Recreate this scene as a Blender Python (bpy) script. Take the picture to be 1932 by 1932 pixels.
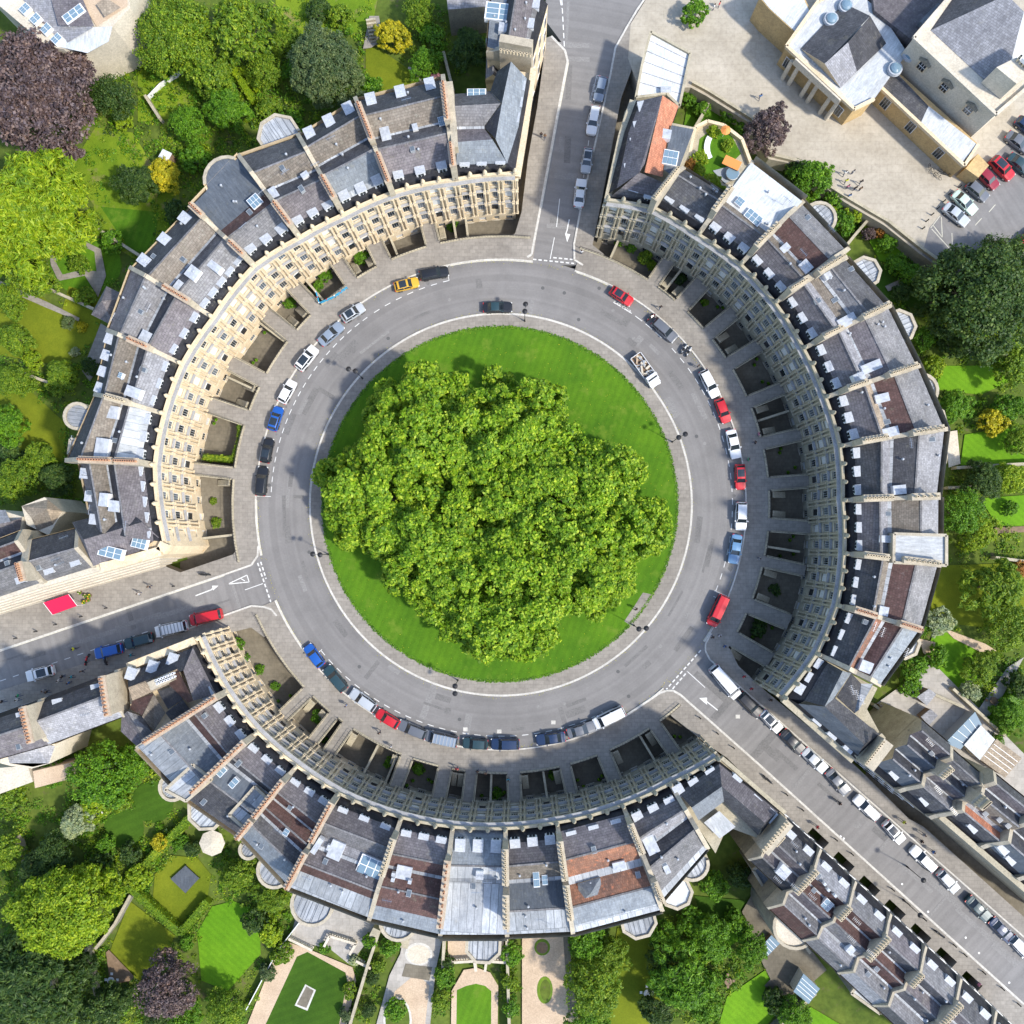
import bpy, math, random
import numpy as np
from mathutils import Matrix, Vector
R = math.radians
for o in list(bpy.data.objects): bpy.data.objects.remove(o)
scene = bpy.context.scene
COL = scene.collection
rnd = random.Random(7)

# ------------------------------------------------------------------ camera: a drone 137 m over a square of the town
H = 137.0; KS = 0.0858/H         # metres per unit of the 1932-wide survey grid, at 1 m distance
NAD = (985.0, 1030.0)                 # the point straight below the drone
q = Vector(((NAD[0]-966)*KS, (966-NAD[1])*KS, -1)).normalized()
yc = (Vector((0, 1, 0)) - q*q.y).normalized(); xc = yc.cross(-q)
ROT = Matrix((xc, yc, -q))            # camera -> world
cam_d = bpy.data.cameras.new('camera'); cam = bpy.data.objects.new('camera', cam_d); COL.objects.link(cam)
cam.matrix_world = Matrix.Translation((0, 0, H)) @ ROT.to_4x4()
cam_d.sensor_fit = 'HORIZONTAL'; cam_d.angle = 2*math.atan(966*KS); cam_d.clip_end = 2000; cam_d.clip_start = 1
scene.camera = cam
# ------------------------------------------------------------------ sky and sun
SUN_AZ = Vector((0.88, -0.48, 0)); SUN_EL = R(48)
w = bpy.data.worlds.new('World'); scene.world = w; w.use_nodes = True
nt = w.node_tree; sky = nt.nodes.new('ShaderNodeTexSky'); sky.sky_type = 'NISHITA'; sky.sun_disc = False
sky.sun_elevation = SUN_EL; sky.sun_rotation = math.atan2(SUN_AZ.x, SUN_AZ.y)
bg = nt.nodes['Background']; bg.inputs[1].default_value = 0.15; nt.links.new(sky.outputs[0], bg.inputs[0])
sd = bpy.data.lights.new('sun', 'SUN'); sd.energy = 2.25; sd.angle = R(3); sd.color = (1, 0.94, 0.83)
so = bpy.data.objects.new('sun', sd); COL.objects.link(so)
so.rotation_euler = Vector((-SUN_AZ.x*math.cos(SUN_EL), -SUN_AZ.y*math.cos(SUN_EL), -math.sin(SUN_EL))).to_track_quat('-Z', 'Y').to_euler()
scene.view_settings.view_transform = 'Standard'; scene.view_settings.look = 'None'
scene.view_settings.exposure = 1.2; scene.view_settings.gamma = 1
scene.render.engine = 'CYCLES'
try: scene.cycles.max_bounces = 6; scene.cycles.transparent_max_bounces = 4
except Exception: pass

ZO = [0.0]
def g(u, v, z=0.0):
    if z > 10.5: z += ZO[0]
    d = ROT @ Vector(((u-966)*KS, (966-v)*KS, -1)); return Vector((0, 0, H)) + d*((z-H)/d.z)
def gl(pts, z): return [g(u, v, z) for u, v in pts]
S = 0.0858

# ------------------------------------------------------------------ materials
def nodes(name):
    m = bpy.data.materials.new(name); m.use_nodes = True
    return m, m.node_tree.nodes, m.node_tree.links, m.node_tree.nodes['Principled BSDF']
def noise(N, L, vec, scale, detail=4, rough=.6):
    n = N.new('ShaderNodeTexNoise'); n.inputs['Scale'].default_value = scale; n.inputs['Detail'].default_value = detail; n.inputs['Roughness'].default_value = rough
    if vec is not None: L.new(vec, n.inputs['Vector'])
    return n.outputs['Fac']
def ramp(N, L, fac, stops):
    r = N.new('ShaderNodeValToRGB'); L.new(fac, r.inputs[0]); e = r.color_ramp.elements
    while len(e) < len(stops): e.new(.5)
    for i, (p, c) in enumerate(stops): e[i].position = p; e[i].color = (*c, 1)
    return r.outputs[0]
def mix(N, L, fac, a, b, mode='MIX'):
    m = N.new('ShaderNodeMix'); m.data_type = 'RGBA'; m.blend_type = mode
    for i, x in ((0, fac), (6, a), (7, b)):
        if isinstance(x, (int, float)): m.inputs[i].default_value = x
        elif isinstance(x, tuple): m.inputs[i].default_value = (*x, 1)
        else: L.new(x, m.inputs[i])
    return m.outputs[2]
def sc(c, k): return tuple(min(1, x*k) for x in c)
MAT = {}
def mat_mottle(key, c1, c2, scale=.6, fine=6, rough=.85, c3=None, metal=0, world=False, bump=0.0, spec=.3):
    m, N, L, B = nodes(key); tc = N.new('ShaderNodeNewGeometry').outputs['Position'] if world else N.new('ShaderNodeTexCoord').outputs['Object']
    a = noise(N, L, tc, scale, 5, .65); col = ramp(N, L, a, [(.32, c1), (.68, c2)])
    f = noise(N, L, tc, fine, 3); col = mix(N, L, .8, col, ramp(N, L, f, [(.25, (.72,)*3), (.75, (1.25,)*3)]), 'MULTIPLY')
    if c3:
        f2 = noise(N, L, tc, scale*2.3, 6, .75); col = mix(N, L, ramp(N, L, f2, [(.58, (0, 0, 0)), (.68, (1, 1, 1))]), col, c3)
    L.new(col, B.inputs['Base Color']); B.inputs['Roughness'].default_value = rough; B.inputs['Metallic'].default_value = metal
    B.inputs['Specular IOR Level'].default_value = spec
    if bump:
        b = N.new('ShaderNodeBump'); b.inputs['Strength'].default_value = bump; L.new(f, b.inputs['Height']); L.new(b.outputs[0], B.inputs['Normal'])
    MAT[key] = m; return m
def mat_rows(key, c1, c2, c3=None, bw=.5, bh=.3, mortar=(.02, .02, .025), scale=.35, msize=.03, squash=.5, amt=.6, rough=.75):
    """courses of slates, tiles, slabs: rows laid across the local Y axis"""
    m, N, L, B = nodes(key); tc = N.new('ShaderNodeTexCoord').outputs['Object']
    oi = N.new('ShaderNodeObjectInfo').outputs['Random']
    br = N.new('ShaderNodeTexBrick'); L.new(tc, br.inputs['Vector'])
    br.inputs['Scale'].default_value = 1; br.inputs['Brick Width'].default_value = bw; br.inputs['Row Height'].default_value = bh
    br.inputs['Mortar Size'].default_value = msize; br.inputs['Mortar Smooth'].default_value = .4
    br.inputs['Color1'].default_value = (.7, .7, .7, 1); br.inputs['Color2'].default_value = (1.35, 1.35, 1.35, 1); br.inputs['Mortar'].default_value = (.45, .45, .45, 1)
    a = noise(N, L, tc, scale, 6, .7); col = ramp(N, L, a, [(.3, c1), (.7, c2)])
    mp = N.new('ShaderNodeMapping'); L.new(tc, mp.inputs['Vector']); mp.inputs['Scale'].default_value = (3.2, .5, 1)
    st = noise(N, L, mp.outputs[0], 1.2, 5, .75)
    col = mix(N, L, .75, col, ramp(N, L, st, [(.25, (.6,)*3), (.5, (1,)*3), (.8, (1.6,)*3)]), 'MULTIPLY')
    col = mix(N, L, amt, col, br.outputs['Color'], 'MULTIPLY')
    if c3:
        f2 = noise(N, L, tc, 1.7, 6, .8); col = mix(N, L, ramp(N, L, f2, [(.56, (0, 0, 0)), (.7, (1, 1, 1))]), col, c3)
    ms_ = noise(N, L, N.new('ShaderNodeNewGeometry').outputs['Position'], .55, 7, .8); col = mix(N, L, ramp(N, L, ms_, [(.57, (0, 0, 0)), (.75, (.75,)*3)]), col, (.17, .16, .115) if sum(c1) < .6 else (.3, .29, .25))
    dk = noise(N, L, N.new('ShaderNodeNewGeometry').outputs['Position'], 4.5, 5, .8); col = mix(N, L, .6, col, ramp(N, L, dk, [(.3, (.62,)*3), (.48, (1,)*3), (.62, (1.05,)*3), (.75, (1.5,)*3)]), 'MULTIPLY')
    hs = N.new('ShaderNodeHueSaturation'); L.new(col, hs.inputs['Color'])
    mr = N.new('ShaderNodeMapRange'); L.new(oi, mr.inputs[0]); mr.inputs[3].default_value = .82; mr.inputs[4].default_value = 1.18; L.new(mr.outputs[0], hs.inputs['Value'])
    L.new(hs.outputs[0], B.inputs['Base Color']); B.inputs['Roughness'].default_value = rough; B.inputs['Specular IOR Level'].default_value = .3
    MAT[key] = m; return m
def mat_plain(key, c, rough=.5, metal=0, coat=0, spec=.5):
    m, N, L, B = nodes(key); B.inputs['Base Color'].default_value = (*c, 1); B.inputs['Roughness'].default_value = rough
    B.inputs['Metallic'].default_value = metal; B.inputs['Coat Weight'].default_value = coat; B.inputs['Specular IOR Level'].default_value = spec
    MAT[key] = m; return m
# roofs
mat_rows('p', (.092, .082, .09), (.165, .15, .157), (.22, .21, .2))
mat_rows('d', (.05, .05, .056), (.098, .098, .105), (.16, .16, .158))
mat_rows('g', (.12, .12, .125), (.2, .195, .2), (.26, .26, .255))
mat_rows('l', (.2, .2, .215), (.3, .3, .315), (.16, .16, .16))
mat_rows('b', (.125, .105, .085), (.2, .175, .145), (.25, .24, .2))
mat_rows('r', (.065, .036, .032), (.11, .062, .054), (.14, .11, .1), bw=.35, bh=.35)
mat_rows('o', (.11, .07, .055), (.26, .12, .07), (.5, .17, .08), bw=.3, bh=.4)
mat_rows('O', (.36, .14, .08), (.46, .2, .12), (.3, .14, .09), bw=.3, bh=.3)
mat_rows('k', (.034, .035, .042), (.064, .064, .07), (.11, .11, .105))
mat_rows('B', (.13, .148, .17), (.2, .22, .24), (.27, .29, .3), bw=.6, bh=.4, amt=.3)
mat_rows('F', (.075, .09, .11), (.105, .12, .14), (.15, .165, .175), bw=9, bh=9, amt=.2)
mat_rows('K', (.014, .015, .02), (.03, .03, .036), None)  # slate of the steep attic strip, shade between dormers put into its colour
mat_rows('L', (.26, .28, .3), (.39, .405, .425), (.2, .21, .22), bw=1.1, bh=7, msize=.07, amt=.75, rough=.5)
mat_rows('W', (.42, .44, .45), (.56, .57, .57), (.33, .36, .36), bw=9, bh=9, amt=.2)
mat_rows('T', (.24, .19, .14), (.33, .27, .2), (.2, .17, .12))
# stone
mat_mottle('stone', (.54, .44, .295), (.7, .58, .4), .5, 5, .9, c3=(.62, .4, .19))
mat_mottle('flashing', (.22, .22, .22), (.33, .33, .34), .5, 5, .8)
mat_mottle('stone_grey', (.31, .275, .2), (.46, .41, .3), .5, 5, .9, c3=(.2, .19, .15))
mat_mottle('stone_dark', (.17, .16, .14), (.26, .25, .2), .6, 5, .9, c3=(.12, .12, .1))
mat_mottle('stone_pale', (.48, .43, .34), (.6, .54, .44), .4, 4, .9)
mat_mottle('ochre', (.42, .3, .15), (.54, .39, .19), .25, 3, .9)
mat_mottle('stack', (.33, .29, .22), (.47, .41, .31), .8, 6, .9, c3=(.25, .22, .17))
mat_mottle('pot_orange', (.42, .2, .11), (.52, .33, .2), 2, 9)
mat_mottle('brick', (.33, .26, .19), (.46, .39, .3), 1.5, 7, c3=(.42, .27, .18))
mat_mottle('pot_buff', (.5, .4, .26), (.62, .52, .36), 2, 9)
mat_plain('flue_dark', (.01, .01, .01), .9)
mat_plain('white_paint', (.74, .75, .76), .45)
mat_plain('grey_paint', (.3, .32, .34), .5)
mat_mottle('lead_top', (.33, .355, .39), (.46, .48, .51), .8, 5, .5)
mat_plain('glass', (.02, .028, .035), .06, spec=.8)
mat_plain('pane', (.11, .13, .15), .12, spec=.8)
mat_plain('glass_blue', (.16, .24, .3), .1, spec=.8)
mat_plain('blind', (.6, .6, .58), .5)
mat_plain('iron', (.02, .02, .022), .5)
mat_plain('rubber', (.015, .015, .016), .8)
mat_plain('chrome', (.5, .5, .5), .25, metal=1)
mat_plain('lamp_clear', (.75, .75, .72), .15)
mat_plain('lamp_red', (.5, .02, .02), .25)
mat_plain('yellow', (.7, .5, .04), .5)
mat_plain('teal', (.02, .35, .6), .4)
mat_plain('crimson', (.62, .0, .05), .7)
mat_plain('skin', (.55, .33, .22), .6)
mat_plain('hair', (.05, .03, .02), .8)
mat_plain('denim', (.05, .07, .13), .8)
mat_plain('orange_cloth', (.7, .25, .06), .7)
mat_mottle('wood', (.16, .11, .07), (.26, .18, .12), 1.2, 8)
mat_mottle('bark', (.12, .1, .08), (.2, .17, .13), 1.2, 8)
# ground
def ground_mat(key, c1, c2, s=.12, fine=2.5, c3=None, patch=None, bump=0):
    return mat_mottle(key, c1, c2, s, fine, .92, c3=c3, world=True, bump=bump, spec=.15)
def asphalt():
    m, N, L, B = nodes('asphalt'); P = N.new('ShaderNodeNewGeometry').outputs['Position']
    a = noise(N, L, P, .045, 4, .55); col = ramp(N, L, a, [(.3, (.172, .165, .16)), (.7, (.228, .219, .212))])
    f = noise(N, L, P, 3.5, 4, .7); col = mix(N, L, .35, col, ramp(N, L, f, [(.3, (.75,)*3), (.7, (1.2,)*3)]), 'MULTIPLY')
    pt = noise(N, L, P, .35, 5, .7); col = mix(N, L, .5, col, ramp(N, L, pt, [(.35, (.78,)*3), (.55, (1,)*3), (.8, (1.08,)*3)]), 'MULTIPLY')
    # tyre-polished rings round the circus
    mp = N.new('ShaderNodeVectorMath'); mp.operation = 'SUBTRACT'; L.new(P, mp.inputs[0]); c = g(945, 952, 0); mp.inputs[1].default_value = c
    sp = N.new('ShaderNodeSeparateXYZ'); L.new(mp.outputs[0], sp.inputs[0]); cb = N.new('ShaderNodeCombineXYZ'); L.new(sp.outputs[0], cb.inputs[0]); L.new(sp.outputs[1], cb.inputs[1])
    ln = N.new('ShaderNodeVectorMath'); ln.operation = 'LENGTH'; L.new(cb.outputs[0], ln.inputs[0])
    nr = N.new('ShaderNodeTexNoise'); nr.noise_dimensions = '1D'; nr.inputs['Scale'].default_value = .9; nr.inputs['Detail'].default_value = 3; L.new(ln.outputs['Value'], nr.inputs['W'])
    col = mix(N, L, .55, col, ramp(N, L, nr.outputs['Fac'], [(.35, (.84,)*3), (.65, (1.12,)*3)]), 'MULTIPLY')
    L.new(col, B.inputs['Base Color']); B.inputs['Roughness'].default_value = .85; MAT['asphalt'] = m
asphalt()
def flags(key, c1, c2, bw=.9, bh=.6, amt=.5, lo=.82, hi=1.15):
    m, N, L, B = nodes(key); P = N.new('ShaderNodeNewGeometry').outputs['Position']
    br = N.new('ShaderNodeTexBrick'); L.new(P, br.inputs['Vector']); br.inputs['Scale'].default_value = 1
    br.inputs['Brick Width'].default_value = bw; br.inputs['Row Height'].default_value = bh; br.inputs['Mortar Size'].default_value = .03
    br.inputs['Color1'].default_value = (lo,)*3+(1,); br.inputs['Color2'].default_value = (hi,)*3+(1,); br.inputs['Mortar'].default_value = (.62, .6, .57, 1)
    a = noise(N, L, P, .16, 6, .7); col = ramp(N, L, a, [(.32, c1), (.68, c2)])
    f = noise(N, L, P, 1.6, 5, .7); col = mix(N, L, .6, col, ramp(N, L, f, [(.3, (.72,)*3), (.5, (1,)*3), (.75, (1.22,)*3)]), 'MULTIPLY')
    col = mix(N, L, amt, col, br.outputs['Color'], 'MULTIPLY')
    L.new(col, B.inputs['Base Color']); B.inputs['Roughness'].default_value = .9; MAT[key] = m
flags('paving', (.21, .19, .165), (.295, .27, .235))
flags('plaza', (.34, .3, .235), (.45, .405, .33), 2.6, 1.3, .35, .93, 1.06)
flags('terrace', (.3, .28, .25), (.42, .39, .35), 1.1, 1.1, .5)
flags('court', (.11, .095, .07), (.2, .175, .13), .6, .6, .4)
ground_mat('kerb', (.46, .44, .4), (.58, .56, .51), .5, 4)
ground_mat('line', (.62, .62, .6), (.72, .72, .7), 2, 9, c3=(.4, .4, .4))
ground_mat('line_pale', (.5, .48, .4), (.6, .58, .48), 1, 7)
ground_mat('sand', (.44, .33, .23), (.54, .42, .3), .3, 5)
ground_mat('cream', (.52, .46, .37), (.6, .54, .44), .3, 5)
ground_mat('soil', (.055, .09, .015), (.12, .16, .025), .2, 1.4, c3=(.12, .1, .055))
ground_mat('earth', (.16, .11, .07), (.24, .17, .11), .4, 2)
def lawn_mat(key, c1, c2, stripe=0, sdir=0, c3=None):
    m, N, L, B = nodes(key); P = N.new('ShaderNodeNewGeometry').outputs['Position']
    a = noise(N, L, P, .09, 5, .6); col = ramp(N, L, a, [(.33, c1), (.67, c2)])
    f = noise(N, L, P, 5, 4, .7); col = mix(N, L, .7, col, ramp(N, L, f, [(.25, (.72,)*3), (.75, (1.28,)*3)]), 'MULTIPLY')
    f = noise(N, L, P, .6, 5, .75); col = mix(N, L, .7, col, ramp(N, L, f, [(.3, (.76, .8, .8)), (.7, (1.2, 1.12, 1.1))]), 'MULTIPLY')
    if stripe:
        mp = N.new('ShaderNodeMapping'); L.new(P, mp.inputs['Vector']); mp.inputs['Rotation'].default_value = (0, 0, sdir)
        wv = N.new('ShaderNodeTexWave'); L.new(mp.outputs[0], wv.inputs['Vector']); wv.inputs['Scale'].default_value = stripe; wv.inputs['Distortion'].default_value = 1.4; wv.inputs['Detail'].default_value = 1; wv.inputs['Detail Scale'].default_value = .3
        col = mix(N, L, .32, col, ramp(N, L, wv.outputs['Fac'], [(.3, (.86,)*3), (.7, (1.13,)*3)]), 'MULTIPLY')
    if c3:
        f2 = noise(N, L, P, .25, 5, .7); col = mix(N, L, ramp(N, L, f2, [(.55, (0, 0, 0)), (.68, (1, 1, 1))]), col, c3)
    L.new(col, B.inputs['Base Color']); B.inputs['Roughness'].default_value = .9; B.inputs['Specular IOR Level'].default_value = .15; MAT[key] = m
lawn_mat('lawn', (.05, .135, .008), (.09, .2, .01), .28, .35, c3=(.12, .2, .02))
lawn_mat('lawn_dark', (.03, .075, .006), (.052, .115, .01), .25, 1.2)
lawn_mat('lawn_olive', (.1, .14, .008), (.16, .19, .012))
lawn_mat('lawn_bright', (.09, .22, .008), (.13, .28, .012), .35, 2.3)
lawn_mat('rough_grass', (.1, .18, .01), (.2, .27, .018), c3=(.22, .18, .08))
# foliage
def leaf_mat(key, c1, c2, c3, rough=.55, trans=.35):
    m, N, L, B = nodes('foliage_'+key); gm = N.new('ShaderNodeNewGeometry'); rp = gm.outputs['Random Per Island']
    col = ramp(N, L, rp, [(.05, c1), (.55, c2), (1, c3)])
    a = noise(N, L, gm.outputs['Position'], .28, 4, .6); col = mix(N, L, .7, col, ramp(N, L, a, [(.3, (.66, .72, .75)), (.7, (1.3, 1.2, 1))]), 'MULTIPLY')
    a2 = noise(N, L, gm.outputs['Position'], 1.1, 3, .6); col = mix(N, L, .8, col, ramp(N, L, a2, [(.35, (.72, .8, .9)), (.65, (1.28, 1.16, .85))]), 'MULTIPLY')
    L.new(col, B.inputs['Base Color']); B.inputs['Roughness'].default_value = rough; B.inputs['Specular IOR Level'].default_value = .35
    t = N.new('ShaderNodeBsdfTranslucent'); L.new(mix(N, L, .3, col, (.3, .4, .02)) if key not in 'uQ' else col, t.inputs['Color'])
    ms = N.new('ShaderNodeMixShader'); ms.inputs[0].default_value = trans; L.new(B.outputs[0], ms.inputs[1]); L.new(t.outputs[0], ms.inputs[2])
    L.new(ms.outputs[0], N['Material Output'].inputs['Surface']); MAT['leaf_'+key] = m
leaf_mat('p', (.085, .2, .007), (.22, .41, .016), (.48, .62, .055), trans=.42)      # plane
leaf_mat('m', (.065, .15, .008), (.145, .265, .013), (.3, .4, .03))   # mid green
leaf_mat('d', (.018, .055, .012), (.045, .1, .018), (.12, .19, .04)) # dark
leaf_mat('y', (.11, .22, .005), (.23, .36, .01), (.4, .5, .03))        # lime
leaf_mat('Y', (.3, .29, .01), (.5, .45, .015), (.65, .6, .04))          # yellow
leaf_mat('g', (.05, .1, .035), (.1, .15, .06), (.19, .25, .12))         # grey green
leaf_mat('w', (.2, .27, .14), (.34, .42, .25), (.5, .56, .4))           # pale variegated
leaf_mat('u', (.055, .035, .038), (.1, .068, .075), (.2, .15, .16), trans=.15)      # copper
leaf_mat('Q', (.2, .09, .13), (.36, .17, .24), (.5, .28, .36), trans=.2)       # pink blossom
leaf_mat('v', (.045, .13, .006), (.1, .26, .01), (.21, .4, .025))    # vivid green
leaf_mat('o', (.25, .1, .02), (.4, .17, .03), (.5, .28, .06), trans=.2)

ORD = ['first', 'second', 'third', 'fourth', 'fifth', 'sixth', 'seventh', 'eighth', 'ninth', 'tenth', 'eleventh', 'twelfth', 'thirteenth', 'fourteenth', 'fifteenth', 'sixteenth', 'seventeenth', 'eighteenth', 'nineteenth', 'twentieth']
# ------------------------------------------------------------------ object helpers
WM = {}
def wm(o): return WM.get(o.name, Matrix.Identity(4)) if o else Matrix.Identity(4)
def tag(o, label=None, cat=None, group=None, kind=None):
    if label: o['label'] = label
    if cat: o['category'] = cat
    if group: o['group'] = group
    if kind: o['kind'] = kind
    return o
def empty(name, M, label, cat, group=None):
    o = bpy.data.objects.new(name, None); COL.objects.link(o); o.matrix_basis = M; WM[o.name] = M.copy(); o.empty_display_size = .5
    return tag(o, label, cat, group)
def put(name, me, parent=None, M=None, mats=None):
    o = bpy.data.objects.new(name, me); COL.objects.link(o)
    M = M if M is not None else wm(parent)
    if parent: o.parent = parent; o.matrix_basis = wm(parent).inverted() @ M
    else: o.matrix_basis = M
    WM[o.name] = M.copy()
    if mats:
        for i, k in enumerate(mats):
            if k: o.material_slots[i].link = 'OBJECT'; o.material_slots[i].material = MAT[k]
    return o
def frame(p, ydir, z=None):
    if z is not None and z > 10.5: z += ZO[0]
    y = Vector((ydir[0], ydir[1], 0)).normalized(); x = Vector((y.y, -y.x, 0))
    M = Matrix.Identity(4)
    for i in range(3): M[i][0] = x[i]; M[i][1] = y[i]
    M[0][3], M[1][3], M[2][3] = p[0], p[1], (p[2] if z is None else z)
    return M
class MB:
    def __init__(s, M=None): s.v = []; s.f = []; s.m = []; s.mats = []; s.M = M; s.sm = []
    def mi(s, k):
        if k not in s.mats: s.mats.append(k)
        return s.mats.index(k)
    def poly(s, pts, k, smooth=False):
        n = len(s.v); s.v += [tuple(s.M @ Vector(p)) if s.M is not None else tuple(p) for p in pts]
        s.f.append(list(range(n, n+len(pts)))); s.m.append(s.mi(k)); s.sm.append(smooth)
    def prism(s, pts, z0, z1, k, ktop=None, bottom=False):
        """pts: xy outline, any winding"""
        P = [Vector((p[0], p[1])) for p in pts]
        a = sum(P[i].x*P[(i+1) % len(P)].y-P[(i+1) % len(P)].x*P[i].y for i in range(len(P)))
        if a < 0: P.reverse()
        n = len(P)
        s.poly([(p.x, p.y, z1) for p in P], ktop or k)
        if bottom: s.poly([(p.x, p.y, z0) for p in reversed(P)], k)
        for i in range(n):
            a, b = P[i], P[(i+1) % n]; s.poly([(a.x, a.y, z0), (b.x, b.y, z0), (b.x, b.y, z1), (a.x, a.y, z1)], k)
    def box(s, x0, x1, y0, y1, z0, z1, k, ktop=None): s.prism([(x0, y0), (x1, y0), (x1, y1), (x0, y1)], z0, z1, k, ktop, True)
    def strip(s, a, b, wd, z0, z1, k, ktop=None):
        a = Vector((a[0], a[1])); b = Vector((b[0], b[1])); d = (b-a).normalized(); n = Vector((-d.y, d.x))*wd/2
        s.prism([a-n, b-n, b+n, a+n], z0, z1, k, ktop, True)
    def cyl(s, c, r0, r1, z0, z1, k, n=8, ktop=None, smooth=True):
        A = [(c[0]+r0*math.cos(2*math.pi*i/n), c[1]+r0*math.sin(2*math.pi*i/n), z0) for i in range(n)]
        Bq = [(c[0]+r1*math.cos(2*math.pi*i/n), c[1]+r1*math.sin(2*math.pi*i/n), z1) for i in range(n)]
        for i in range(n): j = (i+1) % n; s.poly([A[i], A[j], Bq[j], Bq[i]], k, smooth)
        s.poly(Bq, ktop or k)
    def tube(s, a, b, r, k, n=6, r1=None):
        a = Vector(a); b = Vector(b); d = (b-a).normalized(); x = d.orthogonal().normalized(); y = d.cross(x); r1 = r if r1 is None else r1
        A = [a+(x*math.cos(2*math.pi*i/n)+y*math.sin(2*math.pi*i/n))*r for i in range(n)]
        Bq = [b+(x*math.cos(2*math.pi*i/n)+y*math.sin(2*math.pi*i/n))*r1 for i in range(n)]
        for i in range(n): j = (i+1) % n; s.poly([A[i], A[j], Bq[j], Bq[i]], k, True)
        s.poly(Bq, k); s.poly(list(reversed(A)), k)
    def mesh(s, name, M=None):
        me = bpy.data.meshes.new(name); vs = s.v
        if M is not None:
            I = M.inverted(); vs = [tuple(I @ Vector(p)) for p in s.v]
        me.from_pydata(vs, [], s.f)
        for k in s.mats: me.materials.append(MAT[k])
        me.polygons.foreach_set('material_index', s.m); me.polygons.foreach_set('use_smooth', s.sm); me.update(); return me
    def build(s, name, parent=None, M=None):
        """verts are world coordinates; the object's frame is its parent's (or M)"""
        M = M if M is not None else wm(parent)
        return put(name, s.mesh(name, M), parent, M)
def cyc(pts): return list(zip(pts, pts[1:]+pts[:1]))
def sheet(name, pts_uv, k, z, label=None, z0=None):
    b = MB(); P = gl(pts_uv, z)
    b.prism(P, z-.02 if z0 is None else z0, z, k); o = b.build(name); tag(o, kind='structure')
    return o
# ------------------------------------------------------------------ the ground, the roads and the pavements
CC = (945.0, 952.0); CW = g(*CC, 0)
def pol(r, a, c=CC): return (c[0]+r*math.cos(R(a)), c[1]-r*math.sin(R(a)))
def arc(r, a0, a1, n=None, c=CC):
    n = n or max(2, int(abs(a1-a0)/2)+1); return [pol(r, a0+(a1-a0)*i/n, c) for i in range(n+1)]
b = MB(); b.box(-700, 700, -700, 700, -6, -3, 'soil'); tag(b.build('ground'), kind='structure')
RK = 463; RI = 359; RL = 334; RP = 507
# roads: the ring and three streets, raised above the sunken front courts and the gardens
def slab(name, polys, k, z, z0=-3.3):
    b = MB()
    for P in polys: b.prism(gl(P, z), z0, z, k)
    return tag(b.build(name), kind='structure')
ROAD = [[pol(RK+3, a) for a in range(0, 360, 3)]]
slab('road', ROAD, 'asphalt', 0)
slab('street', [[(985, 500), (1003, 482), (1020, 390), (1052, 215), (1070, 115), (1060, 80), (1030, 40), (1030, -60), (1240, -60), (1205, 25), (1165, 95), (1097, 397), (1086, 462), (1090, 500)]], 'asphalt', -.004)
slab('street', [[(500, 1030), (474, 1064), (423, 1082), (0, 1225), (-60, 1245), (-60, 1325), (0, 1306), (356, 1188), (423, 1163), (474, 1145), (500, 1148), (530, 1160)]], 'asphalt', -.006)
slab('street', [[(1240, 1310), (1282, 1311), (1434, 1446), (1932, 1897), (1995, 1953), (1995, 1816), (1932, 1766), (1640, 1503), (1455, 1345), (1347, 1252), (1331, 1215), (1310, 1200)]], 'asphalt', -.008)
# central island
slab('pavement_island', [[pol(RI, a) for a in range(0, 360, 2)]], 'paving', .12, -.3)
slab('lawn', [[pol(RL, a, (943, 951)) for a in range(0, 360, 2)]], 'lawn', .17, 0)
sheet('path', [(1213, 1118), (1232, 1122), (1190, 1180), (1178, 1172), (1196, 1145)], 'paving', .185)
def ringstrip(name, r0, r1, a0, a1, k, z, c=CC, z0=None):
    b = MB(); n = max(2, int(abs(a1-a0)/2)); A = arc(r0, a0, a1, n, c); Bq = arc(r1, a0, a1, n, c)
    for i in range(n): b.prism(gl([A[i], A[i+1], Bq[i+1], Bq[i]], z), (z-.02 if z0 is None else z0), z, k)
    return tag(b.build(name), kind='structure')
ringstrip('kerb', RI-.5, RI+3.2, 0, 360, 'kerb', .135, z0=-.2)
# pavements round the three crescents and along the streets
SEG = {'N': (82.5, 192), 'E': (-34, 72.5), 'S': (203, 311.5)}
for s_, (a0, a1) in SEG.items():
    ringstrip('pavement', RK, RP, a0, a1, 'paving', .12, z0=-3.3)
    ringstrip('kerb', RK-1.5, RK+1.2, a0, a1, 'kerb', .132, z0=-.2)
PV = dict(
 a=[(1000, 484), (1003, 482), (1020, 390), (1052, 215), (1071, 115), (1066, 95), (1040, 68), (1020, 75), (1026, 110), (1014, 200), (996, 300), (984, 400), (972, 440), (955, 452), (985, 486)],
 b=[(1081, 492), (1083, 461), (1095, 397), (1151, 144), (1161, 90), (1182, 52), (1190, 45), (1232, 58), (1205, 95), (1192, 130), (1172, 185), (1158, 258), (1136, 374), (1118, 462), (1140, 480), (1120, 500)],
 c=[(486, 1040), (474, 1066), (423, 1084), (0, 1227), (-60, 1247), (-60, 1140), (60, 1110), (240, 1065), (300, 1064), (340, 1080), (440, 1046), (450, 1030)],
 d=[(525, 1160), (498, 1145), (474, 1143), (423, 1161), (356, 1186), (165, 1250), (0, 1303), (-60, 1322), (-60, 1372), (0, 1350), (374, 1208), (474, 1184), (498, 1202)],
 f=[(1331, 1212), (1331, 1228), (1339, 1244), (1385, 1286), (1455, 1347), (1640, 1505), (1932, 1768), (1995, 1822), (1995, 1787), (1932, 1730), (1743, 1560), (1715, 1545), (1632, 1462), (1600, 1432), (1440, 1300), (1393, 1256), (1378, 1225), (1360, 1210)])
for k_ in PV: slab('pavement', [PV[k_]], 'paving', .122 if k_ != 'd' else .124)
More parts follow.
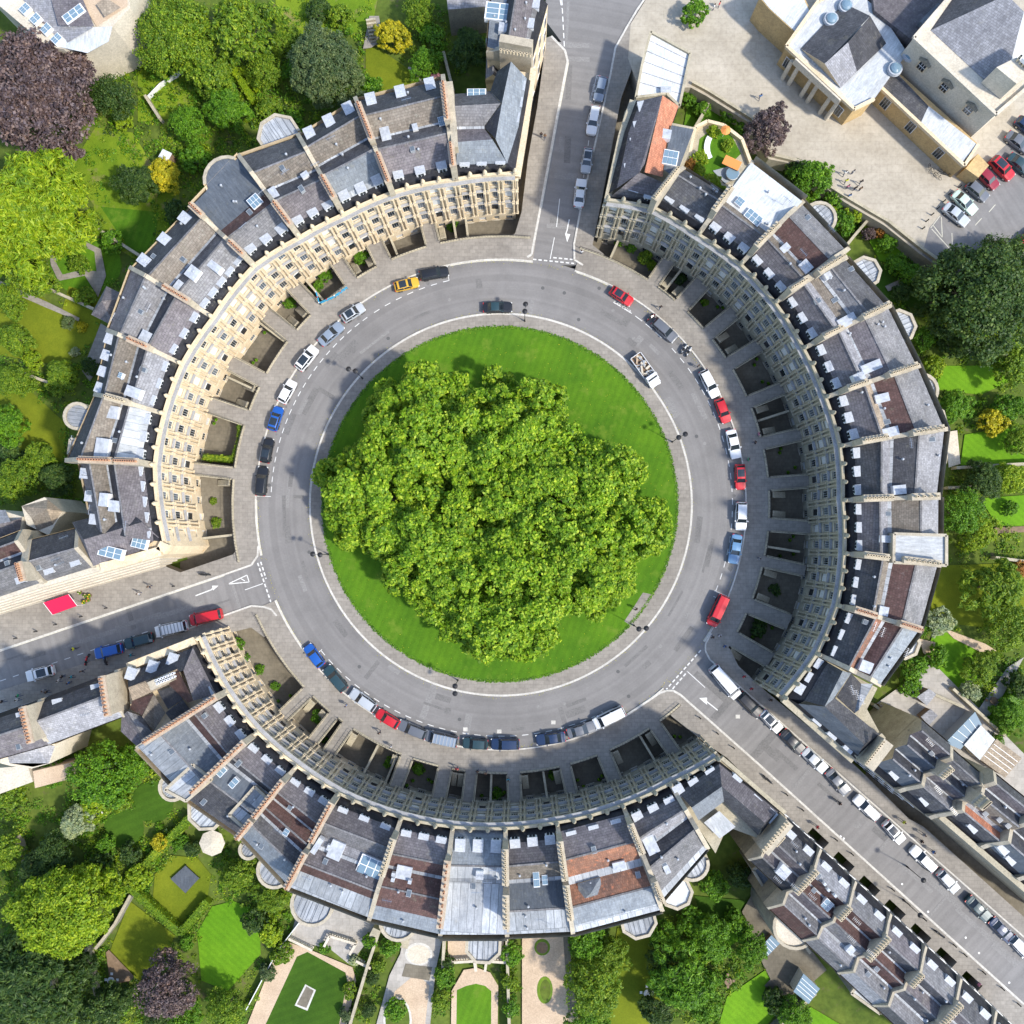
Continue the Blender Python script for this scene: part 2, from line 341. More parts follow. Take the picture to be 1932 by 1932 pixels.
# pavement with notched basement lightwells down the south-east street
A_, B_ = Vector((1446, 1503)), Vector((1990, 2010)); D_ = (B_-A_).normalized(); Nn = Vector((D_.y, -D_.x))
PITS = [(104+66*i, 146+66*i) for i in range(7)]
back = [B_-Nn*4]
for p0, p1 in reversed(PITS):
    back += [A_+D_*p1-Nn*4, A_+D_*p1+Nn*17, A_+D_*p0+Nn*17, A_+D_*p0-Nn*4]
back += [Vector((1372, 1430)), Vector((1334, 1404)), Vector((1268, 1352)), Vector((1258, 1340)), Vector((1225, 1338))]
slab('pavement', [[(1246, 1308), (1254, 1304), (1269, 1303), (1282, 1309), (1434, 1444), (1932, 1895), (1995, 1950)]+[tuple(p) for p in back]], 'paving', .126)
def kerbline(pts, w_=.3, k='kerb', z=.134, name='kerb'):
    b = MB(); P = gl(pts, z)
    for a, c in zip(P, P[1:]): b.strip(a, c, w_, z-.18, z, k)
    tag(b.build(name), kind='structure')
kerbline([(995, 485), (1003, 480), (1020, 390), (1052, 215), (1071, 115), (1066, 95), (1040, 68)], .35)
kerbline([(1100, 500), (1084, 490), (1083, 461), (1095, 397), (1151, 144), (1161, 90), (1182, 52), (1202, 18), (1218, -5)], .3)
kerbline([(487, 1030), (486, 1048), (474, 1066), (423, 1084), (0, 1227)], .28)
kerbline([(522, 1162), (512, 1150), (498, 1145), (474, 1143), (423, 1161), (356, 1186)], .28)
kerbline([(1178, 1352), (1246, 1307), (1258, 1303), (1270, 1303), (1284, 1311), (1434, 1444), (1932, 1895)], .32)
kerbline([(1342, 1195), (1331, 1215), (1331, 1228), (1339, 1244), (1385, 1286), (1455, 1347), (1932, 1768)], .25)
# walkways bridging the sunken courts to the front doors: centre point and width
BR = [(810, 433, 27), (709, 464, 31), (643, 503, 27), (573, 560, 28), (521, 609, 28), (451, 694, 29), (438, 779, 30), (412, 890, 22),
      (1246, 514, 24), (1313, 547, 32), (1365, 606, 27), (1414, 663, 26), (1447, 745, 24), (1465, 830, 24), (1478, 911, 25), (1482, 992, 25), (1480, 1068, 22), (1457, 1161, 30), (1412, 1222, 30),
      (557, 1329, 24), (610, 1374, 20), (636, 1398, 24), (756, 1460, 24), (836, 1468, 26), (887, 1473, 22), (970, 1478, 25), (1071, 1465, 21), (1153, 1455, 26), (1262, 1406, 24)]
def rad(pt): return Vector((pt[0]-CC[0], pt[1]-CC[1]))
brp = []
for i, (u, v, wd) in enumerate(BR):
    d = rad((u, v)).normalized(); n = Vector((-d.y, d.x))*wd/2; c = Vector(CC)
    P = [c+d*(RP-3)-n, c+d*(RP-3)+n, c+d*588+n, c+d*588-n]; brp.append([tuple(p) for p in P])
    b = MB(); b.prism(gl(brp[-1], .118), -3.2, .118, 'paving'); o = b.build('path'); tag(o, kind='structure')
# paving of the sunken courts
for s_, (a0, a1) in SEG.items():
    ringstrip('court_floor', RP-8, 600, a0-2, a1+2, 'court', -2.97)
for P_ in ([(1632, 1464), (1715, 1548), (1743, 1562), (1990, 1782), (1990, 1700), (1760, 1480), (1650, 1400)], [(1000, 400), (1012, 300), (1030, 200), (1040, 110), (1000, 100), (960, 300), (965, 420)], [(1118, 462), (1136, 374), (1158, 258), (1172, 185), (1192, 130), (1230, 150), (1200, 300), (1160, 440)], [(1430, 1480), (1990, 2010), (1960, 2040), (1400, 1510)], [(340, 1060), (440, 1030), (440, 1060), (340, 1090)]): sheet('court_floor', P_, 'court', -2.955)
# low stone copings with iron railings along courts
def wall(name, pts_uv, z0, hgt, th, k, label, cat, group=None, kt=None, zi=0):
    P = gl(pts_uv, zi); b = MB()
    for a, c in zip(P, P[1:]): b.strip(a, c, th, z0, z0+hgt, k, kt)
    o = b.build(name); tag(o, label, cat, group); return o
# ------------------------------------------------------------------ terraced houses
def shared(name, fn):
    b = MB(); fn(b); return b.mesh(name)
def m_dormer(b):
    b.box(-.68, .68, 0, 1.7, -1.4, .75, 'white_paint'); b.box(-.76, .76, -.08, 1.75, .75, .84, 'lead_top')
ME_DORMER = shared('dormer', m_dormer)
def m_dwin(b):
    b.box(-.5, .5, -.05, .02, -.55, .62, 'white_paint'); b.box(-.43, -.03, -.07, -.04, -.48, .02, 'glass'); b.box(.03, .43, -.07, -.04, -.48, .02, 'glass')
    b.box(-.43, -.03, -.07, -.04, .08, .55, 'glass'); b.box(.03, .43, -.07, -.04, .08, .55, 'glass')
ME_DWIN = shared('window', m_dwin)
def m_win(hh):
    def f(b):      # sash window in a 1.15 wide opening, origin at the sill centre, glass 0.22 behind the wall face
        wd = .575
        b.box(-wd, wd, .2, .3, 0, hh, 'white_paint')
        for x0, x1 in ((-wd+.08, -.2), (-.165, .165), (.2, wd-.08)):
            n = 2 if hh < 1.9 else 4
            for i in range(n):
                z0 = .08+(hh-.16)*i/n; b.box(x0, x1, .17, .21, z0+.02, z0+(hh-.16)/n-.02, 'pane')
        b.box(-wd-.12, wd+.12, -.1, .05, -.1, 0, 'stone_pale')
    return f
ME_WIN = {h_: shared('window', m_win(h_)) for h_ in (1.5, 2.1, 2.4)}
def m_door(b):
    b.box(-.62, .62, .15, .25, 0, 2.9, 'white_paint'); b.box(-.5, .5, .1, .16, 0, 2.2, 'iron'); b.box(-.5, .5, .1, .16, 2.28, 2.8, 'glass')
ME_DOOR = shared('door', m_door)
def m_col(k):
    def f(b):
        b.box(-.22, .22, -.22, .22, 0, .18, k); b.cyl((0, 0), .17, .14, .18, 3.35, k, 8); b.box(-.21, .21, -.21, .21, 3.35, 3.6, k)
    return f
ME_COL = {k: shared('column', m_col(k)) for k in ('stone', 'stone_grey')}
def m_acorn(k):
    def f(b):
        b.box(-.3, .3, -.3, .3, 0, .35, k); b.cyl((0, 0), .2, .34, .35, .6, k, 8); b.cyl((0, 0), .34, .3, .6, .95, k, 8); b.cyl((0, 0), .3, .08, .95, 1.5, k, 8)
    return f
ME_ACORN = {k: shared('finial', m_acorn(k)) for k in ('stone', 'stone_grey')}
def m_pot(k):
    def f(b):
        b.cyl((0, 0), .17, .14, 0, .55, k, 7); b.cyl((0, 0), .19, .19, .55, .66, k, 7); b.cyl((0, 0), .11, .11, .655, .672, 'flue_dark', 7)  # black disc on top paints the dark hollow of the open flue
    return f
ME_POT = {k: shared('chimney_pot', m_pot(k)) for k in ('pot_orange', 'pot_buff')}
def m_hatch(b): b.box(-.5, .5, -.5, .5, -.6, .16, 'white_paint', 'lead_top')
ME_HATCH = shared('roof_hatch', m_hatch)
def m_skyl(b):
    b.box(-.5, .5, -.5, .5, -.6, .1, 'white_paint')
    for x in range(3):
        for y in range(2): b.box(-.45+x*.31, -.45+x*.31+.27, -.45+y*.47, -.45+y*.47+.42, .1, .13, 'glass_blue')
ME_SKYL = shared('skylight', m_skyl)
def m_aerial(b):
    b.tube((0, 0, 0), (0, 0, 2.2), .03, 'chrome'); b.tube((-.7, 0, 2.1), (.7, 0, 2.15), .025, 'chrome')
    for i in range(6): b.tube((-.6+i*.24, -.3, 2.12), (-.6+i*.24, .3, 2.12), .015, 'chrome', 4)
ME_AERIAL = shared('aerial', m_aerial)

def m_vent(b): b.cyl((0, 0), .13, .13, -.2, .45, 'grey_paint', 7); b.cyl((0, 0), .2, .1, .45, .58, 'lead_top', 7)
ME_VENT = shared('vent', m_vent)
def m_rl(b): b.box(-.35, .35, -.5, .5, -.5, .14, 'grey_paint'); b.box(-.28, .28, -.42, .42, .14, .17, 'pane')
ME_RL = shared('rooflight', m_rl)
def parse(prof, k):
    """'p.40:3.4' = material, depth fraction seen in the photograph, height above the eaves"""
    out = []
    for s_ in prof.split():
        m_, r_ = s_[0], s_[1:]; t, z = r_.split(':'); t = float(t); z = float(z); out.append([m_, t-(z*k if t < .999 else 0), z])
    return out
def profz(pr, t):
    pt, pz = 0, pr[0][3]
    for m_, t1, z1, z0 in pr:
        if t <= t1: return z0+(z1-z0)*(t-pt)/max(1e-6, t1-pt)
        pt = t1
    return pr[-1][2]
FR = {}          # facade radius table: angle -> world radius
def house(label, P, h, prof, walls=(1, 1), pots=((.14, .36, 7), (.55, .86, 9)), potk='pot_orange', nd=3, nr=0, face=None, bays=(), extras=(), zb=-3.2, group=None, stone='stone', cat='house', dback='k', wth=.62, front=True, rz=None, name='terraced_house', sth=5.0):
    F0, F1, R1, R0 = [g(u, v, h) for u, v in P]
    if rz is not None: pass
    mid = (F0+F1)/2; rm = (R0+R1)/2; dep = (rm-mid).length; ydir = rm-mid
    M = frame(mid, ydir, 0); root = empty(name, M, label, cat, group)
    # image shift of a raised point, as a fraction of the depth
    um = Vector(((P[0][0]+P[1][0]+P[2][0]+P[3][0])/4-NAD[0], (P[0][1]+P[1][1]+P[2][1]+P[3][1])/4-NAD[1]))
    du = Vector(((P[2][0]+P[3][0]-P[0][0]-P[1][0])/2, (P[2][1]+P[3][1]-P[0][1]-P[1][1])/2)); k = um.dot(du)/du.length_squared/(H-h)
    seq = parse(prof, k); pr = []; z0 = -1.0 if nd else 0.0
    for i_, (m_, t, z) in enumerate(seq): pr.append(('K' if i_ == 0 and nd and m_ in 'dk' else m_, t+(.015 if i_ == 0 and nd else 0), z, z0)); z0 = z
    def W(s_, t, z): return (F0*(1-s_)+F1*s_)*(1-t)+(R0*(1-s_)+R1*s_)*t+Vector((0, 0, z))
    # body walls
    b = MB(); Q = [W(0, .0, 0), W(1, .0, 0), W(1, 1, 0), W(0, 1, 0)]; b.prism(Q, zb, h-1.0 if nd else h-.05, stone); 
    xd_ = (R1-R0).normalized(); yd_ = ydir.normalized()
    def wins(A, C, n):      # sash windows in a wall the photograph does not show
        d_ = (C-A).normalized(); L0 = (C-A).length
        for i in range(n):
            c_ = A+d_*(L0*(i+.5)/n)
            for z_ in [z for z in (-2.2, 1.2, 4.9, 8.6) if z > zb and z < h-3]:
                b.strip(c_-d_*.62, c_+d_*.62, .16, z_, z_+2.1, 'white_paint'); b.strip(c_-d_*.5, c_-d_*.04, .22, z_+.1, z_+2.0, 'glass'); b.strip(c_+d_*.04, c_+d_*.5, .22, z_+.1, z_+2.0, 'glass')
    if h > 7:
        wins(R0, R1, 3)
        if not face: wins(F0, F1, 3)
    b.build('wall', root)
    # roof
    b = MB(); pt = 0
    for m_, t, z, z0 in pr:
        b.poly([W(0, pt, z0), W(1, pt, z0), W(1, t, z), W(0, t, z)], m_)
        pt = t
    for s_ in (0, 1):                               # gables
        b.poly([W(s_, 0, -1.2)]+[W(s_, 0, pr[0][3])]+[W(s_, t, z) for m_, t, z, z0 in pr]+[W(s_, 1, -1.2)], stone)
    b.poly([W(0, 1, -1.2), W(1, 1, -1.2), W(1, 1, pr[-1][2]), W(0, 1, pr[-1][2])], stone)
    roof = b.build('roof', root)
    # ridge and gutter strips in lead
    b = MB(); pt = 0; pv = None
    for i, (m_, t, z, z0) in enumerate(pr[:-1]):
        up = z > z0 and pr[i+1][2] < z; dn = z < z0 and pr[i+1][2] > z
        if up or dn:
            wd = (.13 if up else .34)/dep; kk = 'g' if up else 'L'; zz = .05 if up else .12
            b.poly([W(.02, t-wd, z+zz), W(.98, t-wd, z+zz), W(.98, t+wd, z+zz), W(.02, t+wd, z+zz)], kk)
    if b.f: b.build('flashing', root)
    xv = (F1-F0).normalized()
    # party walls, chimney stacks and pots
    for side in (0, 1):
        if not walls[side]: continue
        a = W(side, 0, 0); c = W(side, 1, 0); d = (c-a).normalized(); n = Vector((-d.y, d.x, 0))*wth/2; L_ = (c-a).length
        b = MB(); ts = [(0.0, .35)]+[(t, max(z, .3)+.5) for m_, t, z, z0 in pr[:-1]]+[(1.0, .6)]
        for (t0, z0), (t1, z1) in zip(ts, ts[1:]):
            p = a+d*L_*t0; r_ = a+d*L_*t1; z0 += h; z1 += h; A = [p-n, p+n, r_+n, r_-n]
            b.poly([(A[0].x, A[0].y, z0), (A[3].x, A[3].y, z1), (A[2].x, A[2].y, z1), (A[1].x, A[1].y, z0)], 'stack')
            for i, j, za, zc in ((0, 3, z0, z1), (1, 2, z0, z1)):
                b.poly([(A[i].x, A[i].y, h-1.2), (A[j].x, A[j].y, h-1.2), (A[j].x, A[j].y, zc), (A[i].x, A[i].y, za)], 'stack')
            if t0 == 0: b.poly([(A[0].x, A[0].y, h-1.2), (A[1].x, A[1].y, h-1.2), (A[1].x, A[1].y, z0), (A[0].x, A[0].y, z0)], 'stack')
            if t1 == 1: b.poly([(A[3].x, A[3].y, h-1.2), (A[2].x, A[2].y, h-1.2), (A[2].x, A[2].y, z1), (A[3].x, A[3].y, z1)], 'stack')
        b.build('party_wall', root)
        if side == 1: continue_pots = walls[1] == 2
        else: continue_pots = True
        if not continue_pots: continue
        for t0, t1, n_ in pots:
            kk = k*4.6; t0 -= kk; t1 -= kk; p = a+d*L_*t0; r_ = a+d*L_*t1; zt = h+sth; b = MB()
            b.strip(p, r_, .85, h, zt-.36, 'stack'); b.strip(p-d*.1, r_+d*.1, 1.0, zt-.35, zt, 'stack' if potk == 'pot_buff' else 'brick'); st = b.build('chimney_stack', root)
            for i in range(n_):
                c_ = p+(r_-p)*((i+.5)/n_); put('chimney_pot', ME_POT[potk], st, frame(c_, d, zt))
    # dormers
    for i in range(nd):
        s_ = (i+.5)/nd; p = W(s_, 0, 0)+ydir.normalized()*.95; o = put('dormer', ME_DORMER, root, frame(p, ydir, h+.55))
        put('window', ME_DWIN, o, frame(p, ydir, h+.55))
    for i in range(nr):
        s_ = (i+.5)/nr; p = W(s_, 1, 0)-ydir.normalized()*.75; Mr = frame(p, -ydir, h+1.0); o = put('dormer', ME_DORMER, root, Mr); put('window', ME_DWIN, o, Mr)
    for i in range(rnd.randint(3, 6)):
        t = rnd.uniform(.22, .9); p = W(rnd.uniform(.12, .88), t, profz(pr, t)); kd = rnd.choice(['vent', 'vent', 'rooflight', 'aerial'])
        if kd == 'aerial': put('aerial', ME_AERIAL, root, frame(p, ydir, h+p.z-h+.0))
        else: put(kd, ME_VENT if kd == 'vent' else ME_RL, root, frame(p, ydir, p.z+.02))
    # rear bays
    for by in bays:
        kind, u, v, r_ = by[:4]; zt = h-.6 if len(by) < 5 else by[4]; mk = by[5] if len(by) > 5 else 'L'; c_ = g(u, v, zt); r_ = r_*S*(H-zt)/H
        n_ = {'round': 20, 'oct': 8, 'sq': 4}[kind]; rot = math.atan2(ydir.y, ydir.x)+math.pi/n_
        O = [(c_.x+r_*math.cos(rot+2*math.pi*i/n_), c_.y+r_*math.sin(rot+2*math.pi*i/n_)) for i in range(n_)]
        I = [(c_.x+(r_-.45)*math.cos(rot+2*math.pi*i/n_), c_.y+(r_-.45)*math.sin(rot+2*math.pi*i/n_)) for i in range(n_)]
        b = MB(); b.prism(O, zb, zt-.25, stone)
        for i in range(n_):
            j = (i+1) % n_
            if (Vector(((O[i][0]+O[j][0])/2, (O[i][1]+O[j][1])/2, 0))-Vector((rm.x, rm.y, 0))).dot(ydir.normalized()) < -.1: continue
            b.poly([(*O[i], zt-.25), (*O[j], zt-.25), (*O[j], zt+.2), (*O[i], zt+.2)], stone)
            b.poly([(*O[i], zt+.2), (*O[j], zt+.2), (*I[j], zt+.2), (*I[i], zt+.2)], 'stack'); b.poly([(*I[j], zt-.2), (*I[i], zt-.2), (*I[i], zt+.2), (*I[j], zt+.2)], 'stack')
        bo = b.build('bay', root); b = MB(); b.poly([(*p, zt-.1 if kind != 'round' or mk != 'F' else zt+.03) for p in I], mk)
        yd = ydir.normalized(); xd = Vector((yd.y, -yd.x, 0))
        if mk == 'L':
            for i in range(-3, 4):
                off = i*r_*.27; hl = math.sqrt(max(.05, (r_-.5)**2-off*off))*.93; p = c_+xd*off; b.strip(p-yd*hl, p+yd*hl, .07, zt-.1, zt-.04, 'L' if mk == 'W' else 'B')
        b.build('bay_roof', bo)
    # extras on the roof: hatches, skylights, aerials, flat annexes
    fm = Vector(((P[0][0]+P[1][0])/2, (P[0][1]+P[1][1])/2))
    for e in extras:
        kd, u, v = e[:3]; t = max(.02, min(.98, (Vector((u, v))-fm).dot(du)/du.length_squared)); t -= 2.5*k; zz = h+profz(pr, max(0, t))
        sx, sy = (e[3], e[4]) if len(e) > 4 else (1.2, 1.2)
        if kd == 'hatch': p = g(u, v, zz+.6); put('roof_hatch', ME_HATCH, root, frame(p, ydir, zz+.5) @ Matrix.Diagonal((sx, sy, 1.6, 1)))
        elif kd == 'sky': p = g(u, v, zz+.4); put('skylight', ME_SKYL, root, frame(p, ydir, zz+.35) @ Matrix.Diagonal((sx, sy, 1.4, 1)))
        elif kd == 'aerial': put('aerial', ME_AERIAL, root, frame(g(u, v, zz+1), ydir, zz+.8))
        elif kd == 'flat':
            pts, zt, mk = e[3], e[4], e[5]; G = gl(pts, zt); c_ = sum(G, Vector())/len(G); b = MB(); b.prism(G, zb, zt, stone)
            b.prism([c_+(p-c_)*.93 for p in G], zt-.05, zt+.02, mk)
            for p, q_ in cyc([c_+(p-c_)*.965 for p in G]): b.strip(p, q_, .4, zt-.1, zt+.3, 'stack')
            b.build('rear_wing', root)
        elif kd == 'hip':
            pts, zt, mk, rise = e[3], e[4], e[5], e[6]; G = gl(pts, zt); c_ = sum(G, Vector())/len(G); b = MB(); b.prism(G, zb, zt, stone); top = Vector((c_.x, c_.y, zt+rise))
            E = [c_+(p-c_)*1.03 for p in G]
            if len(e) > 7: tops = gl(e[7], zt+rise)
            for p, q_ in cyc(E):
                if len(e) > 7:
                    tp = sorted(tops, key=lambda x: (x-(p+q_)/2).length)
                    if min((x-p).length for x in [tp[0]]) < 1e9 and len(tops) == 2 and abs((tops[1]-tops[0]).normalized().dot((q_-p).normalized())) > .7:
                        a_, b_ = (tops[0], tops[1]) if (tops[0]-p).length < (tops[1]-p).length else (tops[1], tops[0])
                        b.poly([p, q_, b_, a_], mk)
                    else: b.poly([p, q_, tp[0]], mk)
                else: b.poly([p, q_, top], mk)
            b.build('rear_wing', root)
    root_info = dict(root=root, F0=F0, F1=F1, h=h, W=W, ydir=ydir)
    if face: facade(root_info, face)
    return root_info

def ring_r(a):
    ks = sorted(FR); 
    if a <= ks[0]: return FR[ks[0]]
    if a >= ks[-1]: return FR[ks[-1]]
    for x, y in zip(ks, ks[1:]):
        if x <= a <= y: f = (a-x)/(y-x); return FR[x]*(1-f)+FR[y]*f
def facade(hi, face):
    """three superposed orders of paired columns round the inside of the circle; face = (stone key, a0, a1, ordinal of doors)"""
    k, door = face; root = hi['root']; h = hi['h']
    def an(p): return math.atan2(p.y-CW.y, p.x-CW.x) % (2*math.pi)
    a0, a1 = an(hi['F0']), an(hi['F1'])
    if a1-a0 > math.pi: a0 += 2*math.pi
    if a0-a1 > math.pi: a1 += 2*math.pi
    r0 = math.hypot(hi['F0'].x-CW.x, hi['F0'].y-CW.y)-.55; r1 = math.hypot(hi['F1'].x-CW.x, hi['F1'].y-CW.y)-.55
    nb = max(2, int(round(abs(a1-a0)/R(2.92))))
    def at(f, off, z): a = a0+(a1-a0)*f; r_ = r0+(r1-r0)*f+off; return Vector((CW.x+r_*math.cos(a), CW.y+r_*math.sin(a), z))
    fl = [(-3, .2, 1.5, .2), (.35, 4.2, 2.4, 1.0), (4.75, 8.3, 2.4, .8), (8.85, 12.0, 2.1, .8)]; sc_ = h/13.0
    b = MB()
    for j in range(nb):
        f0, f1 = j/nb, (j+1)/nb; L_ = (at(f1, 0, 0)-at(f0, 0, 0)).length; wf = .575/L_*(f1-f0); fm = (f0+f1)/2
        x0, x1 = fm-wf, fm+wf
        for z0, z1, wh, sill in fl:
            za, zc = (z0+sill)*sc_, (z0+sill+wh)*sc_ if z0 > 0 else z0+sill+wh; za = za if z0 > 0 else z0+sill
            Z0 = z0*sc_ if z0 > 0 else z0; Z1 = (z1+.5)*sc_ if z0 > 0 else .4
            def q(fa, fb, zl, zh): b.poly([at(fa, 0, zl), at(fb, 0, zl), at(fb, 0, zh), at(fa, 0, zh)], k)
            q(f0, x0, Z0, Z1); q(x1, f1, Z0, Z1); q(x0, x1, Z0, za); q(x0, x1, zc, Z1)
            for A, B2 in (((x0, za), (x1, za)), ((x1, za), (x1, zc)), ((x1, zc), (x0, zc)), ((x0, zc), (x0, za))):
                b.poly([at(A[0], 0, A[1]), at(B2[0], 0, B2[1]), at(B2[0], .3, B2[1]), at(A[0], .3, A[1])], k)
            c_ = at(fm, 0, za); yd = at(fm, 1, 0)-at(fm, 0, 0)
            if z0 > 0 and z0 < 1 and j == door: put('door', ME_DOOR, root, frame(c_, yd, Z0-.05))
            else: put('window', ME_WIN[wh], root, frame(c_, yd, za), [None, rnd.choice(['pane', 'pane', 'glass', 'glass', 'blind']), None])
        # parapet
        for off in (0, .4): b.poly([at(f0, off, h-.9), at(f1, off, h-.9), at(f1, off, h), at(f0, off, h)], k)
        b.poly([at(f0, 0, h), at(f1, 0, h), at(f1, .4, h), at(f0, .4, h)], k)
    b.build('facade', root)
    for zc, pj, th in ((4.35, .42, .5), (8.45, .42, .5), (12.1, .55, .5)):
        zc *= sc_; b = MB()
        for j in range(nb):
            f0, f1 = j/nb, (j+1)/nb
            for (o0, z0), (o1, z1) in (((0, zc-.25), (-pj*.6, zc-.05)), ((-pj*.6, zc-.05), (-pj, zc+.1)), ((-pj, zc+.1), (-pj, zc+.3)), ((-pj, zc+.3), (0, zc+.36))):
                b.poly([at(f0, o0, z0), at(f1, o0, z0), at(f1, o1, z1), at(f0, o1, z1)], 'flashing' if z1 == zc+.36 else k)
        b.build('cornice', root)
    for j in range(nb+1):
        last = j == nb and not hi.get('end')
        f = j/nb; L_ = (at(.1, 0, 0)-at(0, 0, 0)).length/.1; df = .3/L_
        yd = at(f, 1, 0)-at(f, 0, 0)
        if not last:
            for ff in (f-df, f+df):
                if (ff < 0 and j == 0) : ff = f+df*.25 if False else ff
                for z0, z1, wh, sill in fl[1:]:
                    put('column', ME_COL[k], root, frame(at(ff, -.24, 0), yd, z0*sc_) @ Matrix.Diagonal((1, 1, (z1-z0-.15)*sc_/3.6, 1)))
            put('finial', ME_ACORN[k], root, frame(at(f, .2, 0), yd, h))
# ------------------------------------------------------------------ the three crescents: front and rear ends of the party walls
WN = [((972, 322), (1003, 120)), ((859, 333), (836, 144)), ((738, 358), (671, 186)), ((645, 400), (563, 255)), ((562, 443), (451, 294)), ((475, 497), (361, 389)), ((397, 596), (247, 506)), ((338, 684), (204, 624)), ((304, 779), (180, 745)), ((286, 877), (126, 869)), ((304, 1022), (150, 985))]
WE = [((1148, 372), (1180, 200)), ((1236, 387), (1311, 250)), ((1321, 438), (1375, 371)), ((1401, 495), (1515, 381)), ((1467, 568), (1594, 477)), ((1521, 655), (1679, 578)), ((1563, 748), (1735, 691)), ((1591, 841), (1787, 810)), ((1596, 944), (1771, 939)), ((1599, 1045), (1770, 1066)), ((1586, 1144), (1735, 1190)), ((1547, 1236), (1660, 1292)), ((1484, 1318), (1580, 1400))]
WS = [((372, 1206), (300, 1290)), ((423, 1308), (260, 1411)), ((482, 1385), (353, 1508)), ((557, 1449), (454, 1578)), ((637, 1501), (544, 1676)), ((756, 1547), (697, 1735)), ((854, 1565), (831, 1766)), ((954, 1568), (957, 1766)), ((1052, 1557), (1081, 1761)), ((1177, 1524), (1249, 1717)), ((1267, 1483), (1349, 1619)), ((1357, 1434), (1430, 1500))]
HN, HE, HS = 14.2, 14.2, 11.8
for L_, h_ in ((WN, HN), (WE, HE), (WS, HS)):
    for f_, r_ in L_:
        p = g(*f_, h_); a = math.atan2(p.y-CW.y, p.x-CW.x) % (2*math.pi); FR[a] = math.hypot(p.x-CW.x, p.y-CW.y)
GN_, GE_, GS_ = 'houses of the sunlit northwest crescent', 'houses of the shaded eastern crescent', 'houses of the southern crescent'
PF = {1: (('L', '.1:.9'),)}
def quad(L_, i, rear=None):
    (f0, r0), (f1, r1) = L_[i], L_[i+1]
    if rear: r0, r1 = rear
    return [f0, f1, r1, r0]
D1 = 'd.10:.9 '
# --- northwest crescent (bright cleaned stone)
house('crescent house with long mauve slates between two orange chimney rows, below the yellow conifer', quad(WN, 1), HN, 'd.11:.9 p.44:3.5 d.55:1.5 b.80:3.6 k.97:.2', (2, 1), ((.12, .33, 9), (.56, .92, 11)), nd=3, nr=3, face=('stone', 1), group=GN_, extras=(('hatch', 875, 0),) and (('hatch', 727, 252, 1.4, 2.2), ('hatch', 783, 240, .8, 1.0), ('sky', 833, 229, .9, 1.4), ('aerial', 770, 200)))
house('crescent house with pale blue lead front slope over a glazed attic, brown slates behind', quad(WN, 2), HN, 'd.09:.6 L.17:1.0 B.46:3.4 d.58:1.6 b.82:3.6 k.97:.2', (2, 1), ((.1, .4, 12), (.55, .93, 13)), nd=3, nr=3, face=('stone', 2), group=GN_, extras=(('aerial', 600, 320),))
house('crescent house with mauve front slates and a pale lead octagonal rear bay', quad(WN, 3), HN, 'd.11:.9 p.43:3.4 d.55:1.6 b.78:3.4 d.98:.6', (2, 1), ((.18, .45, 8),), nd=3, face=('stone', 0), group=GN_, bays=(('oct', 526, 255, 43),), extras=(('hatch', 519, 368, 1.1, 2.4), ('hatch', 575, 330, 1.1, .8), ('aerial', 545, 335)))
house('crescent house with a flat dark blue roof ending in a stone-rimmed apse', quad(WN, 4), HN, 'd.11:.9 g.42:2.6 r.54:1.2 F.99:1.0', (2, 1), ((.15, .42, 8),), nd=3, face=('stone', 1), group=GN_, bays=(('round', 428, 338, 46, 15.15, 'F'),), extras=(('sky', 481, 380, 1.8, 1.8), ('aerial', 500, 372)))
house('wide crescent house with light grey front slates and navy rear slope, seven attic windows', quad(WN, 5), HN, 'd.10:.9 g.44:3.4 d.55:1.7 b.80:3.5 k.98:.2', (2, 1), ((.14, .36, 6), (.8, .98, 6)), nd=5, nr=3, face=('stone', 3), group=GN_, extras=(('hatch', 405, 503, 1.1, 2.0), ('hatch', 337, 538, 1.4, 1.0), ('hatch', 364, 515, 1.8, 1.8)))
house('crescent house with grey slates and a square hip-roofed pavilion behind it', quad(WN, 6), HN, 'd.11:.9 p.44:3.3 k.54:1.6 g.82:3.4 p.99:.6', (2, 1), ((.3, .6, 8),), nd=3, face=('stone', 1), group=GN_, extras=(('hip', 0, 0, [(201, 541), (247, 563), (219, 617), (173, 593)], 10.4, 'p', 3.0), ('aerial', 225, 605), ('hatch', 275, 635, 1.6, 1.6)))
house('crescent house with brown rear slates patched in bright orange and a pale box skylight', quad(WN, 7), HN, 'd.12:.9 l.46:3.2 d.57:1.8 b.85:3.5 k.99:.3', (2, 1), ((.45, .72, 6),), nd=3, nr=4, face=('stone', 0), group=GN_, extras=(('hatch', 251, 740, 1.5, 2.2), ('sky', 227, 708, .8, .6)))
house('crescent house with a ribbed pale lead front slope and a small round lead bay', quad(WN, 8), HN, 'd.13:.9 L.46:3.0 k.57:1.8 b.85:3.5 k.99:.3', (2, 1), ((.5, .8, 7),), potk='pot_buff', nd=3, face=('stone', 2), group=GN_, bays=(('round', 146, 785, 27),), extras=(('hatch', 213, 778, 1.8, 1.6), ('flat', 0, 0, [(134, 828), (155, 830), (152, 862), (130, 858)], 13.4, 'W'), ('hatch', 192, 848, 3.2, 1.9)))
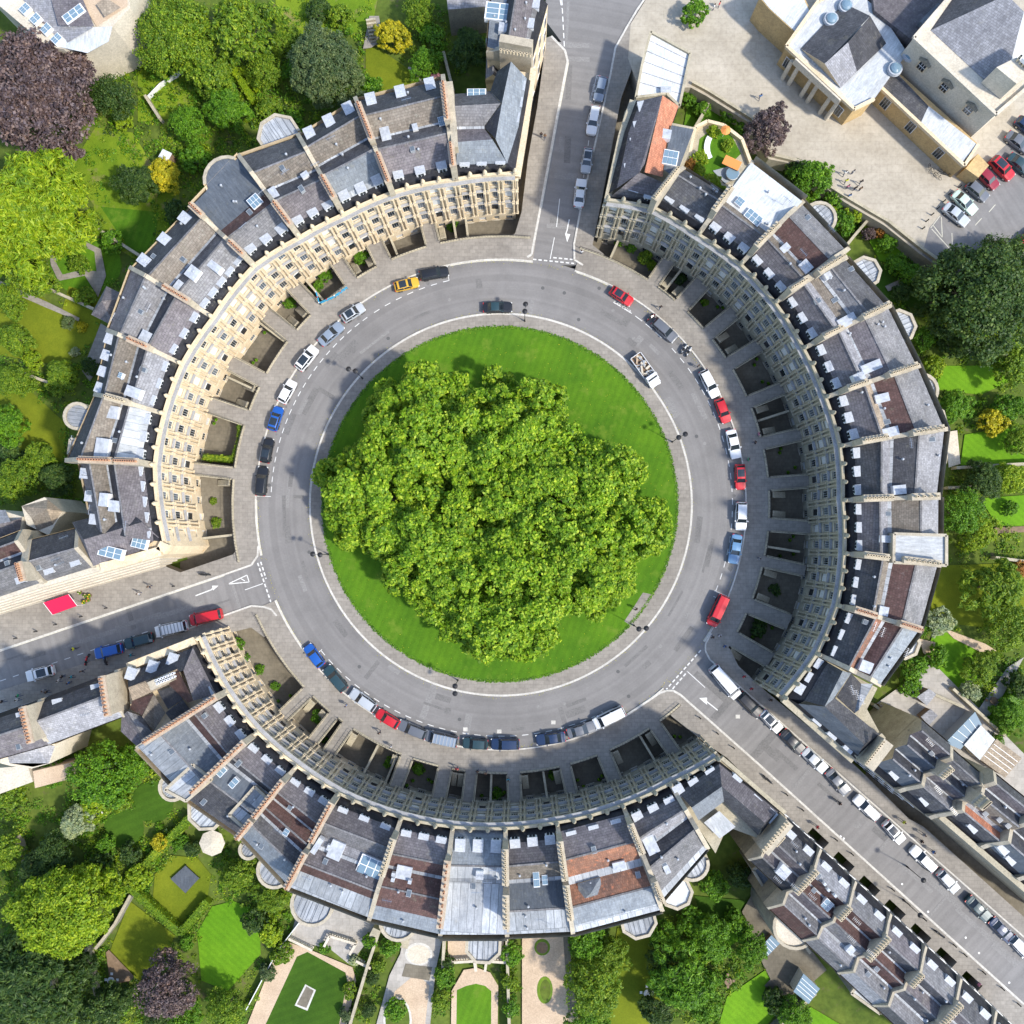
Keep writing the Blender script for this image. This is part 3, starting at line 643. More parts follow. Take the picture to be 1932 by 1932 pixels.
# the west end house, turning the corner into the side street
R9 = house('corner house with mauve hipped slates, where the sunlit crescent meets the west street', [(286, 877), (304, 1022), (176, 1000), (150, 872)], HN, 'd.10:.9 p.52:3.3 k.62:1.8 b.86:3.3 p.99:.6', (2, 0), ((.2, .5, 10), (.55, .98, 12)), potk='pot_orange', nd=5, nr=3, face=('stone', 2), group=GN_, extras=(('hatch', 196, 943, 1.9, 1.3), ('hatch', 216, 955, 1.6, 1.6)))
def polyroof(root, faces, name='roof'):
    b = MB()
    for mk, pts in faces: b.poly([g(u, v, z) for u, v, z in pts], mk)
    return b.build(name, root)
def body(root, pts, z, k='stone', z0=-3.2, name='wall'):
    b = MB(); b.prism(gl(pts, z), z0, z, k); return b.build(name, root)
def parapet(root, pts, z, k='stone', th=.5, hh=.8, name='parapet', closed=False):
    b = MB(); G = gl(pts, z)
    for p, q_ in (cyc(G) if closed else list(zip(G, G[1:]))): b.strip(p, q_, th, z-hh, z+.05, k)
    return b.build(name, root)
rt = R9['root']; ZO[0] = 1.2
body(rt, [(310, 1030), (296, 1046), (176, 1075), (136, 990), (290, 960)], HN-.6)
polyroof(rt, [('p', [(136, 985, 13), (176, 1068, 13), (262, 1040, 13.2), (300, 1012, 13), (270, 1000, 15.6), (163, 1034, 15.6)][:3]+[(300, 1014, 13), (268, 985, 16), (158, 1018, 16)]),
              ('k', [(136, 985, 13), (158, 1018, 16.02), (268, 985, 16.02), (240, 960, 14)])], 'wing_roof')
parapet(rt, [(304, 1024), (296, 1040), (182, 1072)], HN, th=1.4)
for u, v, sx in ((262, 1024, 2.2), (208, 1042, 3.6)):
    put('skylight', ME_SKYL, rt, frame(g(u, v, 14.4), Vector((.25, .97, 0)), 14.2) @ Matrix.Diagonal((sx, 1.6, 1.2, 1)))
# the north corner house, with its hipped wing up the street
M0 = frame(g(916, 325, 12), Vector((0, 1, 0)), 0)
rc = empty('terraced_house', M0, 'corner house by the northern street with a long blue-grey hipped wing', 'house', GN_)
body(rc, [(859, 338), (968, 330), (976, 250), (1000, 130), (955, 120), (925, 165), (838, 180)], 12.2)
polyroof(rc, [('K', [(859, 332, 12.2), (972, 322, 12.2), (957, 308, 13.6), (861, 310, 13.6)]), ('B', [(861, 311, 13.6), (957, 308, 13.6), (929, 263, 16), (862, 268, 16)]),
              ('p', [(862, 268, 16), (929, 263, 16), (914, 243, 14.2), (860, 244, 14.2)]), ('L', [(860, 244, 14.2), (914, 243, 14.2), (914, 238, 14.25), (860, 239, 14.25)]),
              ('g', [(860, 239, 14.2), (914, 238, 14.2), (945, 195, 16), (855, 200, 16)]), ('d', [(855, 200, 16), (945, 195, 16), (925, 172, 13), (850, 178, 13)]),
              ('B', [(957, 308, 13.6), (935, 262, 16.2), (947, 195, 16.3), (964, 116, 16.3), (994, 148, 13.6), (978, 240, 13.6)]), ('k', [(935, 262, 16.2), (914, 240, 14.2), (947, 195, 16.3)]), ('k', [(947, 195, 16.3), (925, 172, 13), (938, 135, 13), (964, 116, 16.3)]),
              ('K', [(957, 308, 13.6), (978, 240, 13.6), (994, 148, 13.6), (1001, 152, 12.2), (986, 240, 12.2), (972, 322, 12.2)])])
parapet(rc, [(976, 326), (990, 240), (1007, 120)], 13, th=.9)
b = MB(); b.strip(g(862, 300, 13), g(852, 180, 13), .9, 11, 18, 'stack')
b.build('party_wall', rc)
for i, (u, v) in enumerate(((877, 316), (909, 314), (944, 312))):
    Md = frame(g(u, v, 13.2), Vector((0, 1, 0)), 13); o = put('dormer', ME_DORMER, rc, Md); put('window', ME_DWIN, o, Md)
for i, (u, v) in enumerate(((979, 225), (985, 196), (990, 165))):
    Md = frame(g(u, v, 13.4), Vector((-.98, .1, 0)), 13.1); o = put('dormer', ME_DORMER, rc, Md); put('window', ME_DWIN, o, Md)
put('skylight', ME_SKYL, rc, frame(g(899, 172, 14), Vector((0, 1, 0)), 13.6) @ Matrix.Diagonal((2.8, 1.1, 1, 1)))
ZO[0] = 0
facade(dict(root=rc, F0=g(972, 322, HN), F1=g(859, 333, HN), h=HN, end=True), ('stone', 1))
# --- eastern crescent (its front in shade)
ZO[0] = .8
e1 = empty('terraced_house', frame(g(1195, 375, 12), Vector((.2, 1, 0)), 0), 'corner house with an orange-tiled rear slope and a glass roof lantern', 'house', GE_)
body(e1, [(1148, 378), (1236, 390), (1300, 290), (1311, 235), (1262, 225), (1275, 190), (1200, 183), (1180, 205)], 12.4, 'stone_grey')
polyroof(e1, [('d', [(1150, 372, 12.4), (1236, 388, 12.4), (1228, 372, 14), (1172, 355, 14)]), ('p', [(1172, 355, 14), (1206, 325, 16), (1250, 344, 15), (1232, 372, 14)]),
              ('p', [(1164, 355, 13.6), (1206, 326, 16), (1216, 310, 16), (1250, 180, 16), (1208, 190, 13.6), (1186, 250, 13.6)]),
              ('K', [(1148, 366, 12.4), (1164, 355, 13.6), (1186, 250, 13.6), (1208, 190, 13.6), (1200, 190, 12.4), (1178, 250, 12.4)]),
              ('O', [(1216, 325, 16), (1250, 334, 14.2), (1262, 250, 13.6), (1280, 200, 13.6), (1250, 180, 16)]),
              ('F', [(1252, 320, 14.3), (1274, 336, 14.2), (1309, 244, 14.2), (1267, 236, 14.2)])])
parapet(e1, [(1146, 378), (1174, 250), (1196, 184)], 13, 'stone_grey', 1.0)
put('skylight', ME_SKYL, e1, frame(g(1266, 295, 15), Vector((.2, 1, 0)), 14.4) @ Matrix.Diagonal((2.2, 2.2, 2.5, 1)))
put('roof_hatch', ME_HATCH, e1, frame(g(1252, 252, 15), Vector((.2, 1, 0)), 14.8) @ Matrix.Diagonal((2.2, 1.4, 2, 1)))
for u, v in ((1204, 204), (1196, 241), (1190, 272), (1179, 320)):
    Md = frame(g(u, v, 13.6), Vector((.98, .2, 0)), 13.2); o = put('dormer', ME_DORMER, e1, Md); put('window', ME_DWIN, o, Md)
for u, v in ((1194, 364), (1222, 377)):
    Md = frame(g(u, v, 13.4), Vector((.3, .95, 0)), 13.2); o = put('dormer', ME_DORMER, e1, Md); put('window', ME_DWIN, o, Md)
ZO[0] = 0
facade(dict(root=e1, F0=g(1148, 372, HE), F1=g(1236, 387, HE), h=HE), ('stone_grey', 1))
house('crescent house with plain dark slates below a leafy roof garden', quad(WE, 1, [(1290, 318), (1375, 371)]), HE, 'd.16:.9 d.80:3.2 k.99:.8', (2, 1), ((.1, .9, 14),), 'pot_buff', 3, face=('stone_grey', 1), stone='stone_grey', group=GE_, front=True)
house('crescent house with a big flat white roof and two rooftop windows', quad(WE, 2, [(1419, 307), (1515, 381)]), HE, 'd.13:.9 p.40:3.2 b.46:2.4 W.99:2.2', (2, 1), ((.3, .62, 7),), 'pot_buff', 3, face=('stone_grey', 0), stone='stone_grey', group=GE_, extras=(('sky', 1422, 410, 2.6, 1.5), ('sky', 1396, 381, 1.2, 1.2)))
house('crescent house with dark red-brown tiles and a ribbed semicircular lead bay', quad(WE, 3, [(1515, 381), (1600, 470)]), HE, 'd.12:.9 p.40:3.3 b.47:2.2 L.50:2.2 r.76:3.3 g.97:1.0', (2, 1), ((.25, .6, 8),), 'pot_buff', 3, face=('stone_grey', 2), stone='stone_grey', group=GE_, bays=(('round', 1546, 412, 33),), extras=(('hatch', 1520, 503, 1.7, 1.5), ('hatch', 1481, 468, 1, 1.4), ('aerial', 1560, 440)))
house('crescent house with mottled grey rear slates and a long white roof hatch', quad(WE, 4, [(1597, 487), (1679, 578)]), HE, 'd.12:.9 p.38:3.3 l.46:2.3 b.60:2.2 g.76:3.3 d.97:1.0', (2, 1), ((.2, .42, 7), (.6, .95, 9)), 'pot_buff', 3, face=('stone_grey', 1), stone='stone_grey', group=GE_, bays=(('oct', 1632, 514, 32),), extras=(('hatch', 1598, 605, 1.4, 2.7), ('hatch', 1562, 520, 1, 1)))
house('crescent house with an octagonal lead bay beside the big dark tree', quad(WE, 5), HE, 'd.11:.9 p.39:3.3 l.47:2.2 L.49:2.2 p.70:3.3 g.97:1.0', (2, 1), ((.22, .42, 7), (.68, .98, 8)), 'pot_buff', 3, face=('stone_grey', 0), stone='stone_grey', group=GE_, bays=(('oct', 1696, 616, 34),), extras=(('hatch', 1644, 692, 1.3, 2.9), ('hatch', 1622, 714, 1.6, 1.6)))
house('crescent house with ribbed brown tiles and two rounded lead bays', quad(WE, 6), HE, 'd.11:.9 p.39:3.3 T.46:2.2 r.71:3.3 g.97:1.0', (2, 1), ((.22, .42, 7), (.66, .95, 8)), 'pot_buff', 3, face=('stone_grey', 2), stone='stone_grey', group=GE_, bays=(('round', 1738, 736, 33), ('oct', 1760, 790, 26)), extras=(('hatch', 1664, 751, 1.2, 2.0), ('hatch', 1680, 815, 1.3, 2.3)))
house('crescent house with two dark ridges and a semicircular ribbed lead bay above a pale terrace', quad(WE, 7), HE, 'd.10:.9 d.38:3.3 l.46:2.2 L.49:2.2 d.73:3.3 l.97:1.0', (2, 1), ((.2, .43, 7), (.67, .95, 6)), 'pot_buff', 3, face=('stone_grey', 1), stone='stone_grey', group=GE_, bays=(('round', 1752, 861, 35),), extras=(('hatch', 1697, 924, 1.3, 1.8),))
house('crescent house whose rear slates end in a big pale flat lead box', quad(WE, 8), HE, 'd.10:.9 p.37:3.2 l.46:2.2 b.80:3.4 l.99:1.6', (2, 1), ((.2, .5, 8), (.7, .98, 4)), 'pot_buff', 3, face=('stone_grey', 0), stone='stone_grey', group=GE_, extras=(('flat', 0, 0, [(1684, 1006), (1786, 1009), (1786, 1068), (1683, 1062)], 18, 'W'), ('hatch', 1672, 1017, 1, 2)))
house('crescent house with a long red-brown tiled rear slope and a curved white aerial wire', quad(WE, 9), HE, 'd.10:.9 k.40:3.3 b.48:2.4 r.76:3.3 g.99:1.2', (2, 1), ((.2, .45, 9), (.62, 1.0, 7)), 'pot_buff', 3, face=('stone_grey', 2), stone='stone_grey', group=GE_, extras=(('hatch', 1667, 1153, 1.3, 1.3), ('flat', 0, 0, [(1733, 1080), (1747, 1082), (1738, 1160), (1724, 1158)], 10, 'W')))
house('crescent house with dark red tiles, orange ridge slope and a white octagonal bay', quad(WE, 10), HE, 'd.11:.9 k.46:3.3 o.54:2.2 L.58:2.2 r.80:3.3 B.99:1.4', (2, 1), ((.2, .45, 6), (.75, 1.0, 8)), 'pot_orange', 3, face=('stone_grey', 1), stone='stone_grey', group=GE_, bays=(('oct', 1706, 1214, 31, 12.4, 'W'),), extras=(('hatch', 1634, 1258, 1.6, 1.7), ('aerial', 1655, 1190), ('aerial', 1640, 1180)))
ZO[0] = .8
e12 = empty('terraced_house', frame(g(1530, 1290, 12), Vector((.9, -.4, 0)), 0), 'corner house at the long street with hipped blue-black slate roofs and aerials', 'house', GE_)
body(e12, [(1547, 1240), (1484, 1318), (1618, 1428), (1668, 1392), (1640, 1340), (1660, 1300)], 12.6, 'stone_grey')
polyroof(e12, [('K', [(1547, 1238, 12.6), (1484, 1316, 12.6), (1502, 1330, 12.6), (1520, 1322, 13.9), (1562, 1250, 13.9)]), ('d', [(1562, 1250, 13.9), (1518, 1322, 13.9), (1556, 1333, 16), (1590, 1266, 16)]),
               ('B', [(1590, 1266, 16), (1556, 1333, 16), (1570, 1322, 15.2), (1606, 1270, 15)]), ('k', [(1606, 1270, 15), (1578, 1315, 14.2), (1612, 1346, 14.2), (1625, 1290, 14.4)]), ('L', [(1625, 1290, 14.4), (1612, 1346, 14.2), (1620, 1340, 14.6), (1648, 1290, 14.6)]),
               ('F', [(1506, 1328, 13.8), (1556, 1333, 16), (1630, 1404, 16), (1619, 1425, 13.6)]), ('K', [(1484, 1316, 12.6), (1506, 1328, 13.8), (1619, 1425, 13.6), (1614, 1432, 12.6)]),
               ('d', [(1556, 1333, 16), (1574, 1316, 15), (1650, 1378, 14), (1630, 1404, 16)]), ('k', [(1630, 1404, 16), (1650, 1378, 14), (1661, 1386, 13), (1619, 1425, 13.6)])])
parapet(e12, [(1482, 1322), (1614, 1438)], 13, 'stone_grey', .9)
parapet(e12, [(1620, 1432), (1672, 1390)], 14, 'stone_grey', .9)
for u, v, d in ((1541, 1365, 0), (1569, 1391, 0), (1599, 1417, 0), (1504, 1296, 1), (1524, 1276, 1), (1541, 1250, 1)):
    yd = Vector((.65, .76, 0)) if d == 0 else Vector((.85, -.52, 0))
    Md = frame(g(u, v, 13.6), yd, 12.6); o = put('dormer', ME_DORMER, e12, Md); put('window', ME_DWIN, o, Md)
b = MB(); b.strip(g(1662, 1392, 13), g(1625, 1440, 13), 1.6, 9, 16.5, 'stack'); stk = b.build('chimney_stack', e12)
for i in range(11):
    c_ = g(1664-3.2*i, 1398+4.1*i, 16.5); put('chimney_pot', ME_POT['pot_buff'], stk, frame(c_, Vector((1, 0, 0)), 16.5))
for i in range(3): put('aerial', ME_AERIAL, e12, frame(g(1600+i*9, 1298+i*9, 16), Vector((1, .3, 0)), 15.5))
ZO[0] = 0
facade(dict(root=e12, F0=g(1547, 1236, HE), F1=g(1484, 1318, HE), h=HE, end=True), ('stone_grey', 2))
# --- southern crescent (front in its own shade)
s1 = empty('terraced_house', frame(g(398, 1255, 12), Vector((-.8, -.4, 0)), 0), 'corner house with two rows of white chimney pots and mixed brown roofs', 'house', GS_)
body(s1, [(372, 1212), (423, 1308), (345, 1352), (262, 1410), (230, 1370), (246, 1332), (240, 1262), (300, 1235)], 10.9, 'stone')
polyroof(s1, [('K', [(368, 1212, 11), (423, 1304, 11), (404, 1312, 12.6), (348, 1232, 12.6)]), ('p', [(346, 1265, 14.6), (364, 1222, 13), (408, 1310, 12.6), (365, 1322, 14.6)]),
              ('k', [(240, 1268, 11.4), (364, 1222, 12.4), (346, 1265, 14.6), (242, 1297, 14)]), ('T', [(242, 1297, 14), (335, 1262, 14.6), (318, 1292, 12.6), (250, 1322, 12.6)]),
              ('r', [(335, 1262, 14.6), (365, 1322, 14.6), (355, 1326, 13), (318, 1292, 12.6)]), ('k', [(298, 1305, 12.4), (330, 1292, 12.4), (345, 1320, 12.4), (317, 1338, 12.4)]),
              ('b', [(290, 1310, 13), (312, 1345, 12.2), (290, 1380, 12), (268, 1352, 13.8)]), ('r', [(250, 1322, 12.6), (290, 1308, 13), (268, 1350, 13.6), (245, 1338, 12)]),
              ('d', [(312, 1345, 12.2), (345, 1320, 12.2), (358, 1338, 11.6), (325, 1362, 11.6)]),
              ('g', [(240, 1342, 13.6), (270, 1352, 12), (288, 1382, 11.4), (276, 1400, 11.2)]), ('p', [(240, 1342, 13.6), (276, 1400, 11.2), (258, 1408, 11), (228, 1380, 11), (229, 1352, 11.5)])])
parapet(s1, [(240, 1258), (368, 1208)], 12, 'stone', 1.1)
b = MB(); b.strip(g(296, 1290, 13), g(334, 1272, 13), 1.3, 11, 15.6, 'stack'); stk = b.build('chimney_stack', s1)
for i in range(7):
    for j in range(2):
        c_ = g(298+5.2*i+j*2, 1283-2.2*i+j*6, 15.6); put('chimney_pot', ME_POT['pot_buff'], stk, frame(c_, Vector((1, 0, 0)), 15.6), ['white_paint'])
for u, v, d in ((254, 1260, 0), (294, 1247, 0), (332, 1233, 0), (368, 1243, 1), (385, 1273, 1), (402, 1302, 1)):
    yd = Vector((-.3, -.95, 0)) if d == 0 else Vector((-.85, -.5, 0))
    Md = frame(g(u, v, 12.4), yd, 12.2); o = put('dormer', ME_DORMER, s1, Md); put('window', ME_DWIN, o, Md)
facade(dict(root=s1, F0=g(372, 1206, HS), F1=g(423, 1308, HS), h=HS), ('stone', 1))
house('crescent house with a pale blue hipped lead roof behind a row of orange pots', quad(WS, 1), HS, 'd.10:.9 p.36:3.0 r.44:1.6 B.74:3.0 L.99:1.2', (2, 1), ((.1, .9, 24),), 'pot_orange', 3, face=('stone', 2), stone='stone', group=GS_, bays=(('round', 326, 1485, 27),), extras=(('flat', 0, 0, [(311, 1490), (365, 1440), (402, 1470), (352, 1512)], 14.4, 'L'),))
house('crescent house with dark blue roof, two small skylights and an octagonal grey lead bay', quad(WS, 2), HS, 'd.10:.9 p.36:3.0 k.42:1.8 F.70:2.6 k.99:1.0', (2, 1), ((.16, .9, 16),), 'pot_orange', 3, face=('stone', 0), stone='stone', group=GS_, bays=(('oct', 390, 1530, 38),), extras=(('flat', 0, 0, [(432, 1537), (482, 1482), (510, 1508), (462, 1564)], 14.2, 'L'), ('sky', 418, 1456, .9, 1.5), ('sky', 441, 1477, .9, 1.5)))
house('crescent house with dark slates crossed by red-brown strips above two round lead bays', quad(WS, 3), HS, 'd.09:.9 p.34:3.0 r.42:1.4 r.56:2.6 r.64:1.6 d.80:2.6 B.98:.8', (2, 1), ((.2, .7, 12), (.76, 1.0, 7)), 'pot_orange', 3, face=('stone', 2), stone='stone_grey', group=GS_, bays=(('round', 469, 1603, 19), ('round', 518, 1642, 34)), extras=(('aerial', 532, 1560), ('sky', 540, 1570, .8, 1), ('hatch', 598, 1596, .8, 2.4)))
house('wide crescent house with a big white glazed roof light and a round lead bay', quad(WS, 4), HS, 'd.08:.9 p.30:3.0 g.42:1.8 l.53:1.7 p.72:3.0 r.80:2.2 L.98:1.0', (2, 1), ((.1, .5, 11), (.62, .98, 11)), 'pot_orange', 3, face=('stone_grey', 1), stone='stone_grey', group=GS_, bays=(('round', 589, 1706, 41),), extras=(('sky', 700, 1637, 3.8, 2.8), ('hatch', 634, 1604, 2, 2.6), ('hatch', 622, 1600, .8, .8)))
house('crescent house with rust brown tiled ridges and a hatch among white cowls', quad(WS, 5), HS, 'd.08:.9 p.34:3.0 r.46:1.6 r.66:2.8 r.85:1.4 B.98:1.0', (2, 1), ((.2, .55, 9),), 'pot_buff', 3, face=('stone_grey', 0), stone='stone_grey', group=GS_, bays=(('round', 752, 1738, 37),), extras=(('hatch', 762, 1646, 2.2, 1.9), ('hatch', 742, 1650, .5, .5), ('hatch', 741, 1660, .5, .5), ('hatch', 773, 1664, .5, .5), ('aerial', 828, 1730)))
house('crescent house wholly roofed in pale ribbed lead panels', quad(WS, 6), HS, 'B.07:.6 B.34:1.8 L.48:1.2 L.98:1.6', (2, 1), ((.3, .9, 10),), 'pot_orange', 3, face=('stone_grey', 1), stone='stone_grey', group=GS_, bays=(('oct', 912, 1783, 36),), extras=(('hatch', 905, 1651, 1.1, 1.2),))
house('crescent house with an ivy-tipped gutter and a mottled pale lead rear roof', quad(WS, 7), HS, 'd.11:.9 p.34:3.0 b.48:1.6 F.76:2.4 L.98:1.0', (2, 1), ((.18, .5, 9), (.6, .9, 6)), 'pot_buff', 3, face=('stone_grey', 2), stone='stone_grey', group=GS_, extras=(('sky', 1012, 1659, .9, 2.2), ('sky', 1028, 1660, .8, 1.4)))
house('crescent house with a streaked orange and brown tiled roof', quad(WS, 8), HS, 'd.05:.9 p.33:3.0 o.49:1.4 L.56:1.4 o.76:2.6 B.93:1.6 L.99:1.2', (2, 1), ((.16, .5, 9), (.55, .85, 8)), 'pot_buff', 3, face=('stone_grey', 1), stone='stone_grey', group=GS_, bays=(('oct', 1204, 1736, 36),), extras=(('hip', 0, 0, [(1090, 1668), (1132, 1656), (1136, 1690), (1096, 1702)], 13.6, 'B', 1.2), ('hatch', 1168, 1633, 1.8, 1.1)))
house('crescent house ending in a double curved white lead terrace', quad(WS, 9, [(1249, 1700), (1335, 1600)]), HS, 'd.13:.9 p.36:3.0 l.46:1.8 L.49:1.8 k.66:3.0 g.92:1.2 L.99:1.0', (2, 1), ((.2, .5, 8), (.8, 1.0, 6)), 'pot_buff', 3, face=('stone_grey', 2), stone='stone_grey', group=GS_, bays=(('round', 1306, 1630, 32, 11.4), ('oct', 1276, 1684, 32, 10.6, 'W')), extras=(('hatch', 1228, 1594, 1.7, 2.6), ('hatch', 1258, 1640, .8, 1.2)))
s11 = empty('terraced_house', frame(g(1330, 1470, 12), Vector((.5, -.8, 0)), 0), 'corner house with an L-shaped slate roof around a triangular lead bay', 'house', GS_)
body(s11, [(1267, 1486), (1357, 1436), (1362, 1434), (1480, 1540), (1440, 1585), (1372, 1560), (1350, 1610)], 11, 'stone_grey')
polyroof(s11, [('K', [(1267, 1484, 11), (1355, 1434, 11), (1357, 1442, 12.6), (1280, 1498, 12.6)]), ('d', [(1280, 1496, 12.6), (1357, 1441, 12.6), (1362, 1484, 14.8), (1305, 1524, 14.8)]),
               ('B', [(1305, 1524, 14.8), (1362, 1484, 14.8), (1366, 1512, 13), (1318, 1548, 13)]), ('p', [(1357, 1441, 12.6), (1362, 1484, 14.8), (1442, 1552, 14.8), (1468, 1532, 12.6)]),
               ('K', [(1355, 1434, 11), (1357, 1441, 12.6), (1468, 1532, 12.6), (1476, 1532, 11)]), ('d', [(1362, 1484, 14.8), (1366, 1512, 13), (1430, 1576, 12.4), (1442, 1552, 14.8)]), ('k', [(1442, 1552, 14.8), (1468, 1532, 12.6), (1432, 1578, 12.2)]),
               ('W', [(1328, 1552, 12), (1357, 1530, 12), (1388, 1560, 12), (1358, 1582, 12)])])
parapet(s11, [(1362, 1430), (1482, 1534)], 11.6, 'stone_grey', .6)
for u, v, d in ((1275, 1465+16, 0), (1305, 1484-14, 0), (1337, 1451, 0), (1392, 1465, 1), (1429, 1503, 1), (1459, 1529, 1)):
    yd = Vector((.5, -.87, 0)) if d == 0 else Vector((-.68, -.73, 0))
    Md = frame(g(u, v, 12.4), yd, 12.0); o = put('dormer', ME_DORMER, s11, Md); put('window', ME_DWIN, o, Md)
b = MB(); b.strip(g(1482, 1544, 13), g(1436, 1600, 13), 1.3, 8, 15, 'stack'); stk = b.build('chimney_stack', s11)
for i in range(11): put('chimney_pot', ME_POT['pot_buff'], stk, frame(g(1484-4.6*i, 1552+5.4*i, 15), Vector((1, 0, 0)), 15))
facade(dict(root=s11, F0=g(1267, 1483, HS), F1=g(1357, 1434, HS), h=HS, end=True), ('stone_grey', 1))
# ------------------------------------------------------------------ terraces of the side streets
GB, GG, GGE = 'terrace on the north side of the west street', 'terrace on the southwest side of the long street', 'terrace on the northeast side of the long street'
hB = dict(nd=2, stone='stone', zb=-.1)
house('side-street house with navy and grey slates beside the mauve corner roof', [(82, 1100), (180, 1070), (150, 995), (60, 1018)], 12, 'g.10:.5 g.56:2.8 k.99:.6', (2, 1), ((.2, .6, 8),), group=GB, **hB)
house('side-street house with grey front slates and brown rear slates, next the red awning', [(-30, 1138), (82, 1100), (44, 1000), (-60, 1040)], 12, 'g.10:.5 g.46:2.8 k.62:1.4 r.85:2.4 k.99:.8', (2, 1), ((.3, .7, 8),), group=GB, **hB)
rb = empty('house', frame(g(75, 965, 8), Vector((0, 1, 0)), 0), 'small hipped cream and brown rear building at the left edge', 'house')
body(rb, [(41, 955), (84, 938), (118, 965), (92, 1010), (50, 990)], 8, 'stone_pale', -3.2)
polyroof(rb, [('T', [(41, 955, 8), (90, 942, 8), (88, 960, 9.5), (60, 978, 9)]), ('T', [(90, 942, 8), (118, 965, 8), (100, 990, 8), (88, 960, 9.5)]), ('b', [(60, 978, 9), (88, 960, 9.5), (100, 990, 8), (70, 1002, 8)])])
rb = empty('house', frame(g(10, 985, 8), Vector((0, 1, 0)), 0), 'rear building with purple-grey slates cut by the left edge above the side street', 'house')
body(rb, [(-60, 970), (0, 962), (42, 975), (36, 1010), (-60, 1040)], 8.5, 'stone_pale', -3.2)
polyroof(rb, [('l', [(-60, 966, 8.5), (10, 962, 8.5), (20, 984, 10), (-60, 1000, 10)]), ('p', [(-60, 1000, 10), (20, 984, 10), (42, 976, 8.5), (36, 1010, 8.5), (-60, 1035, 8.5)])])
# cornice ledges of that terrace
for (p_, q_) in (((182, 1072), (300, 1040)), ((-60, 1152), (180, 1074))): pass
lb = MB()
for dz, off in ((11.4, 2), (10.2, 7), (8.6, 12), (6.8, 17), (4.8, 22), (2.6, 27)):
    G = gl([(-60, 1142+off), (82, 1098+off), (180, 1070+off), (300, 1036+off)], dz)
    for a_, c_ in zip(G, G[1:]): lb.strip(a_, c_, 1.1, .1, dz, 'stone_pale')
o = lb.build('stone_frontage'); tag(o, 'stepped cream stone frontage of the west street terrace', 'wall')
GSB = 'terrace on the south side of the west street'
hS = dict(nd=2, stone='stone', zb=-3.2, group=GSB)
house('side-street house with pale crazed rear slates between two tall cream gable stacks', [(222, 1263), (78, 1318), (98, 1404), (236, 1352)], 11.5, 'k.10:.6 k.47:3 l.99:.8', (2, 1), ((.1, .9, 10),), **hS)
house('side-street house at the left edge with mauve rear slates', [(78, 1318), (-50, 1362), (-30, 1440), (98, 1404)], 11.5, 'k.10:.6 d.50:3 p.99:.8', (2, 1), ((.1, .85, 10),), **hS)
xb = empty('house', frame(g(50, 1425, 8), Vector((0, -1, 0)), 0), 'octagonal grey-slated rear building above cream terraces at the left edge', 'house')
body(xb, [(0, 1405), (20, 1400), (104, 1404), (95, 1440), (60, 1450), (20, 1445), (0, 1440)], 8, 'stone_pale')
polyroof(xb, [('l', [(8, 1406, 8), (60, 1398, 9.5), (104, 1408, 8), (92, 1440, 8), (62, 1447, 8), (18, 1440, 8)])])
for pts, mk in (([(-20, 1450), (52, 1445), (62, 1475), (-20, 1505)], 'stone_pale'), ([(62, 1455), (150, 1435), (165, 1448), (160, 1462), (66, 1487)], 'sand')):
    b = MB(); b.prism(gl(pts, 2.2), -3.1, 2.2, mk); 
    o = b.build('garden_terrace'); tag(o, ('cream stone roof terrace' if mk == 'stone_pale' else 'long sandy raised terrace')+' behind the left-edge houses', 'terrace')
# long street, southwest side
lab = ['end house of the long street terrace with mauve rear slates and a brown-walled yard', 'long street house with red-brown tiled rear roof dotted with white cowls', 'long street house beside the cream round flat roof, with brown tiles', 'long street house with mottled slates and a double row of cream pots', 'long street house with a ribbed white box roof at the rear', 'long street house with streaked grey slates near the bottom right corner', 'last long street house cut by the bottom edge']
prf = ['d.12:.7 d.46:3 p.62:1.6 p.80:2.6 k.99:.6', 'd.08:.7 l.30:3 r.42:1.4 r.56:2.6 p.68:1.2 g.82:2.6 r.99:.6', 'd.08:.7 g.3:3 r.42:1.4 r.56:2.6 g.70:1.4 l.84:2.4 g.99:.6', 'd.08:.7 p.3:3 d.42:1.4 r.55:2.6 r.68:1.2 g.84:2.6 l.99:.6', 'd.08:.7 g.32:3 d.42:1.4 p.58:2.6 d.7:1.4 g.86:2.6 d.99:.6', 'd.08:.7 d.34:3 p.46:1.4 g.62:2.6 p.76:1.2 p.88:2.4 g.99:.8', 'd.08:.7 g.32:3 b.46:1.4 g.66:2.6 d.99:.8']
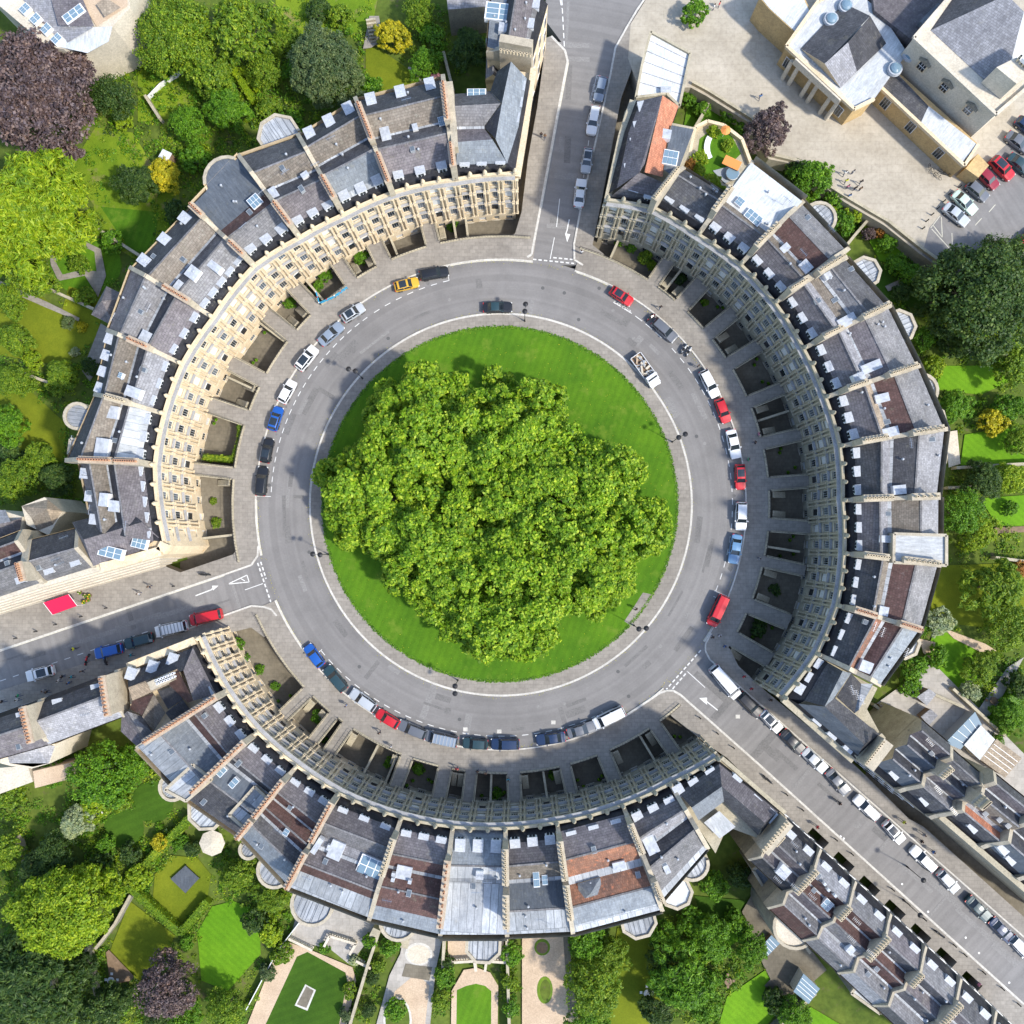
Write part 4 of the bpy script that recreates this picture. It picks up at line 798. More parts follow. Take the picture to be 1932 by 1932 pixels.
for i in range(7):
    f0 = (1482+66*i, 1540+61*i); f1 = (1482+66*(i+1), 1540+61*(i+1)); ex_ = (72, 80) if i == 0 else (102, 110); r0 = (f0[0]-ex_[0], f0[1]+ex_[1]); r1 = (f1[0]-ex_[0], f1[1]+ex_[1])
    by = ((('round', 1500, 1748, 42, 9.0, 'cream'),) if i == 2 else ())
    ex = {0: (('flat', 0, 0, [(1419, 1640), (1440, 1625), (1470, 1665), (1450, 1690)], 5, 'B'), ('hatch', 1478, 1645, 1.7, 1.7), ('aerial', 1460, 1650)), 1: (('sky', 1560, 1708, 1.4, 1.6), ('hatch', 1556, 1668, .4, .4), ('hatch', 1563, 1679, .4, .4), ('hatch', 1576, 1690, .4, .4)), 2: (('aerial', 1597, 1760), ('hatch', 1605, 1792, 1, 1.2)), 4: (('flat', 0, 0, [(1604, 1872), (1616, 1856), (1668, 1898), (1660, 1912)], 10, 'W'),)}.get(i, ())
    house(lab[i], [f0, f1, r1, r0], 10.4, prf[i], (1 if i in (0,) else 2, 0), ((.25, .62, 10),) if i % 2 else ((.3, .5, 6),), 'pot_buff', 2, 0, stone='stone_dark', zb=-3.2, group=GG, extras=ex, bays=by, wth=.4, sth=3.6)
# long street, northeast side
def ne_house(label, f0, f1, dx, dy, h, prof, **kw): return house(label, [f1, f0, (f0[0]+dx, f0[1]+dy), (f1[0]+dx, f1[1]+dy)], h, prof, stone='stone_grey', group=GGE, nd=1, **kw)
ne_house('long street house with two deep navy slate gables next the row of buff pots', (1640, 1446), (1694, 1492), 98, -90, 11, 'k.08:.6 F.32:3 k.44:1.2 F.60:2.8 k.72:1.2 p.88:2.6 d.99:.4', walls=(0, 0), pots=())
ne_house('long street house with dark grey hipped slates beside the navy gables', (1694, 1492), (1752, 1542), 98, -84, 11, 'd.08:.6 d.32:3 g.44:1.2 p.60:2.8 k.72:1.2 g.88:2.6 d.99:.4', walls=(1, 2), pots=((.6, .8, 5),), potk='pot_buff')
ne_house('long street house with a red-tiled courtyard and white pots', (1776, 1538), (1850, 1598), 96, -84, 12, 'k.08:.4 d.28:2.4 O.36:1 l.42:1 b.62:2.6 k.74:1.2 p.9:2.4 d.99:.4', walls=(0, 2), pots=((.5, .66, 7),), potk='pot_buff')
ne_house('long street house with blue slates and two white attic boxes, by the right edge', (1850, 1598), (1918, 1658), 96, -84, 12, 'k.08:.4 F.36:3 k.52:1 d.7:2.4 g.99:.4', walls=(1, 1), pots=(), extras=(('hatch', 1895, 1600, 1.6, 1.6),))
ne_house('last long street house at the right edge, dark slates', (1918, 1658), (1990, 1722), 96, -84, 12, 'k.08:.4 F.36:3 k.52:1 d.7:2.4 g.99:.4', walls=(1, 1), pots=())
fb = MB()
for dz, off in ((11.8, 0), (8.2, 3), (5.2, 6), (2.2, 8)):
    G = gl([(1775-off*.6, 1541+off), (1990-off*.6, 1726+off)], dz); fb.strip(G[0], G[1], .8, -3.2, dz, 'stone_grey')
o = fb.build('stone_frontage'); tag(o, 'weathered stone frontage of the right-hand terrace of the long street', 'wall')
# street going north: terrace on its west side, top centre
house('tall terraced house at the top edge with a white rooftop conservatory', [(1034, 0), (1003, 112), (918, 100), (926, -10)], 12.5, 'd.12:.6 g.22:1.2 p.55:3.4 k.72:1.2 B.99:1.6', (0, 1), (), nd=3, stone='stone', extras=(('sky', 942, 22, 2.6, 4.2), ('hatch', 950, 52, 1.4, 1.4)))
hn = bpy.data.objects['terraced_house'] if False else None
b = MB(); b.strip(g(944, 101, 13), g(1004, 112, 13), 1.2, 6, 17, 'stack'); tw = empty('chimney_stack', frame(g(975, 107, 13), Vector((0, 1, 0)), 0), 'long stone chimney wall with ten cream pots at the top of the northern street', 'chimney')
b.build('wall', tw)
for i in range(10): put('chimney_pot', ME_POT['pot_buff'], tw, frame(g(945+6.1*i, 98+1.0*i, 17), Vector((0, 1, 0)), 17))
house('narrow stone rear wing with small slate roof behind the top edge terrace', [(948, 60), (944, 150), (916, 150), (920, 60)], 8, 'k.10:.2 k.5:1.4 p.99:.2', (0, 0), (), nd=0, stone='stone')
house('low grey slate building cut by the top edge among hedges', [(920, 12), (845, 18), (840, -40), (930, -40)], 4, 'l.99:2', (0, 0), (), nd=0, stone='stone_dark')
# white lead roofed building north east of the ring
ne = empty('house', frame(g(1245, 120, 6), Vector((.1, 1, 0)), 0), 'low building with a white stained lead roof beside the northern street', 'house')
P_ = [(1228, 59), (1303, 100), (1282, 200), (1258, 176), (1200, 183), (1212, 120)]
body(ne, P_, 7.5, 'stone_grey', -.1); b = MB(); G = gl(P_, 7.5); b.poly([p+Vector((0, 0, .04)) for p in G], 'W')
for f in (.14, .3, .46, .62, .78):
    a_ = G[0]*(1-f)+G[4]*f; c_ = G[1]*(1-f)+G[2]*f; b.strip(a_, c_, .1, 7.5, 7.58, 'l')
b.build('roof', ne); parapet(ne, P_, 7.9, 'stone_grey', .4, .6, closed=True)
put('roof_hatch', ME_HATCH, ne, frame(g(1256, 170, 8), Vector((0, 1, 0)), 8) @ Matrix.Diagonal((1.6, .9, 2, 1)))
# roof garden terrace
rg = empty('roof_garden', frame(g(1340, 300, 4), Vector((.5, .8, 0)), 0), 'walled roof garden with a white curved bench and orange parasol', 'terrace')
P_ = [(1294, 322), (1375, 368), (1418, 310), (1400, 262), (1366, 236), (1335, 228), (1312, 240)]
body(rg, P_, 5, 'stone_grey', -3.2); 
b = MB(); b.prism(gl([(1310, 330), (1352, 335), (1398, 290), (1380, 255), (1350, 240), (1320, 262)], 5.03), 4.9, 5.04, 'lawn'); b.build('turf', rg)
parapet(rg, P_[2:]+P_[:1], 5.8, 'stone', .5, .9)
b = MB(); b.prism(gl([(1345, 322), (1382, 312), (1400, 330), (1368, 346)], 5.2), 5, 5.2, 'grey_paint'); b.build('decking', rg)
def bench_(b):
    for i in range(6):
        a0, a1 = R(150+10*i), R(160+10*i); b.poly([(3*math.cos(a0), 3*math.sin(a0), .45), (3*math.cos(a1), 3*math.sin(a1), .45), (3.9*math.cos(a1), 3.9*math.sin(a1), .45), (3.9*math.cos(a0), 3.9*math.sin(a0), .45)], 'white_paint')
        b.poly([(3.9*math.cos(a0), 3.9*math.sin(a0), 0), (3.9*math.cos(a1), 3.9*math.sin(a1), 0), (3.9*math.cos(a1), 3.9*math.sin(a1), .45), (3.9*math.cos(a0), 3.9*math.sin(a0), .45)], 'white_paint')
        b.poly([(3*math.cos(a0), 3*math.sin(a0), 0), (3*math.cos(a1), 3*math.sin(a1), 0), (3*math.cos(a1), 3*math.sin(a1), .45), (3*math.cos(a0), 3*math.sin(a0), .45)], 'white_paint')
tag(put('bench', shared('bench', bench_), None, Matrix.Translation(g(1374, 281, 5))), 'white curved bench on the roof garden lawn', 'bench')
def disc(r, k, z0=0, z1=.05, n=16):
    def f(b): b.cyl((0, 0), r, r, z0, z1, k, n)
    return f
def tub(b): b.cyl((0, 0), .95, 1.0, 0, .8, 'grey_paint', 20); b.cyl((0, 0), .85, .85, .8, .81, 'glass_blue', 20); b.cyl((0, 0), 1.05, 1.0, .7, .82, 'white_paint', 20, 'glass_blue')
tag(put('hot_tub', shared('hot_tub', tub), None, Matrix.Translation(g(1380, 331, 5.2))), 'round hot tub with pale water on the roof garden deck', 'hot tub')
b = MB(); b.prism(gl([(1370, 292), (1400, 306), (1392, 322), (1362, 308)], 6.4), 6.3, 6.4, 'orange_cloth', None, True)
for u, v in ((1370, 293), (1399, 306), (1391, 321), (1363, 308)): p = g(u, v, 6.3); b.tube((p.x, p.y, 5), p, .04, 'iron')
tag(b.build('canopy'), 'square orange fabric canopy over the roof garden deck', 'canopy')
def parasol(k, r=1.3, n=8):
    def f(b):
        b.tube((0, 0, 0), (0, 0, 2.5), .04, 'white_paint')
        for i in range(n):
            a, c = 2*math.pi*i/n, 2*math.pi*(i+1)/n; b.poly([(0, 0, 2.6), (r*math.cos(a), r*math.sin(a), 2.15), (r*math.cos(c), r*math.sin(c), 2.15)], k)
    return f
tag(put('parasol', shared('parasol', parasol('orange_cloth', .8)), None, Matrix.Translation(g(1363, 258, 5))), 'small round orange parasol on the roof garden', 'parasol')
tag(put('parasol', shared('parasol', parasol('stone_pale', 2.1)), None, Matrix.Translation(g(403, 1588, -1.5)-Vector((0, 0, 1.5)))), 'large white octagonal parasol in the garden left of the round lead bays', 'parasol')
# ------------------------------------------------------------------ the assembly building, top right
ar = empty('assembly_hall', frame(g(1700, 100, 6), Vector((.6, .8, 0)), 0), 'large pale stone hall with portico, ochre wings and a tall hipped ballroom block', 'building')
def band(a, c, z0, z1, k, root, name='wall', th=.6):
    b = MB(); P = gl([a, c], z1); b.strip(P[0], P[1], th, z0, z1, k); return b.build(name, root)
LW_ = [(1653, 155), (1820, 312), (1846, 272), (1679, 122)]
body(ar, LW_, 4.6, 'ochre', 0)
polyroof(ar, [('d', [(1656, 154, 4.7), (1738, 230, 4.7), (1752, 200, 5.1), (1681, 126, 5.1)]), ('W', [(1738, 230, 4.71), (1816, 306, 4.71), (1843, 272, 4.9), (1752, 200, 5.1)])], 'wing_roof')
parapet(ar, [LW_[3], LW_[0], LW_[1], LW_[2]], 5.0, 'stone', .5, .5)
BR_ = [(1725, 70), (1880, 215), (1990, 120), (1838, -60)]
body(ar, BR_, 10.9, 'stone_pale', 0, 'ballroom_wall')
def inset(P, f): c = (sum(p[0] for p in P)/len(P), sum(p[1] for p in P)/len(P)); return [(c[0]+(p[0]-c[0])*f, c[1]+(p[1]-c[1])*f) for p in P]
I_ = inset(BR_, .86)
b = MB(); G = gl(BR_, 11); b.prism(G, 10.3, 11.1, 'stone_pale'); b.build('cornice', ar)
polyroof(ar, [('l', [(1756, 57, 11.15), (1890, 182, 11.15), (1932, 22, 15), (1900, -10, 15)]), ('W', [(1890, 182, 11.15), (1985, 110, 11.15), (1932, 22, 15)]), ('d', [(1756, 57, 11.15), (1900, -10, 15), (1838, -60, 11.15)]), ('d', [(1985, 110, 11.15), (1838, -60, 11.15), (1900, -10, 15), (1932, 22, 15)])], 'ballroom_roof')
parapet(ar, BR_, 11.6, 'stone_pale', .5, .5, 'ballroom_parapet', True)
b = MB(); b.prism(gl([(1880, 127), (1918, 108), (1950, 138), (1918, 158)], 15.4), 11.2, 15.4, 'stone_pale')
b2 = b.build('chimney_stack', ar)
for i in range(7):
    for j in range(2): put('chimney_pot', ME_POT['pot_buff'], b2, frame(g(1922+5*i-(j*4), 110+4.6*i+j*5, 15.4), Vector((1, 0, 0)), 15.4))
put('skylight', ME_SKYL, ar, frame(g(1955, 103, 17), Vector((-.7, .7, 0)), 16.6) @ Matrix.Diagonal((3, 2, 1, 1)))
PB_ = [(1478, 72), (1612, 196), (1650, 186), (1690, 96), (1640, 20), (1590, -30), (1550, -30)]
PB_ = [(1484, 86), (1612, 205), (1650, 186), (1712, 100), (1660, 20), (1600, -30), (1545, 0)]
body(ar, PB_, 5.4, 'ochre', 0, 'portico_wall')
b = MB(); b.poly([g(u, v, 6.25) for u, v in PB_], 'W'); b.build('flat_roof', ar)
parapet(ar, [PB_[5], PB_[6], PB_[0], PB_[1], PB_[2]], 6.7, 'stone', .5, .5, 'portico_parapet')
polyroof(ar, [('d', [(1511, 92, 6.4), (1556, 120, 8.6), (1642, 30, 8.6), (1592, 6, 6.4)]), ('l', [(1556, 120, 8.6), (1586, 166, 6.4), (1617, 135, 7), (1600, 80, 8.6)]), ('k', [(1600, 80, 8.6), (1617, 135, 7), (1672, 82, 6.4), (1642, 30, 8.6)]), ('stone', [(1511, 92, 6.4), (1556, 120, 8.6), (1586, 166, 6.4)])], 'portico_roof')
# pediment and columns over the entrance
b = MB(); P = gl([(1505, 106), (1590, 185)], 6.6); b.strip(P[0], P[1], 1.2, 5.2, 6.6, 'stone_pale'); b.build('entablature', ar)
for i in range(8):
    if i in (0, 1, 3, 4, 6, 7): 
        p = g(1503+(1588-1503)*i/7-9, 108+(187-108)*i/7+8, 5); b = MB(); b.cyl(p, .38, .32, 0, 5.2, 'stone_pale', 10); b.build('column', ar)
NR_ = [(1433, -5), (1450, 16), (1505, 66), (1535, 30), (1500, -40)]
body(ar, NR_, 6.0, 'ochre', 0, 'north_wing_wall'); b = MB(); b.poly([g(u, v, 6.05) for u, v in inset(NR_, .93)], 'W'); b.build('north_wing_roof', ar)
b = MB(); b.prism(gl([(1650, 20), (1720, 75), (1790, 0), (1740, -60), (1640, -60)], 7), 0, 7, 'p'); b.prism(gl([(1735, 40), (1768, 68), (1800, 30), (1770, 5)], 8), 7, 8, 'B'); b.build('link_roof', ar)
def dome_(b):
    b.cyl((0, 0), 1.15, 1.1, 0, .5, 'lead_top', 20)
    for k_ in range(3):
        a0, a1 = k_*R(30), (k_+1)*R(30); b.cyl((0, 0), .9*math.cos(a0), .9*math.cos(a1)+.01, .5+.45*math.sin(a0), .5+.45*math.sin(a1), 'glass_blue', 20)
ME_DOME = shared('domed_skylight', dome_)
for u, v in ((1570, 33), (1598, 8), (1691, 127), (1720, 100)): put('domed_skylight', ME_DOME, ar, Matrix.Translation(g(u, v, 7.2)-Vector((0, 0, .7))))
def bigwin(b):
    b.box(-.75, .75, -.06, .02, 0, 2.4, 'white_paint')
    for i in range(3):
        for j in range(4): b.box(-.66+i*.45, -.66+i*.45+.4, -.1, -.05, .08+j*.58, .08+j*.58+.52, 'glass')
ME_BW = shared('window', bigwin)
nSW = Vector((.69, .72, 0))     # into the building, seen from the square
def onwall(a, c, f, z, root, me, nm='window', zt=4.6, off=0.0):
    P = gl([a, c], zt); p = P[0].lerp(P[1], f); d = (P[1]-P[0]).normalized(); n = Vector((-d.y, d.x, 0))
    if n.dot(nSW) < 0: n = -n
    put(nm, me, root, frame(p-n*off, n, z))
for f in (.17, .46, .78): onwall(LW_[0], LW_[1], f, 1.3, ar, ME_BW, zt=4.6, off=.03)
for f in (.11, .87): onwall(PB_[0], PB_[1], f, 1.9, ar, ME_BW, zt=6.2, off=.03)
onwall(NR_[0], NR_[2], .55, 2, ar, ME_BW, zt=6, off=.03)
def nich(b):
    b.box(-.8, .8, -.08, .02, 0, 2.2, 'stone'); b.box(-.62, .62, -.12, -.04, .2, 2.0, 'glass')
    for i in range(2): b.box(-.22+i*.4, -.18+i*.4, -.15, -.1, .2, 2, 'white_paint')
    b.box(-.62, .62, -.15, -.1, 1.05, 1.12, 'white_paint')
    b.prism([(-1.1, -.1), (1.1, -.1), (1.1, -.45), (-1.1, -.45)], 2.2, 2.35, 'stone_dark', None, True)
    b.poly([(-1.1, -.45, 2.35), (1.1, -.45, 2.35), (0, -.45, 2.9)], 'stone_dark'); b.poly([(-1.1, -.45, 2.35), (0, -.45, 2.9), (0, 0, 2.9), (-1.1, 0, 2.35)], 'stone_dark'); b.poly([(1.1, -.45, 2.35), (0, -.45, 2.9), (0, 0, 2.9), (1.1, 0, 2.35)], 'stone_dark')
ME_N = shared('window', nich)
for f in (.22, .5, .8): onwall(BR_[0], BR_[1], f, 6.6, ar, ME_N, zt=10.9, off=.03)
b = MB(); P = gl([(1846, 300), (1818, 330), (1760, 275)], 3); b.prism(gl([(1822, 318), (1846, 335), (1866, 312), (1845, 290)], 3.2), 0, 3.2, 'ochre'); b.build('porch', ar)
# top left building
tl = empty('house', frame(g(90, 50, 8), Vector((0, 1, 0)), 0), 'pale building in the top left corner with grey slates, skylights and a bright white bay', 'house')
P_ = [(-40, -50), (95, -50), (215, 55), (205, 70), (118, 95), (-40, -25)]
body(tl, [(-40, -60), (240, -60), (245, 15), (212, 50), (120, 92), (90, 88), (-40, -22)], 8, 'stone_pale')
polyroof(tl, [('l', [(-10, -60, 8.1), (80, -60, 9), (175, 52, 9), (120, 85, 8.1)]), ('p', [(80, -60, 9.02), (155, -5, 9.02), (178, 50, 9.02), (110, 48, 9.02)]), ('W', [(106, 65, 8.2), (150, 52, 8.3), (212, 50, 8.2), (205, 78, 8.2), (165, 100, 8.2), (110, 88, 8.2)]), ('sand', [(140, -20, 8.2), (240, -40, 8.2), (240, 12, 8.2), (182, 50, 8.2)]), ('T', [(182, 8, 9), (198, -6, 9), (228, 14, 9), (198, 32, 9)])])
for i in range(4): put('skylight', ME_SKYL, tl, frame(g(45+20*i, 14+19*i, 9), Vector((.7, .7, 0)), 8.7) @ Matrix.Diagonal((1.2, 1.6, 1, 1)))
put('skylight', ME_SKYL, tl, frame(g(134, 20, 10), Vector((-.6, .8, 0)), 9.2) @ Matrix.Diagonal((3.6, 1.5, 1, 1)))
# ------------------------------------------------------------------ road markings
mk = MB()
def dash(a, c, wd, dl, gap, k='line', z=.012):
    A, C = g(*a, z), g(*c, z); d = C-A; L_ = d.length; d.normalize(); t = 0
    while t < L_: e = min(L_, t+dl); mk.strip(A+d*t, A+d*e, wd, z-.01, z, k); t = e+gap
def dasharc(r, a0, a1, wd, dl, gap, k='line', z=.012):
    A = arc(r, a0, a1, max(2, int(abs(a1-a0)))); 
    if dl is None:
        for p, q_ in zip(A, A[1:]): dash(p, q_, wd, 99, 1, k, z)
    else:
        n = int(abs(a1-a0)/360*2*math.pi*r*S/(dl+gap))
        for i in range(n):
            s_ = (a1-a0)/n; dash(pol(r, a0+s_*i), pol(r, a0+s_*(i+dl/(dl+gap))), wd, 99, 1, k, z)
dasharc(434, 103, 125, .11, 1.0, 1.0); dasharc(434, 125.5, 178, .11, .9, .7)
dasharc(437, 46, 62, .11, 1.2, .6); dasharc(437, -22, 44, .11, 1.0, 1.0)
dasharc(437, 219, 296, .11, 1.0, .9)
for a_ in (103, 178, -22, 219, 296): dash(pol(434, a_), pol(460, a_), .1, 9, 1)
dash((985, 487), (1083, 497), .2, .55, .35); dash((1044, 486), (1084, 490), .2, .55, .35)
dash((486, 1062), (513, 1142), .2, .55, .35); dash((492, 1060), (502, 1092), .2, .55, .35)
dash((1255, 1303), (1323, 1226), .2, .55, .35); dash((1262, 1308), (1297, 1267), .2, .55, .35)
dash((1056, 375), (1050, 428), .11, 9, 1); dash((1046, 448), (1038, 489), .11, 9, 1)
dash((462, 1113), (496, 1101), .11, 9, 1); dash((1296, 1266), (1330, 1297), .11, 9, 1)
dash((0, 1285), (292, 1187), .1, 1.0, 1.2); dash((1128, 145), (1092, 398), .1, .9, .9); dash((1060, 0), (1066, 110), .16, .9, .5); dash((1057, 0), (1060, 16), .16, .9, .5)
for p_ in (((1120, 168), (1126, 142)), ((1126, 142), (1134, 143)), ((1090, 390), (1108, 394)), ((345, 1183), (348, 1197)), ((1284+62, 1125), (1290+66, 1130))): dash(*p_, .1, 9, 1)
def arrow(pts, head, wd=.18):
    for a, c in zip(pts, pts[1:]): dash(a, c, wd, 99, 1)
    mk.prism(gl(head, .013), .002, .013, 'line')
arrow([(1074, 414), (1070, 434), (1068, 440), (1071, 446)], [(1066, 440), (1076, 442), (1070, 457)])
arrow([(369, 1124), (398, 1113), (404, 1108)], [(400, 1105), (412, 1105), (402, 1114)])
arrow([(1354, 1340), (1334, 1324), (1330, 1322)], [(1334, 1316), (1334, 1330), (1319, 1317)])
for a, c in (((430, 1102), (466, 1085)), ((466, 1085), (470, 1098)), ((470, 1098), (430, 1102)), ((455, 1092), (462, 1096))): dash(a, c, .14, 99, 1)
# kerbside lines
for r_, a0, a1 in ((460.5, 82.5, 102), (460.5, 62, 72), (460.5, -34, -23), (460.5, 296, 309), (460.5, 179, 192), (460.5, 203, 218)): dasharc(r_, a0, a1, .12, None, 0, 'line_pale')
dash((0, 1229), (423, 1086), .15, 999, 1, 'line_pale'); dash((1284, 1313), (1990, 1952), .13, 9999, 1, 'line_pale'); dash((1022, 392), (1054, 217), .12, 999, 1, 'line_pale')
dash((1054, 217), (1073, 118), .12, 999, 1, 'line_pale')
for p_, q_ in (((1774, 407), (1756, 430)), ((1776, 409), (1778, 448)), ((1796, 440), (1797, 462)), ((1758, 432), (1800, 478)), ((1760, 424), (1778, 448)), ((1840, 425), (1852, 412)), ((1866, 400), (1878, 386))): dash(p_, q_, .12, 99, 1, 'line_pale', .152)
# metal covers and patches
for u, v in ((1505, 1612), (1552, 1556), (1586, 1578), (1617, 1638), (1592, 1582), (1702, 1668), (1751, 1720), (1822, 1769), (1847, 1798), (1904, 1854)): c_ = g(u, v, 0); mk.cyl(c_, .16, .16, 0, .015, 'white_paint', 8)
for u, v in ((1044, 1363), (942, 1380), (878, 1376), (1392, 1352)): c_ = g(u, v, 0); mk.prism([(c_.x-.35, c_.y-.3), (c_.x+.35, c_.y-.3), (c_.x+.35, c_.y+.3), (c_.x-.35, c_.y+.3)], 0, .01, 'kerb')
tag(mk.build('road_marking'), kind='structure')
mat_plain('tar', (.1, .1, .1), .9); ground_mat('patch', (.15, .146, .142), (.19, .184, .178), .4, 4); ground_mat('patch_light', (.21, .204, .198), (.25, .243, .235), .4, 4)
rp = MB(); r2 = random.Random(21)
pz = [.002]
def patch(u, v, L_, W_, a, k):
    pz[0] += .00006
    c = g(u, v, 0); d = Vector((math.cos(R(a)), math.sin(R(a)))); rp.strip(Vector((c.x, c.y))-d*L_/2, Vector((c.x, c.y))+d*L_/2, W_, -.003, pz[0], k)
for i in range(46):
    a = r2.uniform(0, 360); r_ = r2.uniform(RI+10, RK-34); u, v = pol(r_, a); patch(u, v, r2.uniform(.8, 6), r2.uniform(.35, 1.3), a+90+r2.choice([0, 0, 0, 90]), r2.choice(['patch', 'patch', 'patch_light']))
for (u0, v0, u1, v1, n) in ((1080, 10, 1060, 470, 9), (20, 1250, 460, 1110, 9), (1320, 1290, 1925, 1830, 16)):
    for i in range(n):
        f = (i+r2.random())/n; aa = math.degrees(math.atan2(v0-v1, u1-u0)); u = u0+(u1-u0)*f+r2.uniform(-16, 16); v = v0+(v1-v0)*f+r2.uniform(-10, 10); patch(u, v, r2.uniform(1, 9), r2.uniform(.3, 1.2), aa+r2.choice([0, 0, 90]), r2.choice(['patch', 'patch_light']))
for i in range(26):
    a = r2.uniform(0, 360); u, v = pol(r2.uniform(RI+6, RK-8), a); c_ = g(u, v, 0); rp.cyl(c_, .3, .3, 0, .0095, r2.choice(['tar', 'patch_light']), 10)
for i in range(40):   # oil spots in the bays
    a = r2.choice([r2.uniform(105, 178), r2.uniform(-22, 60), r2.uniform(220, 295)]); u, v = pol(r2.uniform(440, 458), a); c_ = g(u, v, 0); n_ = 9; q_ = r2.uniform(.15, .45); pz[0] += .00006; rp.poly([(c_.x+q_*r2.uniform(.6, 1.2)*math.cos(6.283*j/n_), c_.y+q_*r2.uniform(.6, 1.2)*math.sin(6.283*j/n_), pz[0]) for j in range(n_)], 'patch')
tag(rp.build('road_patches'), kind='structure')
def text(s_, u, v, ang, size, k='line', z=.014):
    cu = bpy.data.curves.new('lettering', 'FONT'); cu.body = s_; cu.size = size; cu.align_x = 'CENTER'; cu.align_y = 'CENTER'; cu.space_character = 1.15
    t = bpy.data.objects.new('lettering', cu); COL.objects.link(t); bpy.context.view_layer.update()
    me = bpy.data.meshes.new_from_object(t.evaluated_get(bpy.context.evaluated_depsgraph_get())); bpy.data.objects.remove(t)
    me.materials.clear(); me.materials.append(MAT[k]); o = put('road_lettering', me, None, Matrix.Translation(g(u, v, z)) @ Matrix.Rotation(R(ang), 4, 'Z')); return tag(o, kind='structure')
text('CAR CLUB', 1174, 579, -32, .62); text('DISABLED', 1118, 176, -101, .62)
# ------------------------------------------------------------------ railings of the sunken courts
def rail(P, k='stone_grey', hh=.95):
    b = MB()
    for a, c in zip(P, P[1:]):
        d = c-a; L_ = d.length
        if L_ < .1: continue
        d.normalize(); b.strip(a, c, .3, -.2, .28, k); b.strip(a, c, .05, hh+.1, hh+.15, 'iron')
        n = max(2, int(L_/.45))
        for i in range(n+1): p = a+d*(L_*i/n); b.box(p.x-.02, p.x+.02, p.y-.02, p.y+.02, .28, hh+.15, 'iron')
    return b
GR = 'railings round the sunken front courts'
SN = {'N': 'northwest', 'E': 'eastern', 'S': 'southern'}
bseq = {'N': list(range(0, 8)), 'E': list(range(8, 19)), 'S': list(range(19, 29))}
for k_, ids in bseq.items():
    for n_, bi in enumerate(ids):
        P = brp[bi]
        for i, j, sd_ in ((0, 3, 'near'), (1, 2, 'far')):
            A, C = g(*P[i], .1), g(*P[j], .1); A = A.lerp(C, .08); C = A.lerp(C, .93)
            if k_ == 'N' or k_ == 'S': sd2 = 'left' if (P[i][0] < P[1-i if i < 2 else i][0]) else 'right'
            else: sd2 = 'upper' if P[i][1] < P[1-i][1] else 'lower'
            frm = {'N': 'the northern street', 'E': 'the northern street', 'S': 'the west street'}[k_]
            tag(rail([A, C]).build('railing'), f'iron railing on the {sd2} side of the {ORD[n_]} walkway from {frm}, {SN[k_]} crescent', 'railing', GR)
rc_ = {}
ang = lambda u, v: math.degrees(math.atan2(CC[1]-v, u-CC[0])) % 360
for s_, (a0, a1) in SEG.items():
    bs = sorted([((ang(u, v)-a0) % 360, wd) for u, v, wd in BR if (ang(u, v)-a0) % 360 < a1-a0]); cur = 1.2 if s_ != 'E' else 2.5
    for a, wd in bs+[(a1-a0+.4, 0)]:
        hw = wd/2/RP*57.3
        if a-hw-cur > 1.0:
            nc = rc_.setdefault(s_, 0); rc_[s_] += 1
            tag(rail([g(*p, .1) for p in arc(RP-1, a0+cur, a0+a-hw, 4)]).build('railing'), f'pavement railing above the {ORD[nc]} sunken court, counted anticlockwise, {SN[s_]} crescent', 'railing', 'railings along the back of the pavement')
        cur = a+hw
